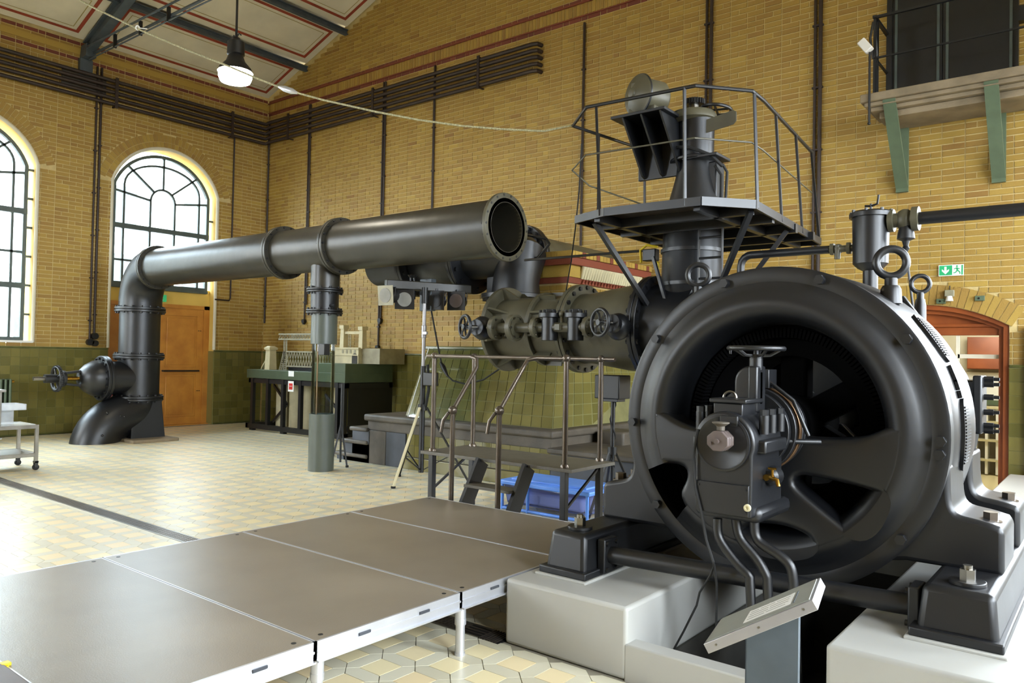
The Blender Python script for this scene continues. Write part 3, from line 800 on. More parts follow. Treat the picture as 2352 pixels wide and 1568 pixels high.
flangeX(X_ELB, True); flangeX(x1, True); flangeX(x2, True); flangeX(XEND, False, open_=True, m='iron_olive')
b = MB(); R_ = 0.62
pts = [(X_ELB-R_*math.sin(t), YA, ZA-R_+R_*math.cos(t)) for t in [PI/2*k/14 for k in range(15)]]
b.tube(pts, 0.37, 40, caps=False); part('elbow', b, 'iron_black', pipeA)
XV = X_ELB-R_
zf1, zf2, zf3 = zA(321, 712), zA(321, 818), zA(321, 914)
b = MB(); b.cyl((XV, YA, ZA-R_), (XV, YA, zf1), 0.37, n=40); b.cyl((XV, YA, zf1), (XV, YA, zf2), 0.35, n=40); b.cyl((XV, YA, zf2), (XV, YA, zf3-0.02), 0.36, n=40)
part('riser', b, 'iron_black', pipeA)
def flangeZ(x, y, z, rp, r, parent, m='iron_black', n=16, t=0.04, br=0.022):
    f = MB(); f.ring((x, y, z-t-0.003), (0,0,1), rp-0.02, r, t); f.ring((x, y, z+0.003), (0,0,1), rp-0.02, r, t); part('flange', f, m, parent, bevel=0.006)
    q = MB(); bolt_circle(q, (x, y, z+t), (0,0,1), (rp+r)/2, n, br, 0.03); bolt_circle(q, (x, y, z-t), (0,0,-1), (rp+r)/2, n, br, 0.03)
    part('flange_bolts', q, m, parent, kind='stuff')
for z in (zf1, zf2, zf3): flangeZ(XV, YA, z, 0.36, 0.435, pipeA)
# foot bend going down into the floor
b = MB(); bez = []
P0, P1, P2, P3 = Vector((XV, YA, zf3)), Vector((XV, YA, 0.28)), Vector((XV+0.12, YA-0.80, 0.62)), Vector((XV+0.12, YA-0.86, -0.25))
for k in range(19):
    t = k/18; bez.append(P0*(1-t)**3+P1*3*t*(1-t)**2+P2*3*t*t*(1-t)+P3*t**3)
b.tube(bez, [0.36+0.03*math.sin(PI*k/18) for k in range(19)], 40, caps=False); part('foot_bend', b, 'iron_black', pipeA)
b = MB(); b.box(XV-0.30, YA-0.06, 0.05, XV+0.36, YA-0.02, 0.75); b.taper(XV-0.33, YA-0.3, XV+0.42, YA+0.33, 0.0, 0.75, 0.08, 0.05)
part('foot_web', b, 'iron_black', pipeA, bevel=0.01)
b = MB(); b.box(XV-0.45, YA-0.42, 0.0, XV+0.75, YA+0.42, 0.055); part('base_board', b, 'slab_stone', pipeA, bevel=0.01)
b = MB(); rnd = random.Random(3)
for k in range(9):
    t = rnd.uniform(0.35, 0.9); p = bez[int(t*18)]; a = rnd.uniform(-0.9, 0.9)
    q = Vector((0.39*math.cos(a), -0.1, 0.39*math.sin(a))); b.sphere(p+q, 0.022, 8, 6)
part('rivets', b, 'iron_black', pipeA, kind='stuff')
# side branch with gate valve on the riser, pointing along the left wall
XS = XV; pv = lambda x, y: W(x, y, X=XS)
c0 = pv(262, 868); zS = c0.z
yv = lambda x: pv(x, 868).y
val = [(0.30, yv(330)), (0.30, yv(250))]
b = MB(); b.lathe((XS, YA, zS), (0,-1,0), [(0.0, 0.31), (YA-yv(240), 0.30)], 36); part('valve_branch', b, 'iron_black', pipeA)
b = MB(); yb0 = yv(236); b.ring((XS, yb0+0.05, zS), (0,-1,0), 0.2, 0.40, 0.05); b.ring((XS, yb0-0.005, zS), (0,-1,0), 0.2, 0.40, 0.05); part('flange', b, 'iron_black', pipeA, bevel=0.006)
b = MB(); bolt_circle(b, (XS, yb0-0.055, zS), (0,-1,0), 0.35, 16, 0.022, 0.03); part('flange_bolts', b, 'iron_black', pipeA, kind='stuff')
b = MB(); L_ = yb0-yv(190); b.lathe((XS, yb0-0.05, zS), (0,-1,0), [(0, 0.32), (L_*0.35, 0.315), (L_*0.7, 0.25), (L_, 0.15), (L_+0.02, 0.0)], 36); part('valve_bonnet', b, 'iron_black', pipeA)
b = MB(); y1_ = yv(190); y2_ = yv(148)
for s in (-1, 1): b.beam((XS+s*0.0, y1_, zS+s*0.13), (XS, y2_-0.02, zS+s*0.09), 0.10, 0.04)
b.ring((XS, y1_+0.05, zS), (0,-1,0), 0.05, 0.19, 0.06); b.ring((XS, y2_, zS), (0,-1,0), 0.03, 0.14, 0.05)
part('valve_yoke', b, 'iron_black', pipeA, bevel=0.006)
b = MB(); b.cyl((XS, y1_, zS), (XS, yv(138), zS), 0.035, n=12); part('valve_stem', b, 'brass', pipeA, label='brass valve stem')
b = MB(); yw = yv(130); b.torus((XS, yw, zS), (0,-1,0), 0.20, 0.028, 32, 8)
for k in range(4):
    t = PI/2*k+0.4; b.cyl((XS, yw, zS), (XS+0.2*math.cos(t), yw, zS+0.2*math.sin(t)), 0.018, n=8)
b.cyl((XS, yw+0.05, zS), (XS, yv(102), zS), 0.075, n=16)
part('gear_wheel', b, 'iron_black', pipeA)
b = MB()
for k in range(36):
    t = 2*PI*k/36; b.cbox((XS+0.215*math.cos(t), yw, zS+0.215*math.sin(t)), 0.025, 0.05, 0.025)
part('gear_teeth', b, 'iron_black', pipeA, kind='stuff')
b = MB(); b.cyl((XS, yv(102), zS), (XS, yv(76), zS), 0.035, n=12); part('spindle_end', b, 'steel_bare', pipeA, label='pale bare spindle end')

# supporting column with a clear section under the tee
zt = lambda y: zA(741, y)
b = MB(); b.cyl((XC, YA, zt(660)), (XC, YA, zt(722)), 0.195, n=36); part('branch_pipe', b, 'iron_black', pipeA)
for y in (668, 716): flangeZ(XC, YA, zt(y), 0.195, 0.255, pipeA, 'iron_black', 10, 0.025, 0.018)
b = MB()
b.cyl((XC+0.15, YA-0.05, zt(703)), (XC+0.28, YA-0.05, zt(703)), 0.018, n=8)
part('drain_cock', b, 'iron_black', pipeA)
col = thing('support_column', 'grey support column with clear tube section below the elevated pipe', 'column', (XC, YA, 0))
b = MB(); b.lathe((XC, YA, 0), (0,0,1), [(0, 0.178), (zt(950), 0.178), (zt(950), 0.150)], 48); part('lower_sleeve', b, 'grey_tube', col)
b = MB(); b.lathe((XC, YA, zt(790)), (0,0,1), [(0, 0.150), (0, 0.182), (zt(722)-zt(790), 0.182)], 48); part('upper_sleeve', b, 'grey_tube', col)
b = MB(); b.lathe((XC, YA, zt(952)), (0,0,1), [(0, 0.158), (zt(786)-zt(952), 0.158)], 48); b.lathe((XC, YA, zt(952)), (0,0,1), [(0, 0.150), (zt(786)-zt(952), 0.150)], 48)
part('clear_tube', b, 'acrylic', col, label='clear acrylic tube section')
b = MB()
for k in range(1):
    t = 3.3; b.cyl((XC+0.11*math.cos(t), YA+0.11*math.sin(t), zt(952)), (XC+0.11*math.cos(t), YA+0.11*math.sin(t), zt(786)), 0.012, n=8)
part('inner_rods', b, 'copper_band', col)
b = MB(); b.box(XC+0.14, YA-0.2, zt(815), XC+0.27, YA-0.1, zt(790)); part('control_box', b, 'plastic_black', col, bevel=0.006)

# ================================================================ discharge line behind the stairs
YP = 7.3
PP = lambda x, y: W(x, y, Y=YP)
xl, xm, xr = PP(1170, 757).x, PP(1338, 752).x, PP(1500, 748).x
zP = 1.985; RP = 0.41
dis = thing('discharge_pipe', 'fat olive-grey iron pump pipe with ribbed end flange and bolted joints', 'pipe', (xm, YP, 0.8))
b = MB(); b.lathe((xl, YP, zP), (1,0,0), [(0.0, RP-0.04), (xm-xl, RP-0.02)], 56); part('ribbed_section', b, 'iron_olive', dis)
b = MB(); b.lathe((xm, YP, zP), (1,0,0), [(0.0, RP-0.02), (0.15, RP-0.02), (xr-xm-0.25, RP+0.05), (xr-xm, RP+0.06)], 56); part('tapered_section', b, 'iron_olive', dis)
b = MB(); b.ring((xl-0.04, YP, zP), (1,0,0), 0.30, RP+0.10, 0.05, 56); part('end_flange', b, 'iron_olive', dis, bevel=0.006)
b = MB(); b.lathe((xl-0.03, YP, zP), (1,0,0), [(0, 0), (0, 0.31)], 32); part('blind_plate', b, 'iron_black', dis)
xrb = xl+(xm-xl)*0.52
for k in range(8):
    t = 2*PI*k/8+0.3; m = MB(); d = Vector((0, math.cos(t), math.sin(t)))
    o_ = Vector((xl, YP, zP)); tt = Vector((0, -math.sin(t), math.cos(t)))*0.012
    q = [o_+d*(RP-0.05), o_+d*(RP+0.09), o_+Vector((0.05,0,0))+d*(RP+0.09), o_+Vector((0.26,0,0))+d*(RP-0.045)]
    m.add([p-tt for p in q]+[p+tt for p in q], [(0,1,2,3),(7,6,5,4),(0,4,5,1),(1,5,6,2),(2,6,7,3),(3,7,4,0)])
    part('stiffening_rib', m, 'iron_olive', dis, smooth=False)
b = MB(); b.ring((xrb, YP, zP), (1,0,0), RP-0.06, RP+0.02, 0.05, 56); part('stiffening_ring', b, 'iron_olive', dis, bevel=0.006)
for k in range(10):
    t = 2*PI*k/10+0.2; m = MB(); d = Vector((0, math.cos(t), math.sin(t))); o_ = Vector((xrb+0.05, YP, zP)); tt = Vector((0, -math.sin(t), math.cos(t)))*0.012
    q = [o_+d*(RP-0.05), o_+d*(RP+0.02), o_+Vector((0.22,0,0))+d*(RP+0.02), o_+Vector((0.22,0,0))+d*(RP-0.05)]
    m.add([p-tt for p in q]+[p+tt for p in q], [(0,1,2,3),(7,6,5,4),(0,4,5,1),(1,5,6,2),(2,6,7,3),(3,7,4,0)]); part('stiffening_rib', m, 'iron_olive', dis, smooth=False)
flangeX(xm, True, r=RP+0.09, y=YP, z=zP, rp=RP, m='iron_olive', parent=dis, n=20, br=0.026)
flangeX(xr+0.03, True, r=RP+0.14, y=YP, z=zP, rp=RP+0.05, m='iron_black', parent=dis, n=20, br=0.026)
b = MB(); b.lathe((xr+0.07, YP, zP), (1,0,0), [(0, RP+0.05), (0.5, RP+0.05), (0.55, RP-0.1), (0.55, 0)], 40); part('valve_body', b, 'iron_black', dis)


# small valve train along the front of the discharge pipe
YV = YP-RP-0.22
PV = lambda x, y: W(x, y, Y=YV)
vz = PV(1240, 752).z
vt = thing('valve_train', 'small iron valve train with two handwheels along the fat pump pipe', 'valve', (PV(1240, 752).x, YV, vz-0.3))
b = MB(); xs = lambda x: PV(x, 752).x
b.cyl((xs(1130), YV, vz), (xs(1440), YV, vz), 0.052, n=16); part('pipe_run', b, 'iron_olive', vt)
def vf(x, r, t, m='iron_olive'):
    q = MB(); q.cyl((xs(x)-t/2, YV, vz), (xs(x)+t/2, YV, vz), r, n=28); part('small_flange', q, m, vt, bevel=0.004)
    q = MB()
    for s in (-1, 1): bolt_circle(q, (xs(x)+s*t/2, YV, vz), (s,0,0), r*0.78, 6, 0.014, 0.02)
    part('small_bolts', q, 'steel_bare', vt, kind='stuff')
for x, r, t in ((1140, 0.135, 0.06), (1182, 0.15, 0.06), (1232, 0.11, 0.05), (1352, 0.11, 0.05)): vf(x, r, t)
b = MB(); b.lathe((xs(1150), YV, vz), (1,0,0), [(0, 0.055), (0.08, 0.06), (0.2, 0.11), (0.24, 0.12)], 24); part('reducer', b, 'iron_olive', vt)
for x in (1262, 1322):
    z0, z1 = PV(x, 782).z, PV(x, 725).z; X_ = xs(x)
    q = MB(); q.lathe((X_, YV, z0), (0,0,1), [(0, 0), (0, 0.085), (z1-z0-0.02, 0.085)], 24); part('strainer_body', q, 'iron_black', vt, bevel=0.004)
    q = MB(); q.cyl((X_, YV, z1-0.02), (X_, YV, z1+0.03), 0.12, n=24); q.cyl((X_, YV, z1+0.03), (X_, YV, z1+0.07), 0.065, n=6); part('strainer_cover', q, 'iron_black', vt, bevel=0.004)
    q = MB(); bolt_circle(q, (X_, YV, z1+0.03), (0,0,1), 0.1, 6, 0.016, 0.03); part('small_bolts', q, 'iron_black', vt, kind='stuff')
b = MB(); b.cyl((xs(1290), YV, vz-0.02), (xs(1290), YV, vz+0.13), 0.02, n=8); b.sphere((xs(1290), YV, vz+0.14), 0.035); b.cbox((xs(1290), YV-0.07, vz), 0.06, 0.04, 0.06); part('test_cock', b, 'iron_olive', vt)
def handwheel(px, py, r, spokes, xbody):
    c = W(px, py, Y=YV-0.28); n_ = Vector((-0.35, -1, 0)).normalized()
    q = MB(); q.torus(c, n_, r, 0.019, 36, 10); a, u, v = frame(n_)
    for k in range(spokes):
        t = 2*PI*k/spokes
        pts = [c+(u*math.cos(t+0.35*s*(1-s)*4)+v*math.sin(t+0.35*s*(1-s)*4))*(r*s) for s in (0.12, 0.4, 0.7, 1.0)]; q.tube(pts, 0.012, 6)
    q.cyl(c-n_*0.03, c+n_*0.03, 0.03, n=12); part('handwheel', q, 'iron_black', vt)
    q = MB(); q.cyl(c, c-n_*0.2, 0.022, n=10); part('valve_stem', q, 'steel_bare', vt)
    q = MB(); q.sphere((xbody, YV, vz), 0.115, 20, 12, (1.1, 1.1, 1.2)); q.cyl(c-n_*0.14, Vector((xbody, YV, vz)), 0.09, n=20); part('valve_body', q, 'iron_black', vt)
handwheel(1068, 750, 0.125, 6, xs(1108)); handwheel(1378, 740, 0.13, 6, xs(1420))

# dark tee and cross-over pipe in front of the brick block
YT = 8.06
PT = lambda x, y: W(x, y, Y=YT)
tb = PT(1178, 686); zc_ = PT(1178, 560).z
tee = thing('crossover_tee', 'black iron tee fitting bolted before the brick block with pipe running to the wall', 'pipe', (tb.x, YT, tb.z))
b = MB(); b.ring(tb, (0,0,1), 0.1, 0.43, 0.06, 40); part('base_flange', b, 'iron_black', tee, bevel=0.006)
b = MB(); bolt_circle(b, tb, (0,0,-1), 0.38, 14, 0.028, 0.04); part('flange_bolts', b, 'iron_black', tee, kind='stuff')
yf = YT+0.42; fc = W(1196, 584, Y=yf)
b = MB(); b.tube([(tb.x+0.05, YT, tb.z+0.03), (tb.x+0.05, YT, tb.z+0.25), (tb.x+0.1, YT+0.05, fc.z-0.12), (fc.x, YT+0.25, fc.z), (fc.x, yf+0.02, fc.z)], [0.33, 0.31, 0.33, 0.34, 0.34], 36); part('bend_body', b, 'iron_black', tee)
b = MB(); b.box(tb.x-0.42, YT-0.06, tb.z+0.05, tb.x+0.1, YT-0.02, fc.z-0.1); b.box(tb.x-0.42, YT-0.04, tb.z+0.05, tb.x-0.38, YT+0.3, fc.z-0.1); part('web_plate', b, 'iron_black', tee, bevel=0.01)
b = MB(); b.ring(fc, (0,1,0), 0.28, 0.42, 0.06, 40); b.ring(fc+Vector((0,0.065,0)), (0,1,0), 0.28, 0.42, 0.06, 40); part('flange', b, 'iron_black', tee, bevel=0.006)
b = MB(); bolt_circle(b, fc, (0,-1,0), 0.37, 16, 0.028, 0.05); bolt_circle(b, fc+Vector((0,0.125,0)), (0,1,0), 0.37, 16, 0.028, 0.05); part('flange_bolts', b, 'iron_black', tee, kind='stuff')
b = MB(); b.lathe(fc+Vector((0,0.1,0)), (0,1,0), [(0, 0.30), (0.3, 0.30), (YB-yf-0.15, 0.29)], 40); part('wall_pipe', b, 'iron_olive', tee)
# second flanged body further along the same line
xq0, xq1 = PT(965, 615).x, PT(1082, 615).x; zq = PT(1020, 600).z
b = MB(); b.lathe((xq0, YT, zq), (1,0,0), [(0, 0.30), (0.1, 0.36), (xq1-xq0-0.1, 0.36), (xq1-xq0, 0.30), (tb.x-xq0, 0.28)], 36); part('cross_pipe', b, 'iron_black', tee)
for x in (xq0, xq1):
    b = MB(); b.ring((x-0.05, YT, zq), (1,0,0), 0.2, 0.50, 0.05, 40); b.ring((x+0.004, YT, zq), (1,0,0), 0.2, 0.50, 0.05, 40); part('flange', b, 'iron_black', tee, bevel=0.006)
    b = MB(); bolt_circle(b, (x+0.05, YT, zq), (1,0,0), 0.43, 14, 0.03, 0.04); part('flange_bolts', b, 'iron_black', tee, kind='stuff')
b = MB(); b.lathe((xq0-0.9, YT, zq), (1,0,0), [(0, 0), (0, 0.3), (0.88, 0.32)], 36); part('cross_pipe', b, 'iron_black', tee)
b = MB(); b.tube([PT(1187, 560), PT(1190, 545), PT(1215, 540), PT(1255, 548), PT(1262, 560)], 0.018, 8); b.tube([PT(1187, 560), PT(1187, 585), PT(1200, 596), PT(1235, 592), PT(1262, 560)], 0.018, 8); part('lever_rod', b, 'iron_black', tee)
b = MB(); b.tube([W(1205, 597, Y=YT-0.35), W(1300, 590, Y=YT-0.35), W(1420, 580, Y=YT-0.35), W(1500, 574, Y=YT-0.35)], 0.016, 8); part('sensing_line', b, 'iron_black', tee)
# ================================================================ stage platforms
ZS = 0.36; SX0, SX1 = -4.94, -2.815
ys = [1.185, 2.17, 3.135, 4.12, 5.05]
legm = MB(); legm.cyl((0,0,0.012), (0,0,0.20), 0.026, n=16); legm.cyl((0,0,0.19), (0,0,ZS-0.09), 0.03, n=16); legm.cyl((0,0,0.168), (0,0,0.2), 0.032, n=16); legm.cyl((0,0,0), (0,0,0.014), 0.03, n=16)
leg_me = legm.mesh('leg')
where = ['bordered by the dull brown plank strip', 'next to the platform with the plank strip', 'between two others, beside the plinth corner', 'at the foot of the steel stair']
for k in range(4):
    y0, y1 = ys[k]+0.003, ys[k+1]-0.003
    st = thing('stage_platform', 'low brown stage platform with aluminium edge, %s' % where[k], 'stage', ((SX0+SX1)/2, (y0+y1)/2, 0), 'row of stage platforms')
    b = MB(); b.box(SX0+0.012, y0+0.007, ZS-0.02, SX1-0.012, y1-0.007, ZS); part('board', b, 'stage_board', st, smooth=False)
    b = MB()
    for (xa, ya, xb, yb) in ((SX0, y0, SX0+0.012, y1), (SX1-0.012, y0, SX1, y1), (SX0, y0, SX1, y0+0.007), (SX0, y1-0.007, SX1, y1)): b.box(xa, ya, ZS-0.085, xb, yb, ZS+0.001)
    for (xa, ya, xb, yb) in ((SX1-0.004, y0, SX1+0.006, y1), (SX0-0.006, y0, SX0+0.004, y1)): b.box(xa, ya+0.004, ZS-0.05, xb, yb-0.004, ZS-0.04); b.box(xa, ya+0.004, ZS-0.09, xb+0.012 if xb > -3 else xb, yb-0.004, ZS-0.082)
    part('edge_frame', b, 'alu', st, smooth=False)
    for yy in (y0+0.28, y1-0.28):
        b = MB(); b.box(SX1-0.002, yy-0.035, ZS-0.038, SX1+0.0075, yy+0.035, ZS-0.026); part('handle_slot', b, 'stone_blue', st, smooth=False)
    copies('leg', leg_me, 'alu', [(x, y, 0) for x in (SX0+0.07, SX1-0.045) for y in ((y0+0.045,) if k < 3 else (y0+0.045, y1-0.06))], st)
    for x in (SX0+0.06, SX1-0.06):
        for y in (y0+0.07, y1-0.07):
            b = MB(); b.cyl((x, y, ZS-0.002), (x, y, ZS+0.0015), 0.012, n=12); part('board_screw', b, 'iron_black', st)
sp = MB(); sp.box(SX0, 1.10, ZS-0.09, SX1, 1.182, ZS+0.012); solo('edge_plank', sp, 'nameplate', 'dull brown plank strip along the short end of the stage', 'plank', (-3.9, 1.14, 0), bevel=0.006)
b = MB(); p = W(14, 1528, Z=ZS); b.box(p.x-0.02, p.y-0.02, ZS, p.x+0.015, p.y+0.015, ZS+0.014); b.box(p.x-0.005, p.y-0.02, ZS, p.x+0.03, p.y+0.0, ZS+0.008)
solo('yellow_plug', b, 'yellow_plastic', 'small yellow plastic scrap on the stage corner', 'scrap', (p.x, p.y, ZS), bevel=0.003)

# small grate beside the plinth
fg = thing('floor_grate', 'small black iron grate in the floor under the stage edge', 'grate', (-2.98, 3.52, 0))
b = MB(); b.box(-2.95, 3.44, -0.004, -2.80, 3.6, 0.002); part('tray', b, 'plastic_black', fg, smooth=False)
for k in range(7):
    b = MB(); b.box(-2.945+k*0.02, 3.44, 0.0, -2.937+k*0.02, 3.6, 0.008); part('bar', b, 'steel_brown', fg, smooth=False)

# ================================================================ information desk sign
A, B, C, D = Vector((-1.158, 2.573, 0.65)), Vector((-1.219, 2.866, 0.65)), Vector((-0.874, 2.938, 0.864)), Vector((-0.807, 2.646, 0.863))
nrm = (D-A).cross(B-A).normalized()
if nrm.z < 0: nrm = -nrm
u_, v_ = (D-A).normalized(), (B-A).normalized(); lu, lv = (D-A).length, (B-A).length
sign = thing('information_desk', 'tilted steel information panel on a folded grey post before the machine', 'sign', (-1.02, 2.76, 0))
b = MB(); b.prism([(0,0),(lu,0),(lu,lv),(0,lv)], A-nrm*0.003, u_, v_, -nrm*0.036); part('tray', b, 'alu_dull', sign, bevel=0.002)
b = MB(); b.prism([(0.012,0.012),(lu-0.012,0.012),(lu-0.012,lv-0.012),(0.012,lv-0.012)], A-nrm*0.004, u_, v_, nrm*0.0045); part('panel_face', b, 'panel_grey', sign, smooth=False)
b = MB(); b.prism([(0.15,0.05),(lu-0.085,0.05),(lu-0.085,lv-0.10),(0.15,lv-0.10)], A+nrm*0.0006, u_, v_, nrm*0.001); part('printed_sheet', b, 'paper', sign, smooth=False)
b = MB(); r_ = random.Random(5)
for k in range(5):
    yy = 0.075+k*0.03; x = 0.16
    while x < lu-0.11:
        w = r_.uniform(0.03, 0.09); b.prism([(x,yy),(min(x+w, lu-0.1),yy),(min(x+w, lu-0.1),yy+0.006),(x,yy+0.006)], A+nrm*0.0017, u_, v_, nrm*0.0004); x += w+0.007
part('text_lines', b, 'panel_grey', sign, kind='stuff', smooth=False)
b = MB(); b.prism([(lu-0.075,0.05),(lu-0.071,0.05),(lu-0.071,lv-0.10),(lu-0.075,lv-0.10)], A+nrm*0.0006, u_, v_, nrm*0.002); part('caption_strip', b, 'steel_paint', sign, smooth=False)
for s in (0.1, 0.5, 0.9):
    for off, ax in ((A+u_*(lu*s)-nrm*0.02, -v_),):
        b = MB(); b.cyl(off, off+ax*0.002, 0.004, n=8); part('rivet', b, 'steel_bare', sign)
cc = (A+C)/2-nrm*0.035
b = MB(); h_ = 0.085
du = Vector((u_.x, u_.y, 0)).normalized(); dv = Vector((v_.x, v_.y, 0)).normalized()
c0 = Vector((cc.x, cc.y, 0))+du*0.03
def zt_(p): return cc.z+((p-c0).dot(du)+0.03)*math.tan(math.radians(30.7))
for off in (-dv*0.11,):
    p0, p1 = c0+off-du*h_, c0+off+du*h_
    q = [p0, p1, p1+Vector((0,0,zt_(p1))), p0+Vector((0,0,zt_(p0)))]
    b.add(q+[p+dv*0.004 for p in q], [(0,1,2,3),(7,6,5,4),(0,4,5,1),(1,5,6,2),(2,6,7,3),(3,7,4,0)])
    for pe, s in ((p0, 1), (p1, 1)):
        e2 = pe+dv*0.06; b.add([pe, e2, e2+Vector((0,0,zt_(e2))), pe+Vector((0,0,zt_(pe)))]+[x+du*0.004 for x in (pe, e2, e2+Vector((0,0,zt_(e2))), pe+Vector((0,0,zt_(pe))))], [(0,1,2,3),(7,6,5,4),(0,4,5,1),(1,5,6,2),(2,6,7,3),(3,7,4,0)])
part('post', b, 'steel_paint', sign, smooth=False)
b = MB(); b.box(c0.x-0.16, c0.y-0.16, 0, c0.x+0.16, c0.y+0.16, 0.008); part('foot_plate', b, 'steel_paint', sign, smooth=False)

# ================================================================ stone dais with tiled battered pedestal and brick block
YD = 7.75; DX0, DX1, DZ = -9.03, -5.51, 0.74
ds = thing('stone_dais', 'dark stone dais with green tiled front and side steps below the brick block', 'dais', (-7.3, 9.2, 0))
b = MB(); b.box(DX0+0.06, YD+0.07, 0, DX1-0.06, YB-0.045, DZ-0.09); part('core', b, 'stone_dark', ds, smooth=False)
b = MB(); b.box(DX0, YD, DZ-0.10, DX1, YB-0.045, DZ); part('top_slab', b, 'stone_dark', ds, bevel=0.03, seg=3)
b = MB(); b.box(DX0+0.05, YD+0.055, DZ-0.23, DX1-0.05, YB-0.045, DZ-0.10); part('frieze_stone', b, 'stone_dark', ds, smooth=False)
b = MB(); b.box(DX0+0.85, YD+0.03, 0.0, DX1+1.0, YD+0.08, 0.17); part('plinth_stone', b, 'tile_green', ds, bevel=0.006)
for k in range(2):
    b = MB(); x = DX0+0.05+k*0.42; b.box(x, YD+0.04, 0.0, x+0.415, YD+0.07, DZ-0.24); part('corner_stone', b, 'stone_blue' if k else 'stone_dark', ds, bevel=0.006)
me_t = None
for i in range(int((DX1-DX0-0.95)/0.16)):
    for j in range(2):
        x, z = DX0+0.9+i*0.16, 0.18+j*0.163
        t = MB(); t.box(-0.078, -0.006, -0.079, 0.078, 0.012, 0.079, random.random())
        link('tile', t.mesh('tile', smooth=False), 'tile_green', ds, loc=Vector((x+0.08, YD+0.062, z+0.08))-Vector(ds.location))
# steps on both sides
for k, (x0, z1) in enumerate(((-9.36, 0.53), (-9.56, 0.33), (-9.72, 0.12))):
    b = MB(); b.box(x0+0.05, YD+0.03, 0, DX0+0.1, YB-0.6, z1-0.05); part('step_riser', b, 'stone_blue', ds, smooth=False)
    b = MB(); b.box(x0, YD, z1-0.06, DX0+0.08, YB-0.6, z1); part('step_tread', b, 'stone_dark', ds, bevel=0.02)
b = MB(); b.box(DX1-0.06, YD+0.06, 0, -4.3, YB-0.045, 0.47); part('step_riser', b, 'stone_blue', ds, smooth=False)
b = MB(); b.box(DX1-0.08, YD, 0.46, -4.25, YB-0.045, 0.53); part('step_tread', b, 'stone_dark', ds, bevel=0.02)
b = MB(); b.box(DX1+0.05, 8.7, 0.5, -5.05, 9.2, 0.70); part('rubble_block', b, 'stone_dark', ds, bevel=0.03)

# battered pedestal with glazed tiles
pd = thing('tiled_pedestal', 'battered green tiled pedestal below the brick block', 'pedestal', (-7.0, 9.3, DZ))
px0, px1, py0, py1, pz0, pz1 = -8.39, -5.70, 8.02, 8.44, DZ, 1.74
tx1 = -5.93
b = MB(); b.add([(px0,py0,pz0),(px1,py0,pz0),(px1+0.02,YB-0.045,pz0),(px0,YB-0.045,pz0),(px0,py1,pz1),(tx1,py1,pz1),(tx1,YB-0.045,pz1),(px0,YB-0.045,pz1)], [(0,3,2,1),(4,5,6,7),(0,1,5,4),(1,2,6,5),(2,3,7,6),(3,0,4,7)])
part('core', b, 'grout', pd, smooth=False)
vb = Vector((0, py1-py0, pz1-pz0)); nb = Vector((0, -(pz1-pz0), py1-py0)).normalized()
NC, NR = 16, 7
for i in range(NC):
    for j in range(NR):
        s0, s1, t0, t1 = i/NC, (i+1)/NC, j/NR, (j+1)/NR
        def q(s, t): return Vector((px0+(px1+(tx1-px1)*t-px0)*s, py0, pz0))+vb*t
        g = 0.006
        c4 = [q(s0+g/2, t0+g), q(s1-g/2, t0+g), q(s1-g/2, t1-g), q(s0+g/2, t1-g)]
        m = MB(); m.add(c4+[p+nb*0.007 for p in c4], [(4,5,6,7),(0,1,5,4),(1,2,6,5),(2,3,7,6),(3,0,4,7)], random.random()*0.7)
        part('tile', m, 'tile_green', pd, smooth=False)
sd = MB()
for i in range(11):
    for j in range(NR):
        def q2(s, t):
            t_ = t; y = py0+(py1-py0)*t_; y = y+(YB-0.03-y)*s
            return Vector((px1+(tx1-px1)*t_, y, pz0+(pz1-pz0)*t_))
        g = 0.005; c4 = [q2(i/11+g, j/NR+g), q2((i+1)/11-g, j/NR+g), q2((i+1)/11-g, (j+1)/NR-g), q2(i/11+g, (j+1)/NR-g)]
        m = MB(); m.add(c4+[p+Vector((0.007,0,0.001)) for p in c4], [(4,5,6,7),(0,1,5,4),(1,2,6,5),(2,3,7,6),(3,0,4,7)], random.random()*0.7)
        part('tile', m, 'tile_green', pd, smooth=False)
b = MB(); b.box(px0-0.03, py1-0.03, pz1, tx1+0.05, YB-0.045, pz1+0.05); part('cap_stone', b, 'tile_trim', pd, bevel=0.012)

# brick block with coloured cornice
bk = thing('brick_block', 'yellow brick block with red moulded brick cornice behind the pump pipe', 'masonry', (-7.0, 9.5, pz1))
bx0, bx1, by0, bz1 = -8.42, -5.82, 8.5, 3.02
b = MB(); b.box(bx0+0.01, by0+0.01, pz1+0.05, bx1-0.01, YB-0.045, bz1); part('core', b, 'mortar', bk, smooth=False)
bed = MB(); me_cache = {}
nr = int((2.66-pz1-0.05)/0.0772); nsolo = 0
for r in range(nr):
    z0 = pz1+0.05+r*0.0772
    for u0, u1 in course_bricks([(bx0, bx1)], (r % 2)*0.125, r % 3 == 1):
        m = MB(); m.box(-(u1-u0)/2+J, -0.0, -0.0772/2+J, (u1-u0)/2-J, 0.02, 0.0772/2-J, rt())
        if nsolo < 300: link('brick', m.mesh('brick', smooth=False), 'brick', bk, loc=Vector(((u0+u1)/2, by0, z0+0.0386))-Vector(bk.location)); nsolo += 1
        else: bed.box(u0+J, by0, z0+J, u1-J, by0+0.02, z0+0.0772-J, rt())
    for u0, u1 in course_bricks([(by0, YB-0.045)], (r % 2)*0.125+0.06, r % 3 == 1): bed.box(bx1-0.02, u0+J, z0+J, bx1, u1-J, z0+0.0772-J, rt())
part('brickwork', bed, 'brick', bk, kind='stuff', smooth=False)
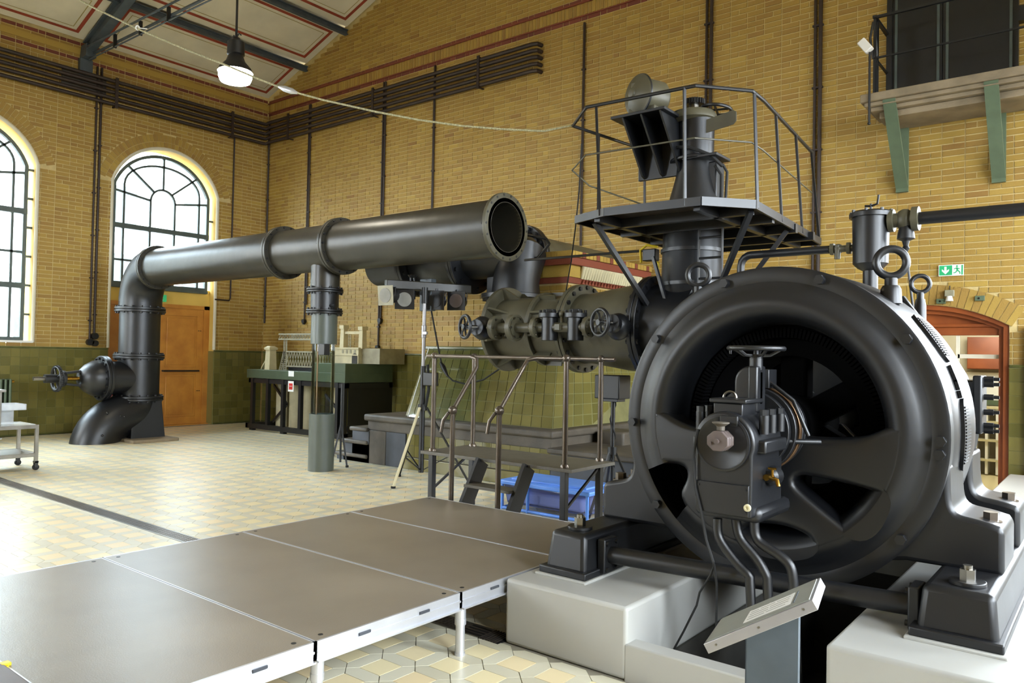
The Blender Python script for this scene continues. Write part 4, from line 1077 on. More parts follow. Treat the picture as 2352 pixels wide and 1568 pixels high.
def ledge(z0, z1, out, m, nm='cornice_band'):
    q = MB(); q.box(bx1-0.4, by0-out, z0, bx1+out, YB-0.045, z1); q.box(bx0, by0-out*0.6, z0, bx1-0.4, by0+0.1, z1)
    return part(nm, q, m, bk, bevel=0.004)
ledge(2.66, 2.74, 0.03, 'brick_red'); ledge(2.74, 2.90, 0.045, 'brick'); ledge(2.90, 3.0, 0.11, 'brick_red')
q = MB(); n = 26
for k in range(n):
    y = by0+0.25+k*(YB-0.3-by0-0.25)/n; q.cyl((bx1+0.05, y, 2.73), (bx1+0.09, y, 2.90), 0.022, 0.038, n=10)
part('moulded_bricks', q, 'model_cream', bk, kind='stuff')
q = MB()
for k in range(24):
    y = by0+0.25+k*0.08; q.add([(bx1+0.03,y,2.66),(bx1+0.03,y+0.07,2.66),(bx1+0.03,y+0.035,2.72),(bx1+0.06,y,2.66),(bx1+0.06,y+0.07,2.66),(bx1+0.06,y+0.035,2.72)], [(0,1,2),(3,5,4),(0,3,4,1),(1,4,5,2),(2,5,3,0)])
part('tooth_bricks', q, 'brick_red', bk, kind='stuff', smooth=False)
for k in range(25):
    m = MB(); y = by0-0.14+k*0.0885; m.box(bx1-0.1, y+0.004, 3.0, bx1+0.14, y+0.0845, 3.075, random.random()*0.6); part('top_brick', m, 'brick_red' if k % 4 == 3 else 'brick', bk, smooth=False)
for k in range(29):
    m = MB(); x = bx1-0.1-(k+1)*0.0885; m.box(x+0.004, by0-0.14, 3.0, x+0.0845, by0+0.1, 3.075, random.random()*0.6); part('top_brick', m, 'brick', bk, smooth=False)

# ================================================================ steel stair with landing
sx0, sx1, sy0, sy1, sz = -5.40, -3.74, 5.50, 6.10, 0.70
ss = thing('steel_stair', 'small steel stair with chequer plate landing and tube handrails by the stage', 'stair', ((sx0+sx1)/2, sy0, 0))
b = MB(); b.box(sx0-0.07, sy0-0.06, sz-0.03, sx1+0.08, sy1+0.06, sz); part('landing_plate', b, 'plate_grey', ss, bevel=0.003)
posts = {'fl': (-5.36, sy0), 'fr': (-3.77, sy0), 'bl': (-5.36, sy1), 'br': (-3.79, sy1)}
zr = 1.645
for k, (x, y) in posts.items():
    b = MB(); b.box(x-0.028, y-0.028, 0, x+0.028, y+0.028, sz-0.03); part('leg', b, 'iron_black', ss, bevel=0.003)
    b = MB(); b.cyl((x, y, sz), (x, y, zr), 0.024, n=14); part('post', b, 'steel_brown', ss)
    b = MB(); b.lathe((x, y, sz), (0,0,1), [(0, 0.04), (0.012, 0.04), (0.03, 0.03)], 14); part('post_foot', b, 'steel_brown', ss)
    b = MB(); b.sphere((x, y, zr), 0.036); part('post_ball', b, 'steel_brown', ss)
def xat(px_, y): return W(px_, 900, Y=y).x
xa, xb = -4.98, -4.38
yl = 5.13
pl, pr = W(1040, 942, Y=yl), W(1147, 943, Y=yl)
for xe, x_post, lo in ((xa, posts['fl'][0]-0.1, pl), (xb, posts['fr'][0], pr)):
    xs_ = lo.x
    b = MB(); sgn = 1 if x_post < xs_ else -1
    path = [(x_post, sy0, zr), (xs_-0.12*sgn, sy0, zr), (xs_-0.03*sgn, sy0-0.02, zr-0.02), (xs_, sy0-0.05, zr-0.10), (lo.x, lo.y, lo.z)]
    b.tube(path, 0.019, 12); part('handrail', b, 'steel_brown', ss)
    b = MB(); b.cyl((lo.x, lo.y, 0), (lo.x, lo.y, lo.z), 0.024, n=14); part('newel_post', b, 'steel_brown', ss)
    b = MB(); b.sphere(lo, 0.042); part('newel_ball', b, 'steel_brown', ss)
    b = MB(); b.tube([(lo.x-0.02, lo.y-0.03, lo.z-0.02), (lo.x-0.06, lo.y-0.06, lo.z-0.09), (lo.x-0.075, lo.y-0.07, lo.z-0.2)], 0.016, 10); part('rail_hook', b, 'steel_brown', ss)
b = MB(); b.tube([(posts['bl'][0]-0.02, sy1, zr), (posts['br'][0]+0.15, sy1, zr)], 0.019, 12); part('handrail', b, 'steel_brown', ss)
for x in (pl.x+0.07, pr.x+0.07):
    b = MB(); b.beam((x, sy0-0.03, sz-0.03), (x, yl-0.05, 0.0), 0.035, 0.16); part('stringer', b, 'iron_black', ss)
for k, f in enumerate((0.30, 0.62)):
    b = MB(); z = sz-(sz)*(f+0.04); y = sy0-0.03+(yl-0.05-sy0+0.03)*(f+0.04); b.box(pl.x+0.08, y-0.13, z, pr.x+0.06, y+0.06, z+0.025); part('tread', b, 'plate_grey', ss, bevel=0.003)
b = MB()
for (p, q_) in ((posts['fl'], posts['bl']), (posts['fr'], posts['br'])): b.beam((p[0], p[1], 0.32), (q_[0], q_[1], sz-0.05), 0.02, 0.02)
part('leg_brace', b, 'iron_black', ss, kind='stuff')

# ================================================================ blue lidded storage box on a frame
bx = thing('storage_box', 'translucent storage box with bright blue lid on a blue frame', 'box', (-4.8, 6.8, 0))
x0, x1, y0, y1 = W(1150, 1100, Y=6.5).x, W(1352, 1130, Y=6.5).x, 6.5, 7.12; zl = W(1352, 1130, Y=6.5).z
b = MB(); b.taper(x0+0.05, y0+0.05, x1-0.05, y1-0.05, 0.06, zl-0.04, -0.03); part('tub', b, 'frosted', bx, bevel=0.02)
b = MB(); b.box(x0-0.02, y0-0.02, zl-0.045, x1+0.02, y1+0.02, zl); b.box(x0+0.08, y0+0.08, zl-0.01, x1-0.08, y1-0.08, zl+0.018); part('lid', b, 'blue_lid', bx, bevel=0.012, seg=3)
b = MB()
for x in (x0+0.02, (x0+x1)/2-0.2, x1-0.02):
    for y in (y0+0.01, y1-0.01): b.cyl((x, y, 0), (x, y, zl-0.02), 0.017, n=8)
for y in (y0+0.01, y1-0.01): b.tube([(x0+0.02, y, 0.017), (x1-0.02, y, 0.017)], 0.016, 8)
for x in (x0+0.02, x1-0.02): b.tube([(x, y0, 0.017), (x, y1, 0.017)], 0.016, 8)
part('frame', b, 'blue_lid', bx)
b = MB(); b.taper(x0+0.12, y0+0.12, x1-0.15, y1-0.12, 0.065, zl-0.12, 0.03); part('contents', b, 'paper', bx, bevel=0.03)

# ================================================================ light stand with four spotlights
ls = thing('light_stand', 'black and silver lighting tripod with crossbar beside the dais', 'tripod', (-7.2, 7.14, 0))
LX, LY = -7.16, 7.14; zb = 2.568
zm = W(968, 840, Y=LY).z; zh = W(968, 935, Y=LY).z; zq2 = W(968, 765, Y=LY).z
b = MB(); b.cyl((LX, LY, 0.12), (LX, LY, zm), 0.035, n=16); part('lower_tube', b, 'iron_black', ls)
b = MB(); b.cyl((LX, LY, zm-0.05), (LX, LY, zb-0.05), 0.024, n=16); part('upper_tube', b, 'alu_dull', ls)
b = MB(); b.cyl((LX, LY, zq2-0.06), (LX, LY, zq2+0.1), 0.035, n=12); b.cbox((LX+0.05, LY-0.03, zq2), 0.08, 0.03, 0.04); part('clamp', b, 'alu_dull', ls, bevel=0.004)
b = MB(); b.cyl((LX, LY, zb-0.24), (LX, LY, zb-0.03), 0.04, n=14); b.cbox((LX-0.07, LY, zb-0.1), 0.09, 0.03, 0.05); part('head_clamp', b, 'plastic_black', ls)
b = MB(); b.cyl((LX, LY, zh-0.04), (LX, LY, zh+0.04), 0.06, n=14); part('spreader_collar', b, 'iron_black', ls)
for fx, fy, m in ((W(903, 1121, Z=0).x, W(903, 1121, Z=0).y, 'model_cream'), (W(1078, 1112, Z=0).x, W(1078, 1112, Z=0).y, 'iron_black'), (W(916, 1094, Z=0).x, W(916, 1094, Z=0).y, 'iron_black')):
    ft = Vector((fx, fy, 0.012)); top = Vector((LX, LY, zh)); top += Vector((ft.x-LX, ft.y-LY, 0)).normalized()*0.06
    b = MB(); b.beam(top, ft, 0.035, 0.02); part('leg', b, m, ls, bevel=0.003)
    b = MB(); b.cyl(ft-Vector((0,0,0.012)), ft+Vector((0,0,0.012)), 0.03, n=10); part('foot_pad', b, 'rubber', ls)
    md = top.lerp(ft, 0.62); b = MB(); b.beam(md, (LX, LY, 0.14), 0.02, 0.012); part('stay', b, 'iron_black', ls)
E0, E1 = W(886, 652, Z=zb), W(1080, 665, Z=zb)
dd = (E1-E0).normalized(); off = Vector((LX, LY, zb))-(E0+dd*((Vector((LX, LY, zb))-E0).dot(dd)))
b = MB(); b.beam(E0, E1, 0.10, 0.12); part('crossbar', b, 'iron_pipe', ls, bevel=0.012)
b = MB()
for s in (0.32, 0.28):
    p = E0.lerp(E1, s); b.cyl(p-Vector((0,0,0.16)), p+Vector((0,0,0.13)), 0.012, n=8); b.lathe(p+Vector((0,0,0.10)), (0,0,1), [(0, 0.01), (0.04, 0.04), (0.05, 0)], 10)
part('bar_bolt', b, 'iron_black', ls, kind='stuff')
pc = E0.lerp(E1, 0.42)+Vector((-0.03, 0.12, 0)); b = MB(); b.box(pc.x-0.11, pc.y-0.03, zb-0.32, pc.x+0.11, pc.y+0.06, zb+0.11); part('dimmer_box', b, 'steel_paint', ls, bevel=0.006)
b = MB(); b.cbox((LX+0.16, LY-0.02, W(985, 870, Y=LY).z), 0.17, 0.12, 0.17); part('power_box', b, 'plastic_black', ls, bevel=0.01)
b = MB(); b.tube([(LX+0.1, LY-0.02, zm+0.02), (LX+0.11, LY, zm-0.3), (LX+0.06, LY, zh+0.02)], 0.02, 8); part('cable', b, 'rubber', ls)

def spotlight(label, px_, py_, s, aim, frame_m, lens_m):
    p = E0.lerp(E1, s); c = W(px_, py_, Y=p.y-0.05); d = (Vector(aim)).normalized(); a, u, v = frame(d)
    t = thing('spotlight', label, 'spotlight', c, 'spotlights on the lighting crossbar')
    b = MB(); b.lathe(c, d, [(0.02, 0.0), (0.02, 0.07), (0.05, 0.075), (0.02, 0.105), (-0.06, 0.115), (-0.16, 0.09), (-0.22, 0.05), (-0.23, 0)], 20); part('housing', b, 'plastic_black', t)
    b = MB(); w = 0.13; b.prism([(-w,-w),(w,-w),(w,w),(-w,w)], c+d*0.03, u, v, d*0.012); part('gel_frame', b, frame_m, t, bevel=0.004)
    b = MB(); b.cyl(c+d*0.042, c+d*0.05, 0.095, n=24); part('lens', b, lens_m, t)
    b = MB(); top = Vector((c.x, c.y, zb-0.05)); b.tube([c+u*0.13, c+u*0.14+Vector((0,0,0.1)), top, c-u*0.14+Vector((0,0,0.1)), c-u*0.13], 0.009, 6); b.cyl(top, top+Vector((0,0,0.03)), 0.02, n=8); part('yoke', b, 'iron_black', t)
spotlight('spotlight with pale grey frame and clear lens at the crossbar end', 890, 678, 0.06, (0.1, -1, -0.1), 'model_grey', 'lens_glass')
spotlight('black spotlight with reflecting lens beside the pale framed one', 930, 687, 0.25, (0.7, -0.9, -0.15), 'plastic_black', 'lens_glass')
spotlight('black spotlight with plain dark filter next to the dimmer box', 1002, 690, 0.60, (0.4, -1, 0.0), 'plastic_black', 'plastic_black')
spotlight('black spotlight with dark red filter above the brick block', 1050, 691, 0.84, (0.4, -1, 0.0), 'plastic_black', 'nameplate')
b = MB(); Yc = YD+0.25
b.tube([W(990, 710, Y=Yc), W(1003, 780, Y=Yc), W(1015, 840, Y=Yc), W(1027, 862, Y=Yc)], 0.012, 8)
b.tube([W(1027, 862, Y=Yc), W(1040, 874, Y=Yc), W(1070, 882, Y=Yc), W(1110, 872, Y=Yc), W(1150, 845, Y=Yc)], 0.012, 8)
cb = solo('lamp_cable', b, 'rubber', 'black lamp cable with plug hanging before the tiled pedestal', 'cable', (W(1003, 780, Y=Yc).x, Yc, 1.2))
b = MB(); b.tube([W(1012, 832, Y=Yc), W(1018, 843, Y=Yc), W(1028, 864, Y=Yc)], [0.02, 0.038, 0.018], 10); part('plug', b, 'plastic_black', cb)

# second small stand with a black box
S2 = (W(1407, 1000, Y=7.05).x, 7.05); z2 = W(1407, 915, Y=7.05).z
t2 = thing('speaker_stand', 'small black tripod stand carrying a black box behind the generator foot', 'tripod', (S2[0], S2[1], 0))
b = MB(); b.cyl((S2[0], S2[1], 0.05), (S2[0], S2[1], z2), 0.024, n=12); part('pole', b, 'iron_black', t2)
b = MB(); b.box(S2[0]-0.16, S2[1]-0.12, z2, S2[0]+0.14, S2[1]+0.12, z2+0.25); part('speaker_box', b, 'plastic_black', t2, bevel=0.01)
b = MB(); b.box(S2[0]-0.1, S2[1]-0.08, z2-0.03, S2[0]+0.1, S2[1]+0.08, z2); part('mount_plate', b, 'iron_black', t2, bevel=0.004)
for a in (0.3, 2.4, 4.5):
    b = MB(); b.beam((S2[0]+0.03*math.cos(a), S2[1]+0.03*math.sin(a), 0.68), (S2[0]+0.34*math.cos(a), S2[1]+0.34*math.sin(a), 0.0), 0.022, 0.022); part('leg', b, 'iron_black', t2)
b = MB(); b.cyl((S2[0], S2[1], 0.64), (S2[0], S2[1], 0.72), 0.05, n=12); part('hub', b, 'iron_black', t2)
b = MB(); pts = [(S2[0]+0.03*math.cos(k*0.9), S2[1]+0.03*math.sin(k*0.9), z2-0.02-k*0.05) for k in range(15)]; b.tube(pts, 0.007, 6); part('coiled_cable', b, 'rubber', t2)

# ================================================================ display table with bridge model
TX0, TX1, TY0, TY1 = -14.62, -11.38, 9.3, 10.5
tb_ = thing('display_table', 'green topped display table on black steel frame against the gable wall', 'table', (-13.0, 9.9, 0))
b = MB(); b.box(TX0, TY0, 1.10, TX1, TY1, 1.28); part('table_top', b, 'table_green', tb_, bevel=0.006)
b = MB(); b.box(-12.4, TY0+0.004, 1.27, TX1-0.004, TY1, 1.46); part('raised_base', b, 'table_green', tb_, bevel=0.006)
b = MB(); b.box(TX0+0.05, TY0+0.02, 1.0, TX1+0.02, TY0+0.09, 1.09); b.box(TX0+0.05, TY1-0.1, 1.0, TX1+0.02, TY1-0.03, 1.09); b.box(TX1-0.05, TY0+0.02, 1.0, TX1+0.02, TY1, 1.09); b.box(TX0+0.05, TY0+0.02, 1.0, TX0+0.12, TY1, 1.09); part('upper_frame', b, 'iron_black', tb_, smooth=False)
b = MB(); b.box(TX0, TY0, 0.04, TX1+0.02, TY0+0.08, 0.14); b.box(TX0, TY1-0.1, 0.04, TX1+0.02, TY1-0.02, 0.14); b.box(TX0, TY0, 0.04, TX0+0.08, TY1, 0.14); b.box(TX1-0.06, TY0, 0.04, TX1+0.02, TY1, 0.14); part('lower_frame', b, 'iron_black', tb_, smooth=False)
for x in (566+14, 615, 650, 690, 775, 790):
    xx = W(x, 950, Y=TY0+0.04).x
    b = MB(); b.box(xx-0.04, TY0+0.005, 0.1, xx+0.04, TY0+0.075, 1.1); part('leg', b, 'iron_black', tb_, smooth=False)
for x in (TX0+0.2, TX0+1.3, TX1-0.5):
    b = MB(); b.box(x-0.06, TY0, 0, x+0.06, TY0+0.08, 0.05); part('foot', b, 'rubber', tb_, smooth=False)
b = MB(); ya = TY0+0.5
b.beam((TX0+0.25, ya, 0.95), (TX0+0.75, ya, 0.55), 0.03, 0.05); b.beam((TX0+0.75, ya, 0.55), (TX0+0.25, ya, 0.15), 0.03, 0.05); b.beam((TX1-0.7, TY0+0.1, 0.85), (TX1-0.2, TY0+0.1, 0.5), 0.03, 0.05); b.beam((TX1-0.2, TY0+0.1, 0.5), (TX1-0.75, TY0+0.1, 0.12), 0.03, 0.05)
part('cross_brace', b, 'iron_black', tb_, kind='stuff')
b = MB(); b.box(TX1-0.02, TY0+0.1, 0.1, TX1+0.0, TY1, 1.0); part('side_curtain', b, 'plastic_black', tb_, smooth=False)
for i, x in enumerate((650, 680, 706, 781)):
    xx = W(x, 930, Y=TY0+0.7).x; b = MB(); r = 0.145
    b.lathe((xx, TY0+0.7, 0.05), (0,0,1), [(0, r), (0.95, r)], 24)
    o = tag(link('float_cylinder', b.mesh('float_cylinder', (xx, TY0+0.7, 0.05)), 'model_cream', loc=(xx, TY0+0.7, 0.05)), ['cream cylinder under the display table below the red notice', 'cream cylinder under the display table next to the notice leg', 'cream cylinder under the display table hidden by the clear tube', 'cream cylinder under the display table right of the clear tube'][i], 'cylinder', 'cylinders under the display table')
b = MB(); c = W(669, 847+11, Y=TY0); b.box(c.x-0.09, TY0-0.004, c.z-0.055, c.x+0.09, TY0, c.z+0.055); part('label_card', b, 'paper', tb_, smooth=False)
nt = thing('red_notice', 'square notice with red centre hung on the display table', 'sign', (W(668, 887, Y=TY0).x, TY0-0.01, W(668, 887, Y=TY0).z))
c = W(668, 887, Y=TY0-0.01); b = MB(); b.box(c.x-0.09, TY0-0.012, c.z-0.105, c.x+0.09, TY0-0.004, c.z+0.105); part('card', b, 'paper', nt, smooth=False)
b = MB(); b.box(c.x-0.06, TY0-0.014, c.z-0.065, c.x+0.06, TY0-0.011, c.z+0.06); part('red_square', b, 'sign_red', nt, smooth=False)
b = MB()
for k in range(7): b.box(c.x-0.045+k*0.013, TY0-0.0155, c.z-0.003, c.x-0.037+k*0.013, TY0-0.0138, c.z+0.008)
part('small_lettering', b, 'paper', nt, kind='stuff', smooth=False)

md = thing('bridge_model', 'cream scale model of a boat lift with lattice girders and towers', 'model', (-13.0, 9.7, 1.28))
Ym = TY0+0.3
mz = lambda x, y, Y=Ym: W(x, y, Y=Y)
def lattice(x0, x1, z0, z1, y, n, r=0.012, cross=True):
    q = MB(); q.beam((x0,y,z0), (x1,y,z0), 0.03, 0.03); q.beam((x0,y,z1), (x1,y,z1), 0.03, 0.03)
    w = (x1-x0)/n
    for k in range(n):
        a = x0+k*w; q.beam((a,y,z0), (a+w/2,y,z1), r, r*1.3); q.beam((a+w/2,y,z1), (a+w,y,z0), r, r*1.3)
        if cross: q.beam((a,y,z1), (a+w/2,y,z0), r, r*1.3); q.beam((a+w/2,y,z0), (a+w,y,z1), r, r*1.3)
    return q
gx0, gx1 = mz(658, 830).x, mz(745, 830).x; gz0, gz1 = mz(700, 842).z, mz(700, 808).z
for k, y in enumerate((Ym, Ym+0.55)):
    part('lattice_girder', lattice(gx0, gx1, gz0, gz1, y, 7), 'model_grey', md, smooth=False)
ux0, ux1 = mz(641, 775).x, mz(735, 775).x; uz0, uz1 = mz(680, 779).z, mz(680, 767).z
for y in (Ym, Ym+0.3): part('upper_girder', lattice(ux0, ux1, uz0, uz1, y, 14, 0.008, False), 'model_grey', md, smooth=False)
tx = mz(655, 810).x
q = lattice(0, uz0-1.28, -0.05, 0.05, 0, 8, 0.01); q.v = [(tx+v[2], Ym, 1.28+v[0]) for v in q.v]; part('lattice_tower', q, 'model_grey', md, smooth=False)
q = lattice(0, 0.55, -0.04, 0.04, 0, 6, 0.01); q.v = [(tx-0.02-v[0]*0.35+v[2], Ym, gz1+0.0-v[0]+0.0) for v in q.v]; part('raking_leg', q, 'model_grey', md, smooth=False)
q = MB(); xx = mz(700, 790).x; q.box(xx-0.03, Ym+0.2, gz1, xx+0.03, Ym+0.26, uz0); part('mast', q, 'iron_black', md, smooth=False)
xx = mz(622, 820).x; q = MB(); q.taper(xx-0.09, Ym-0.09, xx+0.09, Ym+0.09, 1.28, mz(622, 803).z, 0.015); part('end_pier', q, 'model_cream', md, smooth=False)
q = MB(); zc2 = mz(622, 803).z; q.box(xx-0.1, Ym-0.1, zc2, xx+0.1, Ym+0.1, zc2+0.05); q.taper(xx-0.09, Ym-0.09, xx+0.09, Ym+0.09, zc2+0.05, zc2+0.08, 0.04); part('pier_cap', q, 'model_cream', md, smooth=False)
q = MB(); q.beam((xx-0.1, Ym, 1.5), (xx-0.28, Ym, 1.29), 0.1, 0.02); part('flying_buttress', q, 'model_cream', md, smooth=False)
q = MB(); q.box(gx0, Ym+0.05, 1.283, gx1, Ym+0.5, gz0+0.02); part('trough_bed', q, 'iron_black', md, smooth=False)
# gatehouse at the right end
hx0, hx1 = W(783, 815, Y=Ym+0.2).x, W(823, 815, Y=Ym+0.2).x; zt0, zt1 = 1.46, W(800, 800, Y=Ym+0.2).z
q = MB(); q.box(hx0-0.25, Ym+0.2, zt0, hx1, Ym+0.75, zt1); part('gatehouse', q, 'model_cream', md, smooth=False)
q = MB(); zz = W(800, 815, Y=Ym+0.2).z; q.box(hx0-0.27, Ym+0.18, zz-0.01, hx1+0.02, Ym+0.77, zz+0.012); q.box(hx0-0.27, Ym+0.18, zt1-0.01, hx1+0.02, Ym+0.77, zt1+0.02); part('gate_cornice', q, 'model_cream', md, smooth=False)
for k in range(4):
    q = MB(); x = hx0+0.06+k*0.12; q.prism([(p[0], p[1]) for p in arch_poly(x, 0.03, 0, 0.045, 0.075, 8)], (0, Ym+0.195, zz+0.03), (1,0,0), (0,0,1), (0, 0.012, 0)); part('niche_window', q, 'model_grey', md, smooth=False)
q = MB(); q.prism([(p[0], p[1]) for p in arch_poly((hx0+hx1)/2+0.16, 0.08, 0, 0.12, 0.2, 10)], (0, Ym+0.193, zt0), (1,0,0), (0,0,1), (0, 0.01, 0)); part('gate_arch', q, 'concrete_dark', md, smooth=False)
for xpx, top in ((790, 747), (833, 750)):
    x = W(xpx, 780, Y=Ym+0.3).x; zt2 = W(xpx, top, Y=Ym+0.3).z
    q = MB(); q.taper(x-0.06, Ym+0.24, x+0.06, Ym+0.36, zt1, zt2-0.06, 0.012); part('gate_tower', q, 'model_cream', md, smooth=False)
    q = MB(); q.box(x-0.065, Ym+0.23, zt2-0.07, x+0.065, Ym+0.37, zt2); part('tower_cap', q, 'model_cream', md, smooth=False)
q = MB(); a_, c_ = W(793, 764, Y=Ym+0.3), W(833, 764, Y=Ym+0.3); q.beam(a_, c_, 0.04, 0.05); part('gate_beam', q, 'model_cream', md, smooth=False)
q = MB(); xx = W(801, 780, Y=Ym+0.3).x; zz0 = W(801, 798, Y=Ym+0.3).z; q.beam((xx, Ym+0.3, zt1), (xx, Ym+0.3, a_.z), 0.012, 0.012); q.beam((xx+0.06, Ym+0.3, zt1), (xx+0.06, Ym+0.3, a_.z), 0.012, 0.012)
for k in range(6): q.beam((xx, Ym+0.3, zt1+k*0.07), (xx+0.06, Ym+0.3, zt1+k*0.07+0.06), 0.01, 0.01)
part('lift_frame', q, 'model_grey', md, smooth=False)
q = MB(); q.box(hx1+0.005, Ym+0.3, 1.46, W(872, 820, Y=Ym+0.3).x, Ym+0.95, W(850, 800, Y=Ym+0.3).z); part('bank_block', q, 'model_grey', md, smooth=False)

# ================================================================ stainless cart at the left edge
ct = thing('steel_cart', 'stainless steel trolley with acrylic trays on castors', 'cart', (-11.75, 3.6, 0))
cx0, cx1, cy0, cy1 = -12.1, -11.47, 2.7, 4.14
zt3, zl3 = W(85, 975, Y=cy1).z, W(85, 1040, Y=cy1).z
for x in (cx0, cx1):
    for y in (cy0, cy1):
        b = MB(); b.box(x-0.022, y-0.022, 0.12, x+0.022, y+0.022, zt3); part('post', b, 'steel_bare', ct, bevel=0.003)
        b = MB(); b.cyl((x-0.015, y, 0.04), (x+0.015, y, 0.04), 0.04, n=16); wl = part('castor_wheel', b, 'rubber', ct)
        b = MB(); b.box(x-0.03, y-0.02, 0.04, x-0.018, y+0.02, 0.12); b.box(x+0.018, y-0.02, 0.04, x+0.03, y+0.02, 0.12); b.box(x-0.03, y-0.025, 0.1, x+0.03, y+0.025, 0.125); part('castor_fork', b, 'iron_black', ct)
for z in (zt3, zl3):
    b = MB(); b.box(cx0-0.02, cy0, z-0.05, cx0+0.02, cy1, z); b.box(cx1-0.02, cy0, z-0.05, cx1+0.02, cy1, z); b.box(cx0, cy1-0.02, z-0.05, cx1, cy1+0.02, z); b.box(cx0, cy0, z-0.012, cx1, cy1, z-0.002); part('shelf', b, 'steel_bare', ct, bevel=0.002)
pz = W(15, 895, Y=3.75).z
b = MB(); b.box(cx1-0.06, 3.66, zt3, cx1-0.01, 3.72, pz); part('mast', b, 'steel_bare', ct, bevel=0.003)
b = MB(); b.box(cx1-0.4, 3.2, pz-0.03, cx1+0.05, 3.75, pz); part('mast_head', b, 'steel_bare', ct, bevel=0.003)
tr_ = thing('acrylic_tray', 'clear acrylic tray on a clear block standing on the steel cart', 'tray', (-11.8, 3.8, zt3))
za, zb2 = W(60, 945, Y=3.95).z, W(60, 931, Y=3.95).z
b = MB(); b.box(-12.0, 3.2, za, -11.62, 4.06, za+0.012); 
for q4 in ((-12.0, 3.2, -11.985, 4.06), (-11.635, 3.2, -11.62, 4.06), (-12.0, 4.045, -11.62, 4.06)): b.box(q4[0], q4[1], za, q4[2], q4[3], zb2)
part('tray', b, 'acrylic_white', tr_, smooth=False)
b = MB(); b.box(-11.88, 3.8, zt3, -11.74, 3.95, za); part('block', b, 'acrylic_white', tr_, smooth=False)
tk = thing('acrylic_tank', 'clear acrylic tank on the lower shelf of the steel cart', 'tank', (-11.75, 3.3, zl3))
b = MB(); b.box(-11.95, 3.2, zl3+0.002, -11.6, 3.72, zl3+0.34); b.box(-12.0, 3.15, zl3+0.2, -11.56, 3.76, zl3+0.215); part('tank_walls', b, 'acrylic_white', tk, smooth=False)
rd = thing('radiator', 'green column radiator on the tiled wall by the window', 'radiator', (-15.92, 4.9, 0.15))
for k in range(9):
    b = MB(); y = 5.28-k*0.075; b.box(-16.06, y-0.022, 0.16, -15.88, y+0.022, 1.07); part('column', b, 'green_paint', rd, bevel=0.018)
b = MB(); b.cyl((-15.97, 5.3, 1.02), (-15.97, 5.36, 1.02), 0.025, n=8); part('valve', b, 'brass', rd)
fe = thing('fire_extinguisher', 'red fire extinguisher beside the wooden double door', 'extinguisher', (XL-0.05, WIN_L[0]-half+0.1, 0.35))
c = Vector((XL-0.05, WIN_L[0]-half+0.14, 0.33))
b = MB(); b.lathe(c, (0,0,1), [(0, 0), (0, 0.08), (0.4, 0.08), (0.47, 0.03), (0.5, 0.03)], 16); part('cylinder', b, 'sign_red', fe)
b = MB(); b.cyl(c+Vector((0,0,0.5)), c+Vector((0,0,0.56)), 0.02, n=8); b.tube([c+Vector((0.02,0,0.52)), c+Vector((0.1,0,0.48)), c+Vector((0.1,0,0.2))], 0.012, 6); part('valve_hose', b, 'rubber', fe)

# folded stand whose legs show behind the grey column
fs_ = thing('folded_stand', 'thin black stand legs showing behind the grey support column', 'tripod', (-8.9, 7.35, 0))
hb_ = Vector((-9.02, 7.32, 0.62))
b = MB(); b.cyl((hb_.x, hb_.y, 0.05), (hb_.x, hb_.y, 1.2), 0.016, n=10); part('pole', b, 'iron_black', fs_)
for px_, py_ in ((797, 1073), (765, 1046), (760, 1070)):
    f = W(px_, py_, Z=0); b = MB(); b.beam(hb_, (f.x, f.y, 0.0), 0.02, 0.02); part('leg', b, 'iron_black', fs_)
    b = MB(); b.cyl((f.x, f.y, 0), (f.x, f.y, 0.03), 0.022, n=10); part('foot_cap', b, 'rubber', fs_)
# clear sheet leaning on the tiled pedestal
a1, a2 = W(985, 800, Y=8.34), W(937, 957, Y=7.93)
cs_ = thing('acrylic_sheet', 'clear acrylic sheet leaning against the tiled pedestal on the dais', 'sheet', (a2.x, a2.y, a2.z))
dx = Vector((1.25, 0, 0)); nn = dx.cross(a1-a2).normalized()*0.008
b = MB(); q = [a2, a2+dx, a1+dx, a1]; b.add(q+[p+nn for p in q], [(0,1,2,3),(7,6,5,4),(1,5,6,2),(2,6,7,3)]); part('pane', b, 'acrylic', cs_, smooth=False)
b = MB(); b.beam(a2+nn*0.5, a1+nn*0.5, 0.009, 0.009); part('polished_edge', b, 'paper', cs_, smooth=False)
# ================================================================ concrete plinths and pit
ZL, ZR = 0.37, 0.43
pl_ = thing('machine_plinth', 'pale grey painted concrete foundation with open pit below the generator', 'foundation', (-1.5, 5.2, 0))
b = MB(); b.box(-2.79, 3.49, -0.002, -1.99, 7.2, ZL); part('left_block', b, 'concrete_paint', pl_, bevel=0.02, seg=3)
b = MB(); b.add([(-1.005,3.49,0),(2.2,3.49,0),(2.2,10.4,0),(-1.005,10.4,0),(-1.005,3.49,ZR),(2.2,3.49,ZR),(2.2,10.4,ZR),(-1.005,10.4,ZR)], [(0,3,2,1),(4,5,6,7),(0,1,5,4),(1,2,6,5),(2,3,7,6),(3,0,4,7)]); part('right_block', b, 'concrete_paint', pl_, bevel=0.02, seg=3)
b = MB(); b.box(-2.0, 3.49, -0.2, -0.995, 3.60, 0.185); part('sill_wall', b, 'concrete_paint', pl_, bevel=0.008)
b = MB(); b.box(-2.0, 6.6, -0.9, -0.995, 7.2, 0.37); part('cross_wall', b, 'concrete_paint', pl_, bevel=0.01)
b = MB(); b.box(-2.05, 3.55, -1.0, -0.95, 6.7, -0.9); b.box(-2.03, 3.55, -0.95, -1.985, 6.65, 0.0); b.box(-1.01, 3.55, -0.95, -0.96, 6.65, 0.0); b.box(-2.0, 3.55, -0.95, -1.0, 3.605, -0.15); b.box(-2.0, 6.58, -0.95, -1.0, 6.65, 0.0)
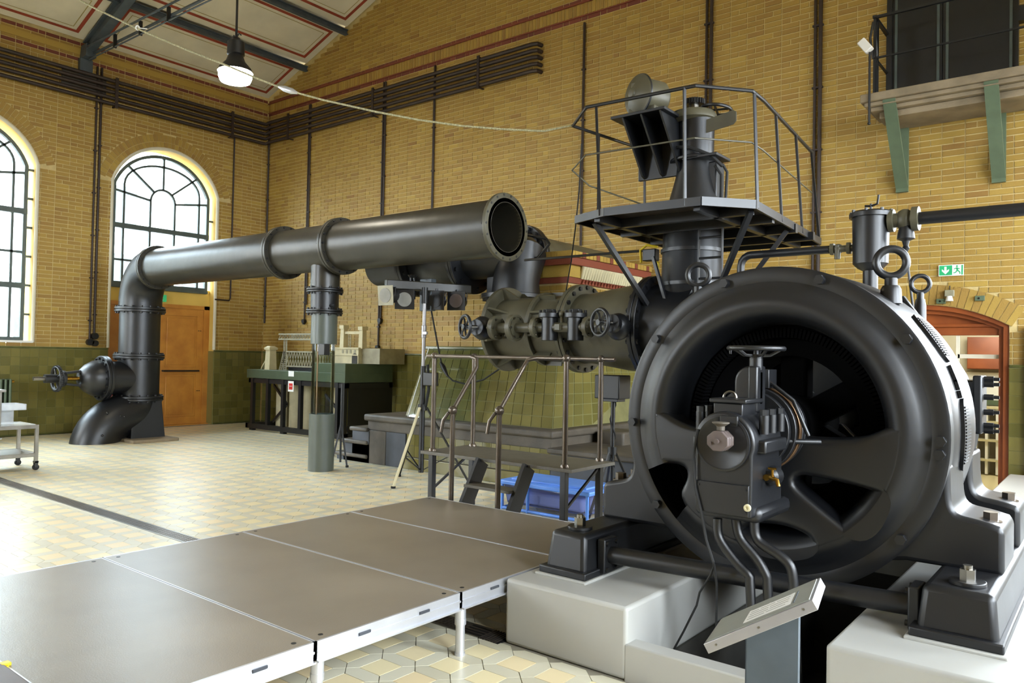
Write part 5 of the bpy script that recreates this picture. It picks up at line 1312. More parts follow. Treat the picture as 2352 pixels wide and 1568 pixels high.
part('pit_lining', b, 'concrete_dark', pl_, smooth=False)
pv_ = thing('pit_pump', 'dusty old drain pump with wrapped pipe at the pit bottom', 'pump', (-1.6, 4.3, -0.9))
b = MB(); b.box(-1.78, 4.05, -0.9, -1.45, 4.5, -0.35); part('pump_body', b, 'concrete_dark', pv_, bevel=0.05, seg=3)
b = MB()
for k in range(5): b.torus((-1.72+k*0.06, 4.2, -0.30), (1, 0.2, 0), 0.085, 0.035, 16, 8)
part('wrapped_pipe', b, 'slab_stone', pv_)
b = MB(); b.lathe((-1.6, 4.05, -0.6), (0,-1,0), [(0, 0.12), (0.08, 0.12), (0.08, 0.06), (0.14, 0.06), (0.14, 0)], 16); part('outlet', b, 'iron_black', pv_)
b = MB(); b.torus((-1.3, 4.2, -0.55), (0.2, 1, 0), 0.16, 0.05, 24, 10); b.cyl((-1.3, 4.1, -0.9), (-1.3, 4.3, -0.4), 0.09, n=16); part('hand_valve', b, 'nameplate', pv_)

# ================================================================ generator
GX, GZ, GY, GR = -1.54, 1.29, 4.25, 0.89
gen = thing('generator', 'huge black ring-shaped electric generator with spoked end shield on concrete plinths', 'generator', (GX, 5.0, ZL))
# front ring of the end shield
b = MB(); b.lathe((GX, GY, GZ), (0,1,0), [(0.10, GR), (0.0, GR+0.003), (-0.006, GR-0.01), (-0.006, 0.825), (-0.003, 0.81), (0.06, 0.805)], 96); part('end_shield_rim', b, 'iron_black', gen, angle=50)
b = MB(); prof = [(0.0, 0.815), (-0.004, 0.805), (-0.008, 0.785), (-0.022, 0.76), (-0.045, 0.72), (-0.053, 0.69), (-0.05, 0.655), (-0.032, 0.625), (0.0, 0.602), (0.06, 0.585), (0.14, 0.58), (0.26, 0.58), (0.26, 0.63)]
b.lathe((GX, GY, GZ), (0,1,0), prof, 90, math.radians(-133), math.radians(203)); part('end_shield_ring', b, 'iron_black', gen, angle=60)
b = MB(); b.lathe((GX, GY+0.1, GZ), (0,1,0), [(0, GR), (0.02, GR-0.004), (0.04, GR+0.004), (0.55, GR+0.012), (0.72, GR+0.0), (0.86, GR-0.035), (0.95, GR-0.10), (0.98, GR-0.2), (0.98, 0.6)], 96); part('stator_shell', b, 'iron_black', gen, angle=50)
bolts = [(1669,658),(1883,650),(2075,785),(2150,1012),(2149,1042),(2065,1232),(1517,783),(1457,968),(1507,1160)]
bolt_p = [W(x, y, Y=GY) for x, y in bolts]; bolt_a = [math.atan2(q.z-GZ, q.x-GX) for q in bolt_p]
bm_ = MB(); bm_.cyl((0,0,0), (0,-0.012,0), 0.026, n=20); bm_.hexbolt((0,-0.008,0), (0,-1,0), 0.027, 0.028); bolt_me = bm_.mesh('rim_bolt')
copies('rim_bolt', bolt_me, 'iron_black', [(GX+0.85*math.cos(t), GY-0.004, GZ+0.85*math.sin(t)) for t in bolt_a], gen)
# spider plate with windows below the horizontal arms
YS_ = GY+0.03
def q2(pts, Y=YS_): return [((p := W(x, y, Y=Y)).x-GX, p.z-GZ) for x, y in pts]
R3 = 0.70
from mathutils.geometry import tessellate_polygon
hR = [(0.15,-0.29),(0.165,-0.255),(0.20,-0.242),(0.31,-0.25),(0.46,-0.27),(0.57,-0.29),(0.60,-0.31),(0.605,-0.35),(0.57,-0.44),(0.53,-0.495),(0.485,-0.515),(0.43,-0.50),(0.31,-0.42),(0.18,-0.325)]
hB = [(0.06+0.20*math.cos(2*PI*k/20), -0.605+0.075*math.sin(2*PI*k/20)) for k in range(20)]
tr_ = [(0.10,-0.045),(0.30,-0.045),(0.44,-0.03),(0.52,-0.008),(0.575,0.02),(0.63,0.05)]
tl_ = [(-x, y) for x, y in reversed(tr_)]
aR = math.atan2(0.06, 0.697)
notch = [(-0.52,-0.43),(-0.475,-0.35),(-0.47,-0.29),(-0.51,-0.262),(-0.60,-0.262)]
outl = tl_+tr_+arc(0, 0, R3, aR, math.radians(-133.3), 40)+notch+arc(0, 0, R3, math.radians(-157), -PI-aR, 14)
def chaikin(pl, it=2):
    for _ in range(it):
        out = []
        for i in range(len(pl)):
            p, q = Vector(pl[i]), Vector(pl[(i+1) % len(pl)]); out += [tuple(p*0.75+q*0.25), tuple(p*0.25+q*0.75)]
        pl = out
    return pl
def resample(pl, d=0.022):
    P = [Vector(q) for q in pl]; L = [0.0]
    for i in range(len(P)): L.append(L[-1]+(P[(i+1) % len(P)]-P[i]).length)
    n = max(12, int(L[-1]/d)); out = []; j = 0
    for k in range(n):
        t = L[-1]*k/n
        while L[j+1] < t: j += 1
        f = (t-L[j])/max(1e-9, L[j+1]-L[j]); q = P[j].lerp(P[(j+1) % len(P)], f); out.append((q.x, q.y))
    return out
def area(pl): return 0.5*sum(pl[i][0]*pl[(i+1) % len(pl)][1]-pl[(i+1) % len(pl)][0]*pl[i][1] for i in range(len(pl)))
polys = []
for i, pl in enumerate([outl, hR, hB]):
    q = resample(chaikin(pl)); ccw = area(q) > 0
    if ccw != (i == 0): q.reverse()
    polys.append(q)
def inset(pl, d):
    n = len(pl); out = []
    for i in range(n):
        t = Vector(pl[(i+1) % n])-Vector(pl[i-1]); t.normalize(); out.append((pl[i][0]-t.y*d, pl[i][1]+t.x*d))
    return out
b = MB(); bv = 0.036; yF = GY-0.053; inner = []
steps = [(bv*(1-math.cos(t)), bv*(1-math.sin(t))) for t in [PI/2*k/6 for k in range(7)]]
for pl in polys:
    n = len(pl); loops = [[(GX+x, GY+0.12, GZ+z) for x, z in pl]]
    cur = pl
    for d, dy in steps:
        q = inset(pl, d); cur = q; loops.append([(GX+x, yF+dy, GZ+z) for x, z in q])
    inner.append(cur)
    vs = [p for lp in loops for p in lp]; fs = [(j*n+i, j*n+(i+1) % n, (j+1)*n+(i+1) % n, (j+1)*n+i) for j in range(len(loops)-1) for i in range(n)]
    b.add(vs, fs)
flat = [q for pl in inner for q in pl]
b.add([(GX+x, yF, GZ+z) for x, z in flat], [tuple(t) for t in tessellate_polygon([[Vector((x, y, 0)) for x, y in pl] for pl in inner])])
part('spider_plate', b, 'iron_black', gen, angle=75)
# stator core, coils and rotor
b = MB(); b.ring((GX, GY+0.24, GZ), (0,1,0), 0.555, 0.66, 0.6, 72); part('stator_core', b, 'shade_black', gen)
b = MB()
for k in range(150):
    t = 2*PI*k/150; c, s = math.cos(t), math.sin(t); q = []
    for y in (GY+0.20, GY+0.30):
        for r, w in ((0.505, 0.0065), (0.56, 0.0065)):
            for sg in (-1, 1): q.append((GX+r*c-sg*w*s, y, GZ+r*s+sg*w*c))
    b.add(q, [(0,1,3,2),(4,6,7,5),(0,4,5,1),(2,3,7,6),(0,2,6,4),(1,5,7,3)])
part('coil_ends', b, 'shade_black', gen, kind='stuff', smooth=False)
b = MB(); b.ring((GX, GY+0.30, GZ), (0,1,0), 0.40, 0.497, 0.42, 64); part('rotor_rim', b, 'shade_black', gen)
for k in range(6):
    t = PI/6+k*PI/3; m = MB(); d = Vector((math.cos(t), 0, math.sin(t))); m.beam(Vector((GX, GY+0.46, GZ))+d*0.14, Vector((GX, GY+0.46, GZ))+d*0.46, 0.16, 0.14, up=(0,1,0)); part('rotor_spoke', m, 'shade_black', gen, bevel=0.02)
b = MB(); b.cyl((GX, GY+0.2, GZ), (GX, GY+0.75, GZ), 0.17, n=32); part('rotor_hub', b, 'shade_black', gen)
b = MB(); b.cyl((GX, 3.66, GZ-0.03), (GX, 6.4, GZ-0.03), 0.075, n=24); part('shaft', b, 'steel_bare', gen)
for y, r in ((3.97, 0.205), (4.02, 0.225), (4.07, 0.23), (4.13, 0.225), (4.19, 0.22), (4.25, 0.20)):
    m = MB(); m.ring((GX, y, GZ), (0,1,0), 0.06, r, 0.035, 48); part('slip_ring', m, 'copper_band' if r in (0.23,) else 'iron_black', gen, bevel=0.004)
b = MB(); b.cbox((GX+0.02, 4.08, GZ+0.27), 0.12, 0.12, 0.1); b.tube([(GX+0.05, 4.05, GZ+0.27), (GX+0.2, 4.05, GZ+0.16), (GX+0.28, 4.05, GZ-0.02)], 0.012, 8); b.cyl((GX+0.16, 4.0, GZ-0.05), (GX+0.32, 4.12, GZ-0.05), 0.014, n=8); part('brush_holder', b, 'iron_black', gen, bevel=0.004)
b = MB(); b.ring((GX, GY+0.95, GZ), (0,1,0), 0.5, 0.72, 0.05, 64); part('rear_shield_ring', b, 'iron_black', gen)
for k in range(4):
    t = PI/4+k*PI/2; m = MB(); d = Vector((math.cos(t), 0, math.sin(t))); m.beam(Vector((GX, GY+0.98, GZ))+d*0.1, Vector((GX, GY+0.98, GZ))+d*0.55, 0.14, 0.08, up=(0,1,0)); part('rear_shield_arm', m, 'iron_black', gen, bevel=0.015)
# bearing housing
hf = 3.60; hc = W(1661, 1017, Y=hf); hz = hc.z; hx = hc.x
b = MB(); zb_ = W(1690, 1188, Y=hf).z
hp = [(-0.145, zb_-hz), (0.145, zb_-hz), (0.145, -0.05)]+arc(0, 0, 0.155, -0.15, PI+0.15, 20)+[(-0.145, -0.05)]
b.prism(hp, (hx, hf, hz), (1,0,0), (0,0,1), (0, 0.42, 0)); part('bearing_housing', b, 'iron_black', gen, bevel=0.014, seg=3)
b = MB(); b.box(hx-0.19, hf+0.06, hz-0.045, hx+0.19, hf+0.36, hz+0.02); part('housing_joint', b, 'iron_black', gen, bevel=0.01)
b = MB(); b.lathe((hx, hf, hz), (0,-1,0), [(0, 0.138), (0.012, 0.138), (0.016, 0.128), (0.012, 0.12), (0.012, 0)], 40); part('bearing_cap', b, 'iron_black', gen)
b = MB(); z2_ = W(1690, 1112, Y=hf).z; b.box(hx-0.135, hf-0.012, zb_+0.01, hx+0.135, hf+0.01, z2_); part('cover_plate', b, 'iron_black', gen, bevel=0.003)
sc_ = MB(); sc_.cyl((0,0,0), (0,-0.005,0), 0.006, n=8); copies('cover_screw', sc_.mesh('cover_screw'), 'iron_black', [(hx+sx*0.12, hf-0.012, z) for sx in (-1, 1) for z in (zb_+0.03, z2_-0.02)], gen)
b = MB(); b.box(hx-0.17, hf+0.05, zb_-0.03, hx+0.17, hf+0.5, zb_+0.05); part('pedestal', b, 'iron_black', gen, bevel=0.03)
# oil pump on the cap
gp = W(1653, 1012, Y=hf-0.06); oc = [(0.058*math.cos(PI/8+k*PI/4)*(1.0 if k % 2 else 1.0), 0.052*math.sin(PI/8+k*PI/4)) for k in range(8)]
b = MB()
for k in range(3): b.prism(oc, (gp.x, hf-0.012-0.028*k, gp.z), (1,0,0), (0,0,1), (0, -0.022, 0))
part('oil_pump', b, 'nameplate', gen, bevel=0.004, label='brown octagonal oil pump')
b = MB(); b.cyl((gp.x, hf-0.02, gp.z), (gp.x, hf-0.105, gp.z), 0.012, n=10); b.cyl((gp.x-0.03, hf-0.02, gp.z-0.01), (gp.x-0.03, hf-0.102, gp.z-0.01), 0.006, n=8); part('pump_pin', b, 'nameplate', gen, kind='stuff')
b = MB(); b.lathe((gp.x, hf-0.05, gp.z+0.05), (0,0,1), [(0, 0.02), (0.02, 0.02), (0.035, 0.042), (0.04, 0.042), (0.043, 0)], 20); part('oil_cup', b, 'stone_dark', gen)
b = MB(); b.box(gp.x-0.02, hf-0.018, gp.z+0.07, gp.x+0.07, hf+0.0, gp.z+0.12); part('small_plate', b, 'iron_black', gen, bevel=0.003)
# lid, ring handle, housing bolts
lz = W(1690, 925, Y=hf+0.1).z
b = MB(); b.box(hx-0.075, hf+0.05, hz+0.12, hx+0.075, hf+0.25, lz); b.box(hx-0.09, hf+0.03, lz, hx+0.10, hf+0.27, lz+0.022); part('oil_lid', b, 'iron_black', gen, bevel=0.006)
b = MB(); b.torus((hx-0.01, hf+0.1, lz+0.025), (0.3, -1, 0), 0.03, 0.006, 16, 6, 0, PI); part('ring_handle', b, 'steel_bare', gen)
bb = MB(); bb.cyl((0,0,-0.09), (0,0,0), 0.024, n=16); bb.hexbolt((0,0,0), (0,0,1), 0.022, 0.028); bb_me = bb.mesh('housing_bolt')
copies('housing_bolt', bb_me, 'iron_black', [(hx+sx*0.165, hf+dy, hz+0.14) for sx in (-1, 1) for dy in (0.1, 0.2, 0.32)], gen)
# handwheel on its curved bracket
sx_ = W(1737, 800, Y=hf+0.28)
b = MB(); br = [(-0.115, 0.0), (0.02, 0.0), (0.02, sx_.z-lz-0.09), (-0.03, sx_.z-lz-0.07)]+[(-0.03-0.085*math.sin(t), sx_.z-lz-0.155+0.085*math.cos(t)) for t in [PI/2*k/8 for k in range(1, 9)]]
b.prism(br, (sx_.x+0.01, hf+0.255, lz-0.02), (1,0,0), (0,0,1), (0, 0.05, 0)); part('wheel_bracket', b, 'iron_black', gen, bevel=0.012, seg=3)
b = MB(); b.box(sx_.x-0.02, hf+0.22, lz-0.05, sx_.x+0.03, hf+0.34, sx_.z-0.09); part('bracket_rib', b, 'iron_black', gen, bevel=0.01)
b = MB(); b.cyl((sx_.x, hf+0.28, sx_.z-0.11), (sx_.x, hf+0.28, sx_.z-0.05), 0.034, n=16); b.cyl((sx_.x, hf+0.28, sx_.z-0.05), (sx_.x, hf+0.28, sx_.z-0.0), 0.014, n=12); b.cyl((sx_.x, hf+0.28, sx_.z-0.048), (sx_.x, hf+0.28, sx_.z-0.03), 0.032, n=16); part('wheel_spindle', b, 'iron_black', gen)
b = MB(); b.torus((sx_.x, hf+0.28, sx_.z), (0,0,1), 0.135, 0.013, 48, 10)
for k in range(5):
    t = 2*PI*k/5+0.5; c, s = math.cos(t), math.sin(t); b.tube([(sx_.x+0.025*c, hf+0.28+0.025*s, sx_.z-0.038), (sx_.x+0.07*c, hf+0.28+0.07*s, sx_.z-0.035), (sx_.x+0.12*c, hf+0.28+0.12*s, sx_.z-0.006)], 0.008, 6)
b.cyl((sx_.x-0.13, hf+0.26, sx_.z-0.03), (sx_.x-0.13, hf+0.26, sx_.z), 0.007, n=8); part('handwheel', b, 'iron_black', gen)
# tap, porcelain bush, cables
tp = W(1768, 1094, X=hx+0.16)
b = MB(); b.lathe(tp, (0,-1,0), [(-0.06, 0.05), (0, 0.045), (0.015, 0.03), (0.015, 0)], 20); part('tap_boss', b, 'iron_black', gen)
b = MB(); b.cyl(tp, tp+Vector((0,-0.05,0)), 0.016, n=12); b.tube([tp+Vector((0,-0.03,0)), tp+Vector((0.03,-0.05,0.0)), tp+Vector((0.055,-0.055,-0.005)), tp+Vector((0.065,-0.06,-0.035))], 0.011, 10); b.cyl(tp+Vector((0.03,-0.05,0)), tp+Vector((0.03,-0.05,0.045)), 0.007, n=8); b.cyl(tp+Vector((0.01,-0.05,0.047)), tp+Vector((0.05,-0.05,0.047)), 0.006, n=8); part('brass_tap', b, 'brass', gen, label='brass drain tap')
pb = W(1717, 1166, Y=hf-0.012)
b = MB(); b.lathe(pb, (0,-1,0), [(0, 0.018), (0.008, 0.017), (0.01, 0.009), (0.004, 0.007), (0.004, 0)], 20); part('porcelain_bush', b, 'model_cream', gen, label='white porcelain bush')
for k, pts in enumerate((((1648, 1190), (1652, 1235), (1690, 1290), (1722, 1322)), ((1690, 1190), (1700, 1235), (1740, 1285), (1762, 1325)), ((1732, 1195), (1740, 1240), (1790, 1275), (1815, 1300), (1822, 1335)))):
    b = MB(); Yk = hf+0.12+0.02*k; P_ = [W(x, y, Y=Yk) for x, y in pts]; fine = []
    for i in range(len(P_)-1):
        for s in range(5):
            t = s/5; p0, p1, p2, p3 = P_[max(i-1, 0)], P_[i], P_[i+1], P_[min(i+2, len(P_)-1)]
            fine.append(0.5*((2*p1)+(p2-p0)*t+(2*p0-5*p1+4*p2-p3)*t*t+(3*p1-p0-3*p2+p3)*t**3))
    fine.append(P_[-1]); fine.append(P_[-1]+Vector((0.01, 0.05, -0.5))); b.tube(fine, 0.024, 12); part('cable_pipe', b, 'iron_black', gen)
b = MB(); b.tube([W(x, y, Y=hf-0.02) for x, y in ((1603, 985), (1598, 1010), (1593, 1050), (1597, 1120), (1612, 1180), (1622, 1240), (1638, 1290))], 0.007, 6); part('wire', b, 'rubber', gen)
b = MB(); Yw = 3.83; b.tube([W(x, y, Y=Yw) for x, y in ((1638, 1290), (1640, 1300), (1632, 1320), (1607, 1360), (1600, 1390), (1570, 1450), (1548, 1490))], 0.006, 6); b.tube([W(x, y, Y=Yw) for x, y in ((1640, 1295), (1646, 1340), (1645, 1440), (1650, 1500))], 0.006, 6); part('hanging_wire', b, 'rubber', gen)

# oval grilles and name plates on the shell
def shell_pt(a, y, d=0.0): r = GR+0.010+d; return (GX+r*math.cos(a), y, GZ+r*math.sin(a))
def oval(a0, y0, ra, ry, bars, nm):
    b = MB(); n = 32; ring_o = [(a0+ra*math.cos(2*PI*k/n), y0+ry*math.sin(2*PI*k/n)) for k in range(n)]
    def disc(sc, d0, d1):
        vs = []; NR_ = 5
        for j in range(NR_+1):
            f = sc*j/NR_
            for k in range(n): t = 2*PI*k/n; vs.append(shell_pt(a0+ra*f*math.cos(t), y0+ry*f*math.sin(t), d1))
        for k in range(n): t = 2*PI*k/n; vs.append(shell_pt(a0+ra*sc*math.cos(t), y0+ry*sc*math.sin(t), d0))
        fs = [(j*n+k, j*n+(k+1) % n, (j+1)*n+(k+1) % n, (j+1)*n+k) for j in range(NR_+1) for k in range(n)]
        b.add(vs, fs)
    disc(1.0, -0.01, 0.014); g = part('oval_cover', b, 'iron_black', gen)
    m = MB()
    for k in range(bars):
        f = -0.75+1.5*k/(bars-1); w = math.sqrt(1-f*f)*0.8; da = 0.014
        q = [shell_pt(a0+ra*f-da*0.5, y0-ry*w, 0.012), shell_pt(a0+ra*f+da*0.5, y0-ry*w, 0.012), shell_pt(a0+ra*f+da*0.5, y0+ry*w, 0.012), shell_pt(a0+ra*f-da*0.5, y0+ry*w, 0.012)]
        p_ = [shell_pt(a0+ra*f-da*0.3, y0-ry*w, 0.02), shell_pt(a0+ra*f+da*0.3, y0-ry*w, 0.02), shell_pt(a0+ra*f+da*0.3, y0+ry*w, 0.02), shell_pt(a0+ra*f-da*0.3, y0+ry*w, 0.02)]
        m.add(q+p_, [(4,5,6,7),(0,1,5,4),(1,2,6,5),(2,3,7,6),(3,0,4,7)])
    part('louvre_bars', m, 'iron_black', g, kind='stuff', smooth=False)
oval(0.60, 4.62, 0.17, 0.10, 17, 'a'); oval(0.0, 4.62, 0.21, 0.10, 19, 'b')
for a, la in ((0.36, 0.05), (0.29, 0.03), (0.245, 0.012), (0.225, 0.012)):
    b = MB(); vs = [shell_pt(a+s*la, 4.62+t*0.06, d) for d in (0, 0.016) for s, t in ((-1,-1),(1,-1),(1,1),(-1,1))]; b.add(vs, [(4,5,6,7),(0,1,5,4),(1,2,6,5),(2,3,7,6),(3,0,4,7)]); part('name_plate', b, 'iron_black', gen, smooth=False)
# lifting eyes
def eyebolt(px_, py_, Y, Ro, r, h, nm):
    c = W(px_, py_, Y=Y); n_ = Vector((0.35, -1, 0)).normalized()
    b = MB(); b.torus(c, n_, Ro, r, 36, 12); e = part('lifting_eye', b, 'iron_black', gen)
    b = MB(); z = c.z-Ro-r; b.cyl((c.x, c.y, z-0.03), (c.x, c.y, z+0.012), r*1.5, n=20); b.lathe((c.x, c.y, z-0.03-h), (0,0,1), [(0, r*2.6), (h*0.8, r*2.4), (h, r*1.9), (h, 0)], 20); part('eye_boss', b, 'iron_black', gen)
eyebolt(2047, 603, 4.62, 0.076, 0.022, 0.10, 'a'); eyebolt(1604, 632, 4.62, 0.068, 0.018, 0.14, 'b'); eyebolt(2114, 652, 5.35, 0.052, 0.014, 0.2, 'c')
b = MB(); b.add([(GX+0.42, 5.10, GZ+0.66), (GX+0.72, 5.10, GZ+0.46), (GX+0.50, 5.10, GZ+0.78), (GX+0.42, 5.16, GZ+0.66), (GX+0.72, 5.16, GZ+0.46), (GX+0.50, 5.16, GZ+0.78)], [(0,1,2),(3,5,4),(0,3,4,1),(1,4,5,2),(2,5,3,0)]); part('lifting_gusset', b, 'iron_black', gen, bevel=0.006)
# flared feet
def flare(sg, y0, y1, zp, xo):
    """foot of the shell: sg -1 left, 1 right; xo outer x of the pad, zp underside"""
    a = math.radians(8); pts = [(sg*GR*math.cos(a), -GR*math.sin(a))]
    X1, Z1 = (xo-GX), zp+0.23-GZ
    P0 = Vector((sg*GR*math.cos(a), -GR*math.sin(a))); P3 = Vector((X1-sg*0.02, Z1)); P1 = P0+Vector((0, -0.32)); P2 = P3+Vector((-sg*0.20, 0.06))
    for k in range(1, 13): t = k/12; q = P0*(1-t)**3+P1*3*t*(1-t)**2+P2*3*t*t*(1-t)+P3*t**3; pts.append((q.x, q.y))
    pts += [(X1, Z1-0.02), (X1, zp-GZ), (X1-sg*0.42, zp-GZ)]
    for k in range(7): t = math.radians(52-k*7); pts.append((sg*0.84*math.cos(t), -0.84*math.sin(t)))
    b = MB(); b.prism(pts, (GX, y0, GZ), (1,0,0), (0,0,1), (0, y1-y0, 0)); return b
for sg, y0, y1, zp, xo in ((-1, 4.29, 4.72, 0.62, -2.64), (1, 4.29, 4.72, 0.66, -0.43), (-1, 5.0, 5.35, 0.62, -2.64), (1, 5.0, 5.35, 0.66, -0.43)):
    part('flared_foot', flare(sg, y0, y1, zp, xo), 'iron_black', gen, bevel=0.025, seg=3, angle=50)
hb = MB(); hb.cyl((0,0,0), (0,0,0.012), 0.05, n=20); hb.hexbolt((0,0,0.008), (0,0,1), 0.035, 0.045); hb_me = hb.mesh('foot_bolt')
copies('foot_bolt', hb_me, 'steel_brown', [(-2.58, 4.42, 0.85), (-2.58, 4.62, 0.85), (-0.50, 4.42, 0.885), (-0.50, 5.17, 0.885)], gen)

# bed rails on the plinths, with the round tie bar between them
bed_ = thing('bed_frame', 'black cast iron bed rails with a round tie bar carrying the generator', 'bed frame', (GX, 3.9, ZL))
for x0, x1, y0, z0, z1 in ((-2.68, -2.40, 3.72, ZL, 0.63), (-0.72, -0.40, 3.84, ZR, 0.67)):
    b = MB(); b.taper(x0, y0, x1, 6.3, z0+0.03, z1, 0.02, 0.03); part('bed_rail', b, 'iron_black', bed_, bevel=0.03, seg=3)
    b = MB(); b.box(x0-0.025, y0-0.025, z0+0.012, x1+0.02, 6.32, z0+0.055); part('rail_flange', b, 'iron_black', bed_, bevel=0.008)
    b = MB(); b.box(x0-0.04, y0-0.045, z0-0.004, x1+0.035, 6.33, z0+0.014); part('grout_pad', b, 'concrete_paint', bed_, bevel=0.006)
    xc = (x0+x1)/2+(0.02 if x0 > -1 else 0.0); m = MB(); m.cyl((xc, y0+0.16, z1-0.002), (xc, y0+0.16, z1+0.018), 0.075, n=28); part('anchor_washer', m, 'iron_black', bed_, bevel=0.004)
    m = MB(); m.hexbolt((xc, y0+0.16, z1+0.018), (0,0,1), 0.034, 0.05); m.cyl((xc, y0+0.16, z1+0.06), (xc, y0+0.16, z1+0.085), 0.02, n=14); part('anchor_nut', m, 'steel_bare', bed_, label='bright steel anchor nut')
a_, c_ = W(1392, 1272, Y=3.93), W(2118, 1392, Y=4.0); zm_ = (a_.z+c_.z)/2
b = MB(); b.cyl((-2.42, 3.93, a_.z), (-0.70, 4.0, c_.z), 0.05, n=28); part('tie_bar', b, 'iron_black', bed_)
for x, sg, p in ((-2.40, 1, a_), (-0.72, -1, c_)):
    m = MB(); m.box(x, p.y-0.075, p.z-0.1, x+sg*0.05, p.y+0.075, p.z+0.1); part('tie_bracket', m, 'iron_black', bed_, bevel=0.008)
    m = MB()
    for dy in (-0.05, 0.05):
        for dz in (-0.075, 0.075): m.hexbolt((x+sg*0.05, p.y+dy, p.z+dz), (sg,0,0), 0.014, 0.014)
    part('bracket_bolts', m, 'iron_black', bed_, kind='stuff')

# ================================================================ pump casing behind the generator
pc_ = thing('pump_casing', 'black spiral pump casing with bolted flange behind the generator', 'pump', (GX, 6.2, ZL))
b = MB(); b.lathe((GX, 5.75, 1.25), (0,1,0), [(0, 0.15), (0.02, 0.5), (0.12, 0.7), (0.35, 0.78), (0.65, 0.74), (0.8, 0.55), (0.82, 0.1)], 56); part('volute', b, 'iron_black', pc_, angle=50)
b = MB(); b.tube([(GX-0.2, 6.15, 1.85), (GX-0.9, 6.3, 1.98), (-2.9, 6.9, 1.985), (-3.15, 7.25, 1.985)], [0.42, 0.42, 0.42, 0.42], 32); part('outlet_bend', b, 'iron_black', pc_)
fa, fb = W(2251, 862, Y=5.5), W(2260, 995, Y=5.5); fX = fb.x
b = MB(); b.box(fX-0.05, 5.40, fb.z, fX, 5.62, fa.z); b.box(fX-0.5, 5.43, fb.z+0.03, fX-0.04, 5.9, fa.z-0.03); part('side_flange', b, 'iron_black', pc_, bevel=0.01)
hb2 = MB(); hb2.hexbolt((0,0,0), (1,0,0), 0.02, 0.05); hb2.cyl((0.05,0,0), (0.08,0,0), 0.011, n=8); copies('flange_bolt', hb2.mesh('flange_bolt'), 'iron_black', [(fX, 5.5, fb.z+(fa.z-fb.z)*t) for t in (0.05, 0.14, 0.37, 0.63, 0.85, 0.94)], pc_)
for sg, xo in ((-1, -2.5), (1, -0.55)):
    b = MB(); b.taper(min(GX+sg*0.3, xo), 5.9, max(GX+sg*0.3, xo), 6.5, ZL if sg < 0 else ZR, 0.75, 0.05); part('casing_foot', b, 'iron_black', pc_, bevel=0.03)

# ================================================================ air vessel and service pipes
YV2 = 7.0; av = lambda x, y: W(x, y, Y=YV2)
vx = av(2000, 550).x; z0, z1 = av(2000, 622).z, av(2000, 492).z
ves = thing('air_vessel', 'black cylindrical iron air vessel with flanged pipes above the pump casing', 'vessel', (vx, YV2, z0-0.4))
b = MB(); b.lathe((vx, YV2, z0), (0,0,1), [(-0.55, 0.06), (0.0, 0.06), (0.02, 0.10), (0.06, 0.14), (z1-z0-0.02, 0.148)], 40); part('vessel_body', b, 'iron_black', ves)
b = MB(); b.lathe((vx, YV2, z1-0.03), (0,0,1), [(0, 0.15), (0, 0.172), (0.035, 0.172), (0.05, 0.15), (0.055, 0)], 40); part('lid', b, 'iron_black', ves)
b = MB(); bolt_circle(b, (vx, YV2, z1+0.01), (0,0,1), 0.158, 8, 0.014, 0.02); part('lid_bolts', b, 'iron_black', ves, kind='stuff')
b = MB(); b.cyl((vx, YV2, z1+0.02), (vx, YV2, z1+0.09), 0.01, n=8); b.tube([(vx-0.05, YV2, z1+0.075), (vx, YV2, z1+0.07), (vx+0.05, YV2, z1+0.085), (vx+0.06, YV2, z1+0.16)], 0.01, 8); part('crank_handle', b, 'iron_black', ves)
zr_ = av(2105, 502).z; xr0 = av(2060, 505).x; xr1 = av(2105, 500).x
b = MB(); b.cyl((vx+0.1, YV2, zr_), (xr1, YV2, zr_), 0.06, n=20); b.cyl((xr0-0.06, YV2, zr_), (xr0-0.02, YV2, zr_), 0.095, n=24); b.sphere((xr0+0.06, YV2, zr_), 0.075, 16, 10, (1,1,1.2)); b.cyl((xr1-0.03, YV2, zr_), (xr1+0.02, YV2, zr_), 0.1, n=24); part('stop_valve', b, 'iron_olive', ves)
b = MB(); xs2 = xr0+0.07; b.lathe((xs2, YV2, zr_), (0,0,-1), [(0.05, 0.05), (0.12, 0.065), (0.16, 0.07), (0.18, 0.03), (0.22, 0.02), (0.24, 0.03), (0.27, 0.015)], 16); b.cyl((xs2, YV2, zr_-0.25), (xs2+0.06, YV2, zr_-0.75), 0.01, n=8); part('valve_spindle', b, 'iron_black', ves)
b = MB(); p2 = W(2352, 488, Y=YV2); b.cyl((xr1, YV2, zr_), (1.6, YV2, zr_), 0.052, n=20); part('outlet_pipe', b, 'iron_black', ves)
zl_ = av(1920, 572).z
b = MB(); xl0 = av(1905, 572).x; xe = av(1702, 590).x; pts = [(xl0, YV2, zl_), (xe+0.1, YV2, zl_)]+[(xe+0.1-0.1*math.sin(t), YV2, zl_-0.1+0.1*math.cos(t)) for t in (0.3, 0.7, 1.1, PI/2)]+[(xe, YV2, zl_-0.7)]
b.tube(pts, 0.036, 14); part('inlet_pipe', b, 'iron_black', ves)
b = MB(); b.cyl((xl0, YV2, zl_), (vx-0.1, YV2, zl_), 0.03, n=12); xm_ = av(1925, 572).x
for x in (1912, 1950): b.cyl((av(x, 572).x-0.015, YV2, zl_), (av(x, 572).x+0.015, YV2, zl_), 0.055, n=6)
b.sphere((xm_, YV2, zl_), 0.045); b.cyl((xm_, YV2-0.02, zl_-0.09), (xm_, YV2-0.02, zl_+0.03), 0.025, n=10); part('inlet_valve', b, 'iron_olive', ves)

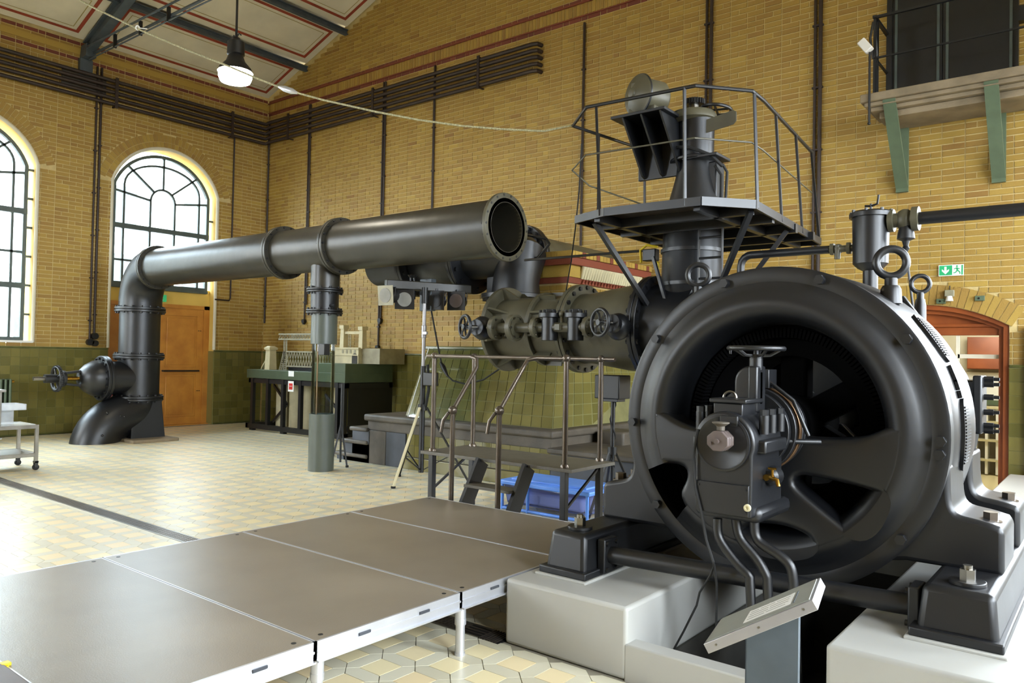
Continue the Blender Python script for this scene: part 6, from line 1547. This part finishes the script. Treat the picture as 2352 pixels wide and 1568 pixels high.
# ================================================================ valve tower with railed platform
TX, TY, ZP_ = -3.47, 7.3, 3.03
tw = thing('valve_tower', 'black iron valve tower with railed platform, gear head and electric motor', 'tower', (TX, TY, 1.5))
b = MB(); b.lathe((TX, TY, 1.9), (0,0,1), [(0, 0.45), (0.2, 0.42), (0.35, 0.31), (ZP_-1.9, 0.29)], 44); part('column_pipe', b, 'iron_black', tw)
for z in (ZP_-0.28, ZP_-0.62):
    b = MB(); b.ring((TX, TY, z), (0,0,1), 0.28, 0.315, 0.035, 40); part('band', b, 'iron_black', tw)
outl = [(-4.16, 6.18), (-3.72, 6.0), (-2.78, 6.02), (-2.46, 6.40), (-2.62, 8.75), (-4.2, 8.75)]
b = MB(); b.prism(outl, (0,0,ZP_-0.012), (1,0,0), (0,1,0), (0,0,0.012)); part('platform_deck', b, 'steel_brown', tw, smooth=False)
n = len(outl)
for k in range(n):
    p, q = Vector(outl[k]+(0,)), Vector(outl[(k+1) % n]+(0,)); b = MB(); b.beam(p+Vector((0,0,ZP_-0.035)), q+Vector((0,0,ZP_-0.035)), 0.02, 0.075); part('edge_angle', b, 'iron_black', tw, smooth=False)
for y in (6.5, 7.0, 7.65, 8.2):
    b = MB(); b.box(-4.12, y-0.03, ZP_-0.1, -2.52, y+0.03, ZP_-0.014); part('deck_joist', b, 'iron_black', tw, smooth=False)
for x in (-3.85, -2.85):
    b = MB(); b.box(x-0.03, 6.08, ZP_-0.1, x+0.03, 8.7, ZP_-0.014); part('deck_joist', b, 'iron_black', tw, smooth=False)
for p, q in (((-3.95, 6.2, ZP_-0.08), (TX-0.25, TY-0.25, 2.05)), ((-2.52, 6.45, ZP_-0.08), (TX+0.28, TY-0.2, 2.1)), ((-3.95, 8.6, ZP_-0.08), (TX-0.2, TY+0.25, 2.1)), ((-2.6, 7.6, ZP_-0.08), (TX+0.3, TY+0.1, 2.1))):
    b = MB(); b.beam(p, q, 0.045, 0.045); part('strut', b, 'iron_black', tw, smooth=False)
b = MB(); p = W(1528, 688, Y=TY-0.35)
for q in ((1500, 590), (1490, 715), (1560, 715)): b.beam(p, W(q[0], q[1], Y=TY-0.33), 0.03, 0.03)
part('cross_strut', b, 'iron_black', tw, smooth=False)
ZRL = 4.0; rl = [(-4.2, 7.6), (-4.36, 6.40), (-3.93, 5.99), (-2.86, 6.05), (-2.52, 6.45), (-2.53, 6.75), (-2.72, 8.75)]
b = MB(); pts = [(x, y, ZRL) for x, y in rl]; b.tube(pts, 0.017, 8); part('top_rail', b, 'iron_black', tw)
for (x, y), (xb, yb) in (((-4.3, 6.8), (-4.17, 6.6)), ((-4.2, 7.6), (-4.18, 7.6)), ((-3.83, 6.0), (-3.78, 6.02)), ((-2.96, 6.04), (-2.93, 6.02)), ((-2.52, 6.5), (-2.46, 6.45)), ((-2.58, 7.2), (-2.51, 7.2)), ((-2.64, 7.95), (-2.56, 7.95)), ((-2.72, 8.72), (-2.62, 8.72))):
    b = MB(); b.beam((xb, yb, ZP_-0.06), (x, y, ZRL), 0.022, 0.022); part('rail_post', b, 'iron_black', tw, smooth=False)
b = MB(); mr = [(x, y, ZRL-0.45-0.06*(k in (0,))) for k, (x, y) in enumerate(rl)]; mr = [(-3.9, 8.0, 3.2), (-4.0, 7.2, 3.3), (-4.28, 6.6, 3.42)]+mr[1:]; b.tube(mr, 0.008, 6); part('safety_cable', b, 'iron_olive', tw)
# ladder behind the pipe
b = MB()
for x in (TX+0.22, TX+0.46): b.beam((x, TY-0.3, 1.9), (x, TY-0.3, ZP_-0.02), 0.03, 0.012)
part('ladder_rail', b, 'iron_black', tw, kind='stuff')
for k in range(5):
    b = MB(); z = 2.05+k*0.2; b.cyl((TX+0.22, TY-0.3, z), (TX+0.46, TY-0.3, z), 0.012, n=8); part('ladder_rung', b, 'iron_black', tw)
# gear head
t_ = lambda x, y: W(x, y, Y=TY)
zc0, zc1, zc2, zc3 = ZP_, t_(1590, 372).z, t_(1600, 345).z, t_(1600, 262).z
cx_ = t_(1600, 400).x
b = MB(); b.lathe((cx_, TY, ZP_), (0,0,1), [(0, 0.33), (0.06, 0.33), (0.2, 0.29), (0.5, 0.21), (zc1-ZP_, 0.20)], 40); part('bonnet_cone', b, 'iron_black', tw)
b = MB(); b.box(cx_+0.12, TY-0.1, ZP_, cx_+0.26, TY+0.1, zc1-0.05); part('bonnet_rib', b, 'iron_black', tw, bevel=0.015)
b = MB(); b.lathe((cx_, TY, zc1-0.02), (0,0,1), [(0, 0.0), (0, 0.27), (0.03, 0.27), (0.04, 0.24)], 36); b.box(cx_-0.05, TY-0.24, zc1-0.03, cx_+0.32, TY+0.1, zc1); part('head_flange', b, 'iron_black', tw, bevel=0.006)
b = MB(); b.lathe((cx_-0.01, TY, zc1), (0,0,1), [(0, 0.18), (0.2, 0.18), (zc3-zc1-0.08, 0.185)], 32); part('gear_case', b, 'iron_black', tw)
b = MB(); b.lathe((cx_-0.05, TY, zc3-0.1), (0,0,1), [(0, 0.18), (0.03, 0.24), (0.08, 0.24), (0.11, 0.22), (0.13, 0.05)], 32); part('gear_cover', b, 'iron_olive', tw)
b = MB(); b.cyl((cx_-0.04, TY, zc3), (cx_-0.04, TY, zc3+0.1), 0.05, n=16); part('gear_hub', b, 'steel_bare', tw)
b = MB(); b.cyl((cx_-0.04, TY, zc3+0.1), (cx_-0.04, TY, zc3+0.15), 0.095, n=24)
for k in range(24):
    t = 2*PI*k/24; b.cbox((cx_-0.04+0.1*math.cos(t), TY+0.1*math.sin(t), zc3+0.125), 0.016, 0.016, 0.05)
part('pinion', b, 'iron_black', tw, smooth=False)
b = MB(); gc = (cx_+0.16, TY+0.1, zc3+0.04); b.torus(gc, (0.1,0.1,1), 0.15, 0.018, 32, 8)
for k in range(4): t = k*PI/2+0.3; b.cyl(gc, (gc[0]+0.15*math.cos(t), gc[1]+0.15*math.sin(t), gc[2]), 0.012, n=6)
part('gear_wheel', b, 'iron_black', tw)
b = MB(); p0, p1 = t_(1625, 312), t_(1700, 262); b.prism([(0, 0), (p1.x-p0.x-0.03, 0.04), (p1.x-p0.x, 0.07), (p1.x-p0.x, p1.z-p0.z), (p1.x-p0.x-0.03, p1.z-p0.z+0.02), (0, p1.z-p0.z-0.03)], (p0.x, TY-0.1, p0.z), (1,0,0), (0,0,1), (0, 0.012, 0)); part('guard_plate', b, 'iron_olive', tw, smooth=False)
# motor on its bracket
YM = TY-0.35; m_ = lambda x, y: W(x, y, Y=YM)
mc = m_(1487, 223); md_ = Vector((-0.35, -0.9, 0)).normalized()
b = MB(); b.lathe(mc, md_, [(0.20, 0), (0.20, 0.05), (0.185, 0.08), (0.165, 0.15), (0.14, 0.18), (0.13, 0.205), (0.10, 0.205), (0.09, 0.18), (-0.14, 0.18), (-0.17, 0.16), (-0.18, 0)], 36); part('electric_motor', b, 'iron_olive', tw, label='olive grey round electric motor')
b = MB(); b.lathe(mc+md_*0.19, md_, [(0, 0.05), (0.03, 0.045), (0.04, 0.0)], 16); b.cbox(mc+md_*0.15+Vector((0.0,0,0.09)), 0.09, 0.06, 0.05); part('motor_cap', b, 'iron_olive', tw, bevel=0.006)
b = MB(); b.torus(mc+md_*0.115, md_, 0.203, 0.012, 36, 6)
part('motor_band', b, 'iron_black', tw)
zt4 = m_(1480, 268).z; zb4 = m_(1490, 400).z; x0, x1 = m_(1425, 268).x, m_(1537, 262).x
b = MB(); b.box(x0, YM-0.2, zt4-0.03, x1+0.05, YM+0.3, zt4); part('motor_shelf', b, 'iron_black', tw, bevel=0.005)
b = MB(); b.cbox((mc.x, YM, zt4+0.03), 0.3, 0.25, 0.07); part('motor_foot', b, 'iron_olive', tw, bevel=0.01)
xb0 = m_(1462, 395).x
for xx, wv in ((x0+0.12, 0.02), ((x0+x1)/2+0.05, 0.02), (x1-0.02, 0.02)):
    b = MB(); b.add([(xx, YM-0.18, zt4-0.03), (xx+wv, YM-0.18, zt4-0.03), (xx+wv+0.05, YM+0.16, zb4+0.03), (xx+0.05, YM+0.16, zb4+0.03), (xx, YM+0.25, zt4-0.03), (xx+wv, YM+0.25, zt4-0.03), (xx+wv+0.05, YM+0.25, zb4), (xx+0.05, YM+0.25, zb4)], [(0,1,2,3),(4,7,6,5),(0,4,5,1),(1,5,6,2),(2,6,7,3),(3,7,4,0)]); part('bracket_gusset', b, 'iron_black', tw, smooth=False)
b = MB(); b.box(x0+0.1, YM+0.22, zb4, x1+0.05, YM+0.26, zt4-0.03); part('bracket_plate', b, 'iron_black', tw, bevel=0.006)
b = MB(); zz = t_(1640, 360).z
b.tube([(cx_-0.15, TY-0.22, zz+0.1), (cx_+0.05, TY-0.26, zz+0.06), (cx_+0.25, TY-0.2, zz-0.04), (cx_+0.33, TY-0.12, zz-0.14)], 0.018, 8)
b.tube([(cx_+0.33, TY-0.12, zz-0.12), (cx_+0.37, TY-0.1, zz-0.2), (cx_+0.35, TY-0.1, ZP_)], 0.014, 8); b.tube([(cx_+0.25, TY-0.12, zz-0.12), (cx_+0.31, TY-0.1, zz-0.22), (cx_+0.31, TY-0.1, ZP_)], 0.014, 8); part('motor_cables', b, 'rubber', tw, kind='stuff')
fl_ = thing('work_light', 'yellow and black work light hanging under the platform', 'lamp', W(1495, 585, Y=TY+0.2))
c = W(1495, 585, Y=TY+0.2)
b = MB(); b.box(c.x-0.08, c.y-0.05, c.z-0.07, c.x+0.08, c.y+0.05, c.z+0.06); part('lamp_head', b, 'plastic_black', fl_, bevel=0.01)
b = MB(); b.tube([c+Vector((-0.12,0,-0.08)), c+Vector((-0.13,0,0.06)), c+Vector((-0.05,0,0.11)), c+Vector((0.08,0,0.08))], 0.014, 8); b.tube([c+Vector((0.04,0,-0.07)), c+Vector((0.1,0,-0.1)), c+Vector((0.09,0,-0.17))], 0.014, 8); part('handle', b, 'yellow_plastic', fl_)
# ================================================================ wall pipes and conduits
zs_ = [7.10, 6.985, 6.87, 6.75, 6.63]
spots = ['topmost', 'second from the top', 'middle', 'second from the bottom', 'lowest']
for k, z in enumerate(zs_):
    b = MB(); b.tube([(XL+0.12, 3.6, z-0.03), (XL+0.12, YB-0.2, z-0.03), (XL+0.14, YB-0.15, z-0.03), (XL+0.2, YB-0.12, z), (-8.05, YB-0.12, z), (-7.96, YB-0.10, z-0.005), (-7.94, YB-0.03, z-0.01), (-7.94, YB, z-0.01)], 0.036, 10)
    solo('heating_pipe', b, 'conduit', 'long dark pipe high along both walls, %s of five' % spots[k], 'pipe', (-12, YB-0.12, z), 'wall pipes under the eaves')
def bracket(p, side, nm):
    b = MB()
    if side == 'G': b.box(p-0.03, YB-0.17, 6.56, p+0.03, YB-0.15, 7.17); b.box(p-0.02, YB-0.15, 6.58, p+0.02, YB-0.002, 6.6); b.box(p-0.02, YB-0.15, 7.13, p+0.02, YB-0.002, 7.15); loc = (p, YB-0.1, 6.56)
    else: b.box(XL+0.155, p-0.03, 6.52, XL+0.175, p+0.03, 7.14); b.box(XL+0.002, p-0.02, 6.55, XL+0.16, p+0.02, 6.57); b.box(XL+0.002, p-0.02, 7.1, XL+0.16, p+0.02, 7.12); loc = (XL+0.1, p, 6.5)
    solo('pipe_bracket', b, 'conduit', 'dark iron bracket holding the five wall pipes %s' % nm, 'bracket', loc, 'brackets of the wall pipes')
for px_, nm in ((664, 'near the room corner on the gable wall'), (857, 'before the paired conduit on the gable wall'), (1098, 'close to the bent pipe ends')): bracket(W(px_, 200, Y=YB-0.15).x, 'G', nm)
for px_, nm in ((268, 'beside the stone pad on the left wall'), (536, 'above the single conduit of the left wall')): bracket(W(px_, 220, X=XL+0.16).y, 'L', nm)
def conduit(pts, r, label, grp='conduits on the brick walls'):
    b = MB(); b.tube(pts, r, 8)
    zc = min(p[2] for p in pts); o = solo('conduit', b, 'conduit', label, 'conduit', (pts[-1][0], pts[-1][1], zc), grp)
    return o
def clips(o, pts, side):
    m = MB(); (x0, y0, za), (x1, y1, zb) = pts[0], pts[-1]; z = zb+0.4
    while z < za-0.2:
        if side == 'G': m.box(x0-0.035, YB-0.045, z-0.012, x0+0.035, YB-0.002, z+0.012)
        else: m.box(XL+0.002, y0-0.035, z-0.012, XL+0.045, y0+0.035, z+0.012)
        z += 0.85
    part('pipe_clip', m, 'conduit', o, kind='stuff', smooth=False)
def gconduit(x, ytop, ybot, r, label, dx=0.0, box=None):
    zt, zb = W(PX((x, YB, 5))[0], ytop, Y=YB).z, W(PX((x, YB, 2))[0], ybot, Y=YB).z
    pts = [(x+dx, YB-0.025, zt), (x+dx, YB-0.025, zb)]; o = conduit(pts, r, label); clips(o, pts, 'G')
    if box:
        m = MB(); m.cyl((x+dx, YB-0.07, zb-0.03), (x+dx, YB, zb-0.03), 0.05, n=16); m.cyl((x+dx, YB-0.04, zb-0.10), (x+dx, YB-0.04, zb), 0.03, n=10); part('junction_box', m, 'plastic_black', o)
gconduit(-14.47, 243, 735, 0.018, 'thin dark conduit with round box left of the grey column on the gable', 0, True)
gconduit(-14.47, 243, 700, 0.018, 'thin dark conduit paired with the boxed one left of the grey column', 0.05)
gconduit(-11.92, 190, 733, 0.02, 'dark conduit ending in a blue round box behind the elevated pipe', 0, True)
gconduit(-11.92, 190, 795, 0.02, 'dark conduit ending in a low box above the display table', -0.055, True)
gconduit(-10.51, 153, 640, 0.022, 'single dark conduit dropping behind the open pipe end')
gconduit(-7.04, 55, 565, 0.022, 'single dark conduit dropping beside the railed platform')
gconduit(-4.86, -60, 640, 0.02, 'dark conduit rising behind the motor, one of a pair', 0)
gconduit(-4.86, -60, 640, 0.026, 'thicker dark conduit rising behind the motor, one of a pair', 0.075)
gconduit(-3.28, -60, 700, 0.02, 'dark conduit beside the balcony lamp, one of a pair', 0)
gconduit(-3.28, -60, 700, 0.026, 'thicker dark conduit beside the balcony lamp, one of a pair', 0.07)
gconduit(-16.02, 288, 742, 0.02, 'dark conduit running down the room corner to the white switch')
for dy, nm, yb_, r in ((0, 'left', 782, 0.02), (0.085, 'right', 768, 0.024)):
    zb = W(205, yb_, X=XL).z; pts = [(XL+0.025, 6.70+dy, 7.3), (XL+0.025, 6.70+dy, zb)]
    o = conduit(pts, r, 'dark conduit between the two windows ending in %s' % ('a single low box' if dy == 0 else 'two stacked boxes')); clips(o, pts, 'L')
    m = MB(); m.cyl((XL, 6.70+dy, zb-0.03), (XL+0.09, 6.70+dy, zb-0.03), 0.065, n=16)
    if dy: m.cyl((XL, 6.71+dy, zb-0.17), (XL+0.09, 6.71+dy, zb-0.17), 0.06, n=16)
    part('socket_box', m, 'plastic_black', o)
zt, zb = 6.6, W(526, 690, X=XL).z
o = conduit([(XL+0.025, 9.75, zt), (XL+0.025, 9.75, zb+0.05), (XL+0.025, 9.72, zb), (XL+0.025, WIN_L[0]+half-0.02, zb)], 0.018, 'thin dark conduit bending towards the window recess above the door')

sw = thing('light_switch', 'small white switch plate near the room corner', 'switch', W(600, 750, Y=YB)); c = W(599, 750, Y=YB)
b = MB(); b.box(c.x-0.03, YB-0.03, c.z-0.07, c.x+0.06, YB, c.z+0.07); part('plate', b, 'white_paint', sw, bevel=0.004)
b = MB(); b.box(c.x-0.01, YB-0.036, c.z-0.03, c.x+0.04, YB-0.028, c.z+0.03); part('rocker', b, 'paper', sw, bevel=0.003)

# ================================================================ balcony with dark doors
DB = 0.80; YBf = YB-DB
sl0 = W(1975, 218, Y=YBf); bzt = sl0.z; bx_l = sl0.x
bal = thing('stone_balcony', 'weathered stone balcony slab on two green iron brackets with iron railing', 'balcony', (bx_l+1, YB-0.4, bzt-0.3))
b = MB(); b.box(bx_l, YBf, bzt-0.10, -0.15, YB-0.005, bzt); part('slab', b, 'slab_stone', bal, bevel=0.01)
for k, (d, h0, h1) in enumerate(((0.04, 0.10, 0.15), (0.10, 0.15, 0.20), (0.18, 0.20, 0.28))):
    b = MB(); b.box(bx_l+d, YBf+d, bzt-h1, -0.15-d, YB-0.005, bzt-h0); part('moulding', b, 'slab_stone', bal, bevel=0.008)
for (xt, yt), (xb, yb) in (((2048, 228), (2067, 433)), ((2282, 192), (2289, 410))):
    pt, pb_ = W(xt, yt, Y=YBf+0.05), W(xb, yb, Y=YB-0.03); x = (pt.x+pb_.x)/2
    m = MB()
    top_, bot_ = Vector((x, YBf+0.05, bzt-0.12)), Vector((x, YB-0.03, pb_.z)); mid = Vector((x, YB-0.28, bzt-0.75))
    pts = [top_*(1-t)**2+mid*2*t*(1-t)+bot_*t*t for t in [i/10 for i in range(11)]]
    for i in range(10): m.beam(pts[i], pts[i+1], 0.14, 0.035, up=(0, -1, 0.3))
    m.box(x-0.07, YB-0.05, pb_.z-0.05, x+0.07, YB-0.003, bzt-0.1); m.box(x-0.07, YBf+0.03, bzt-0.13, x+0.07, YB-0.003, bzt-0.1)
    part('bracket', m, 'green_paint', bal, smooth=False)
    m = MB(); m.hexbolt((x, YB-0.05, pb_.z+0.07), (0,-1,0), 0.03, 0.03); part('bracket_bolt', m, 'iron_black', bal)
rx = W(2010, 150, Y=YBf+0.12).x
b = MB()
for y in (YBf+0.1, YBf+0.22, YB-0.05): b.beam((rx, y, bzt), (rx, y, bzt+0.95), 0.03, 0.03)
b.beam((rx, YBf+0.06, bzt+0.95), (rx, YB-0.02, bzt+0.95), 0.04, 0.03); b.beam((rx, YBf+0.06, bzt+0.45), (rx, YB-0.02, bzt+0.45), 0.025, 0.02)
b.beam((rx, YBf+0.1, bzt+0.95), (-0.2, YBf+0.1, bzt+0.95), 0.04, 0.03); b.beam((rx, YBf+0.1, bzt+0.45), (-0.2, YBf+0.1, bzt+0.45), 0.02, 0.02)
part('railing', b, 'iron_black', bal, smooth=False)
b = MB(); b.tube([(rx-0.02, YBf+0.1, bzt+0.9), (rx-0.05, YBf+0.08, bzt+0.7), (rx-0.02, YBf+0.1, bzt+0.45)], 0.015, 6); b.tube([(rx, YBf+0.1, bzt+0.8), (rx, YBf+0.22, bzt+0.5), (rx, YBf+0.1, bzt+0.2)], 0.014, 6); part('scroll_brace', b, 'iron_black', bal)
gd = thing('loft_door', 'dark steel double door opening onto the stone balcony', 'door', (-1.6, YB-0.05, bzt))
xa_, xb_ = W(2050, 150, Y=YB-0.05).x, W(2333, 120, Y=YB-0.05).x
b = MB(); b.box(xa_-0.06, YB-0.10, bzt+0.002, xa_, YB-0.005, bzt+2.3); b.box(xb_, YB-0.10, bzt+0.002, xb_+0.03, YB-0.005, bzt+2.3); b.box(xa_-0.06, YB-0.10, bzt+2.3, xb_+0.03, YB-0.005, bzt+2.38); part('frame', b, 'plastic_black', gd, smooth=False)
xm_ = xa_+(xb_-xa_)*0.43
for a, c in ((xa_, xm_-0.004), (xm_+0.004, xb_)):
    b = MB(); b.box(a, YB-0.07, bzt+0.01, c, YB-0.02, bzt+2.3); lf_ = part('door_leaf', b, 'plastic_black', gd, smooth=False)
    b = MB(); b.box(a+0.03, YB-0.078, bzt+0.06, a+0.06, YB-0.068, bzt+2.25); b.box(c-0.06, YB-0.078, bzt+0.06, c-0.03, YB-0.068, bzt+2.25); part('stile', b, 'window_frame', lf_, smooth=False)
b = MB(); b.box(xb_+0.03, YB-0.12, bzt+0.75, xb_+0.10, YB-0.005, bzt+0.93); part('hinge_stop', b, 'plastic_black', gd, smooth=False)
lp = W(1978, 95, Y=YBf-0.02)
bl = thing('balcony_lamp', 'small white spotlight on a thin stem at the balcony end', 'lamp', (lp.x+0.06, lp.y, bzt-0.3))
b = MB(); sx2 = W(1997, 200, Y=YBf-0.02).x; b.cyl((sx2, YBf-0.02, W(1999, 282, Y=YBf).z), (sx2, YBf-0.02, W(1995, 122, Y=YBf).z), 0.014, n=8); b.sphere((sx2, YBf-0.02, W(1999, 284, Y=YBf).z), 0.02); part('stem', b, 'iron_black', bl)
b = MB(); b.beam(lp, Vector((sx2, YBf-0.02, lp.z-0.14)), 0.10, 0.10); part('head', b, 'white_paint', bl, bevel=0.012)

# ================================================================ signs and small fittings on the gable wall
es = thing('exit_sign', 'green and white emergency exit sign with arrow and running figure above the glazed door', 'sign', W(2184, 621, Y=YB))
a, c = W(2156, 609, Y=YB-0.02), W(2213, 632, Y=YB-0.02); w = c.x-a.x; zc = (a.z+c.z)/2; h = 0.135; x0 = a.x
b = MB(); b.box(x0, YB-0.022, zc-h/2, x0+w, YB-0.002, zc+h/2); part('sign_plate', b, 'sign_white', es, smooth=False)
b = MB(); b.box(x0+0.008, YB-0.0245, zc-h/2+0.008, x0+w*0.55, YB-0.0215, zc+h/2-0.008); part('green_field', b, 'sign_green', es, smooth=False)
b = MB(); ax_ = x0+w*0.28; b.prism([(-0.012,0.045),(0.012,0.045),(0.012,-0.005),(0.038,0.015),(0.038,-0.008),(0,-0.048),(-0.038,-0.008),(-0.038,0.015),(-0.012,-0.005)], (ax_, YB-0.0255, zc), (1,0,0), (0,0,1), (0, 0.002, 0)); part('arrow', b, 'sign_white', es, smooth=False)
b = MB(); fx = x0+w*0.75
b.box(x0+w*0.92, YB-0.0245, zc-h/2+0.008, x0+w-0.006, YB-0.0215, zc+h/2-0.008)
for p, q, t in (((-0.005,0.03),(0.005,-0.005),0.016), ((0.005,-0.005),(0.03,-0.025),0.011), ((0.03,-0.025),(0.03,-0.05),0.01), ((0.0,-0.005),(-0.015,-0.03),0.011), ((-0.015,-0.03),(-0.04,-0.035),0.01), ((-0.005,0.026),(0.028,0.012),0.009), ((-0.006,0.026),(-0.035,0.012),0.009)):
    b.beam((fx+p[0], YB-0.024, zc+p[1]), (fx+q[0], YB-0.024, zc+q[1]), 0.004, t, up=(0, 0, 1))
b.cyl((fx-0.002, YB-0.022, zc+0.046), (fx-0.002, YB-0.026, zc+0.046), 0.011, n=12)
part('running_figure', b, 'sign_green', es, smooth=False)
el = thing('emergency_lamp', 'small grey twin-head emergency lamp above the glazed door', 'lamp', W(2182, 680, Y=YB)); c = W(2182, 675, Y=YB)
b = MB(); b.box(c.x-0.05, YB-0.06, c.z-0.035, c.x+0.05, YB, c.z+0.045); part('housing', b, 'model_grey', el, bevel=0.006)
b = MB(); b.cyl((c.x, YB-0.05, c.z-0.09), (c.x, YB-0.05, c.z-0.03), 0.045, 0.03, n=16); part('lamp_glass', b, 'white_paint', el)
b = MB(); b.cyl((c.x, YB-0.02, c.z+0.04), (c.x, YB-0.02, c.z+0.1), 0.006, n=6); part('cable', b, 'rubber', el)
for px_, lab in ((2162, 'small grey wall box under the emergency lamp'), (2251, 'small grey wall box right of the emergency lamp')):
    c = W(px_, 692 if px_ < 2200 else 685, Y=YB); b = MB(); b.box(c.x-0.05, YB-0.03, c.z-0.03, c.x+0.05, YB, c.z+0.03); o = solo('wall_box', b, 'green_paint', lab, 'box', (c.x, YB-0.015, c.z-0.03), bevel=0.003)
    b = MB(); b.cyl((c.x-0.01, YB-0.034, c.z), (c.x-0.01, YB-0.028, c.z), 0.012, n=10); part('knob', b, 'iron_black', o)
c = W(371, 685, X=XL-0.2); e2 = thing('door_exit_sign', 'small lit green exit sign above the wooden double door', 'sign', c)
b = MB(); b.box(XL-0.25, c.y-0.11, c.z-0.07, XL-0.19, c.y+0.11, c.z+0.08); part('sign_box', b, 'sign_green', e2, bevel=0.004)
b = MB()
for p, q in (((0,0.03),(0,-0.01)), ((0,-0.01),(0.03,-0.04)), ((0,-0.01),(-0.03,-0.04)), ((-0.03,0.01),(0.03,0.02))): b.beam((XL-0.188, c.y+p[0], c.z+p[1]), (XL-0.188, c.y+q[0], c.z+q[1]), 0.012, 0.004)
b.sphere((XL-0.188, c.y, c.z+0.05), 0.012, 8, 6, (0.3, 1, 1)); part('running_figure', b, 'sign_white', e2, smooth=False)

# ================================================================ hanging lamp and cable
YH = 5.9; hp_ = W(541, 150, Y=YH); hx_ = hp_.x
hz = lambda y: W(541, y, Y=YH).z
mat('lamp_glow', (255, 250, 235), 0.4, emit=(255, 246, 225), estr=60.0)
hl = thing('hanging_lamp', 'glowing bell-shaped factory lamp hanging on a rod from the ceiling', 'lamp', (hx_, YH, hz(192)))
b = MB(); b.cyl((hx_, YH, hz(88)), (hx_, YH, roof_z(hx_)-0.01), 0.016, n=10); part('rod', b, 'iron_black', hl)
b = MB(); b.tube([(hx_-0.12, YH, hz(86)), (hx_-0.06, YH, hz(80)), (hx_, YH, hz(90)), (hx_+0.06, YH, hz(80)), (hx_+0.12, YH, hz(86))], 0.01, 6); part('hook', b, 'iron_black', hl)
r0 = 0.105
b = MB(); b.lathe((hx_, YH, hz(150)), (0,0,1), [(hz(166)-hz(150), 0.24), (hz(157)-hz(150), 0.215), (hz(142)-hz(150), 0.13), (hz(128)-hz(150), 0.10), (hz(126)-hz(150), 0.12), (hz(98)-hz(150), 0.115), (hz(92)-hz(150), 0.06), (hz(88)-hz(150), 0.05), (hz(88)-hz(150), 0)], 28); part('cap', b, 'iron_black', hl)
b = MB(); zz = hz(190); b.lathe((hx_, YH, zz), (0,0,1), [(0, 0.0), (0.0, 0.12), (0.02, 0.20), (0.08, 0.225), (hz(164)-zz, 0.225), (hz(164)-zz, 0)], 32); part('glass_bell', b, 'lamp_glow', hl)
# cable from the roof to the platform railing
Ec = Vector((-4.36, 6.38, 4.0)); d_ = W(150, -20, Y=4.0); Sc = Vector((d_.x, d_.y, d_.z))
nv = (Sc-Ec).cross(Vector((0,0,1))).normalized()
def on_plane(x, y):
    r = (W(x, y, Y=1.0)-EYEV); t = (Ec-EYEV).dot(nv)/r.dot(nv); return EYEV+r*t
pts = [Sc+(Sc-Ec).normalized()*0.3+Vector((0,0,0.25))]+[on_plane(x, y) for x, y in ((155, -15), (220, 20), (320, 68), (430, 115), (520, 150), (600, 184), (660, 207), (740, 229), (860, 256), (960, 275), (1060, 289), (1160, 297), (1250, 301))]+[Ec]
rp = thing('strung_cable', 'pale rope-like cable strung from the roof to the platform railing', 'cable', Ec)
b = MB(); b.tube(pts, 0.011, 8); part('rope', b, 'rope', rp)
b = MB(); q0, q1 = on_plane(640, 199), on_plane(684, 214); b.tube([q0, q0.lerp(q1, 0.25), q0.lerp(q1, 0.3), q0.lerp(q1, 0.7), q0.lerp(q1, 0.75), q1], [0.012, 0.03, 0.034, 0.034, 0.03, 0.012], 12); part('splice_sleeve', b, 'alu', rp)
b = MB(); q0 = on_plane(316, 64); b.torus(q0, (1,0.3,-0.3), 0.025, 0.008, 12, 6); b.cyl(q0, q0+Vector((0.14,0.05,-0.03)), 0.006, n=6); part('tie', b, 'paper', rp)
b = MB(); Yk = 6.5; b.tube([W(1336, 330, Y=6.3), W(1330, 440, Y=6.4), W(1322, 520, Y=6.6), W(1312, 600, Y=6.9), W(1300, 668, Y=7.2)], 0.007, 6)
solo('thin_line', b, 'rubber', 'thin dark line hanging from the platform to the pump pipe', 'line', (W(1300, 668, Y=7.2).x, 7.2, W(1300, 668, Y=7.2).z))

# pale house across the street, seen through the windows
hs = thing('house_facade', 'pale house front with rows of windows outside the hall', 'building', (-30, 6, -1))
b = MB(); b.box(-31, -12, -1, -30, 22, 9); part('front', b, 'white_paint', hs, smooth=False)
for i in range(9):
    for j in range(3):
        b = MB(); y = -8+i*3.0; z = 1.2+j*2.6; b.box(-30.02, y, z, -29.98, y+1.1, z+1.5); o = part('window', b, 'window_frame', hs, smooth=False)
bpy.context.view_layer.update()
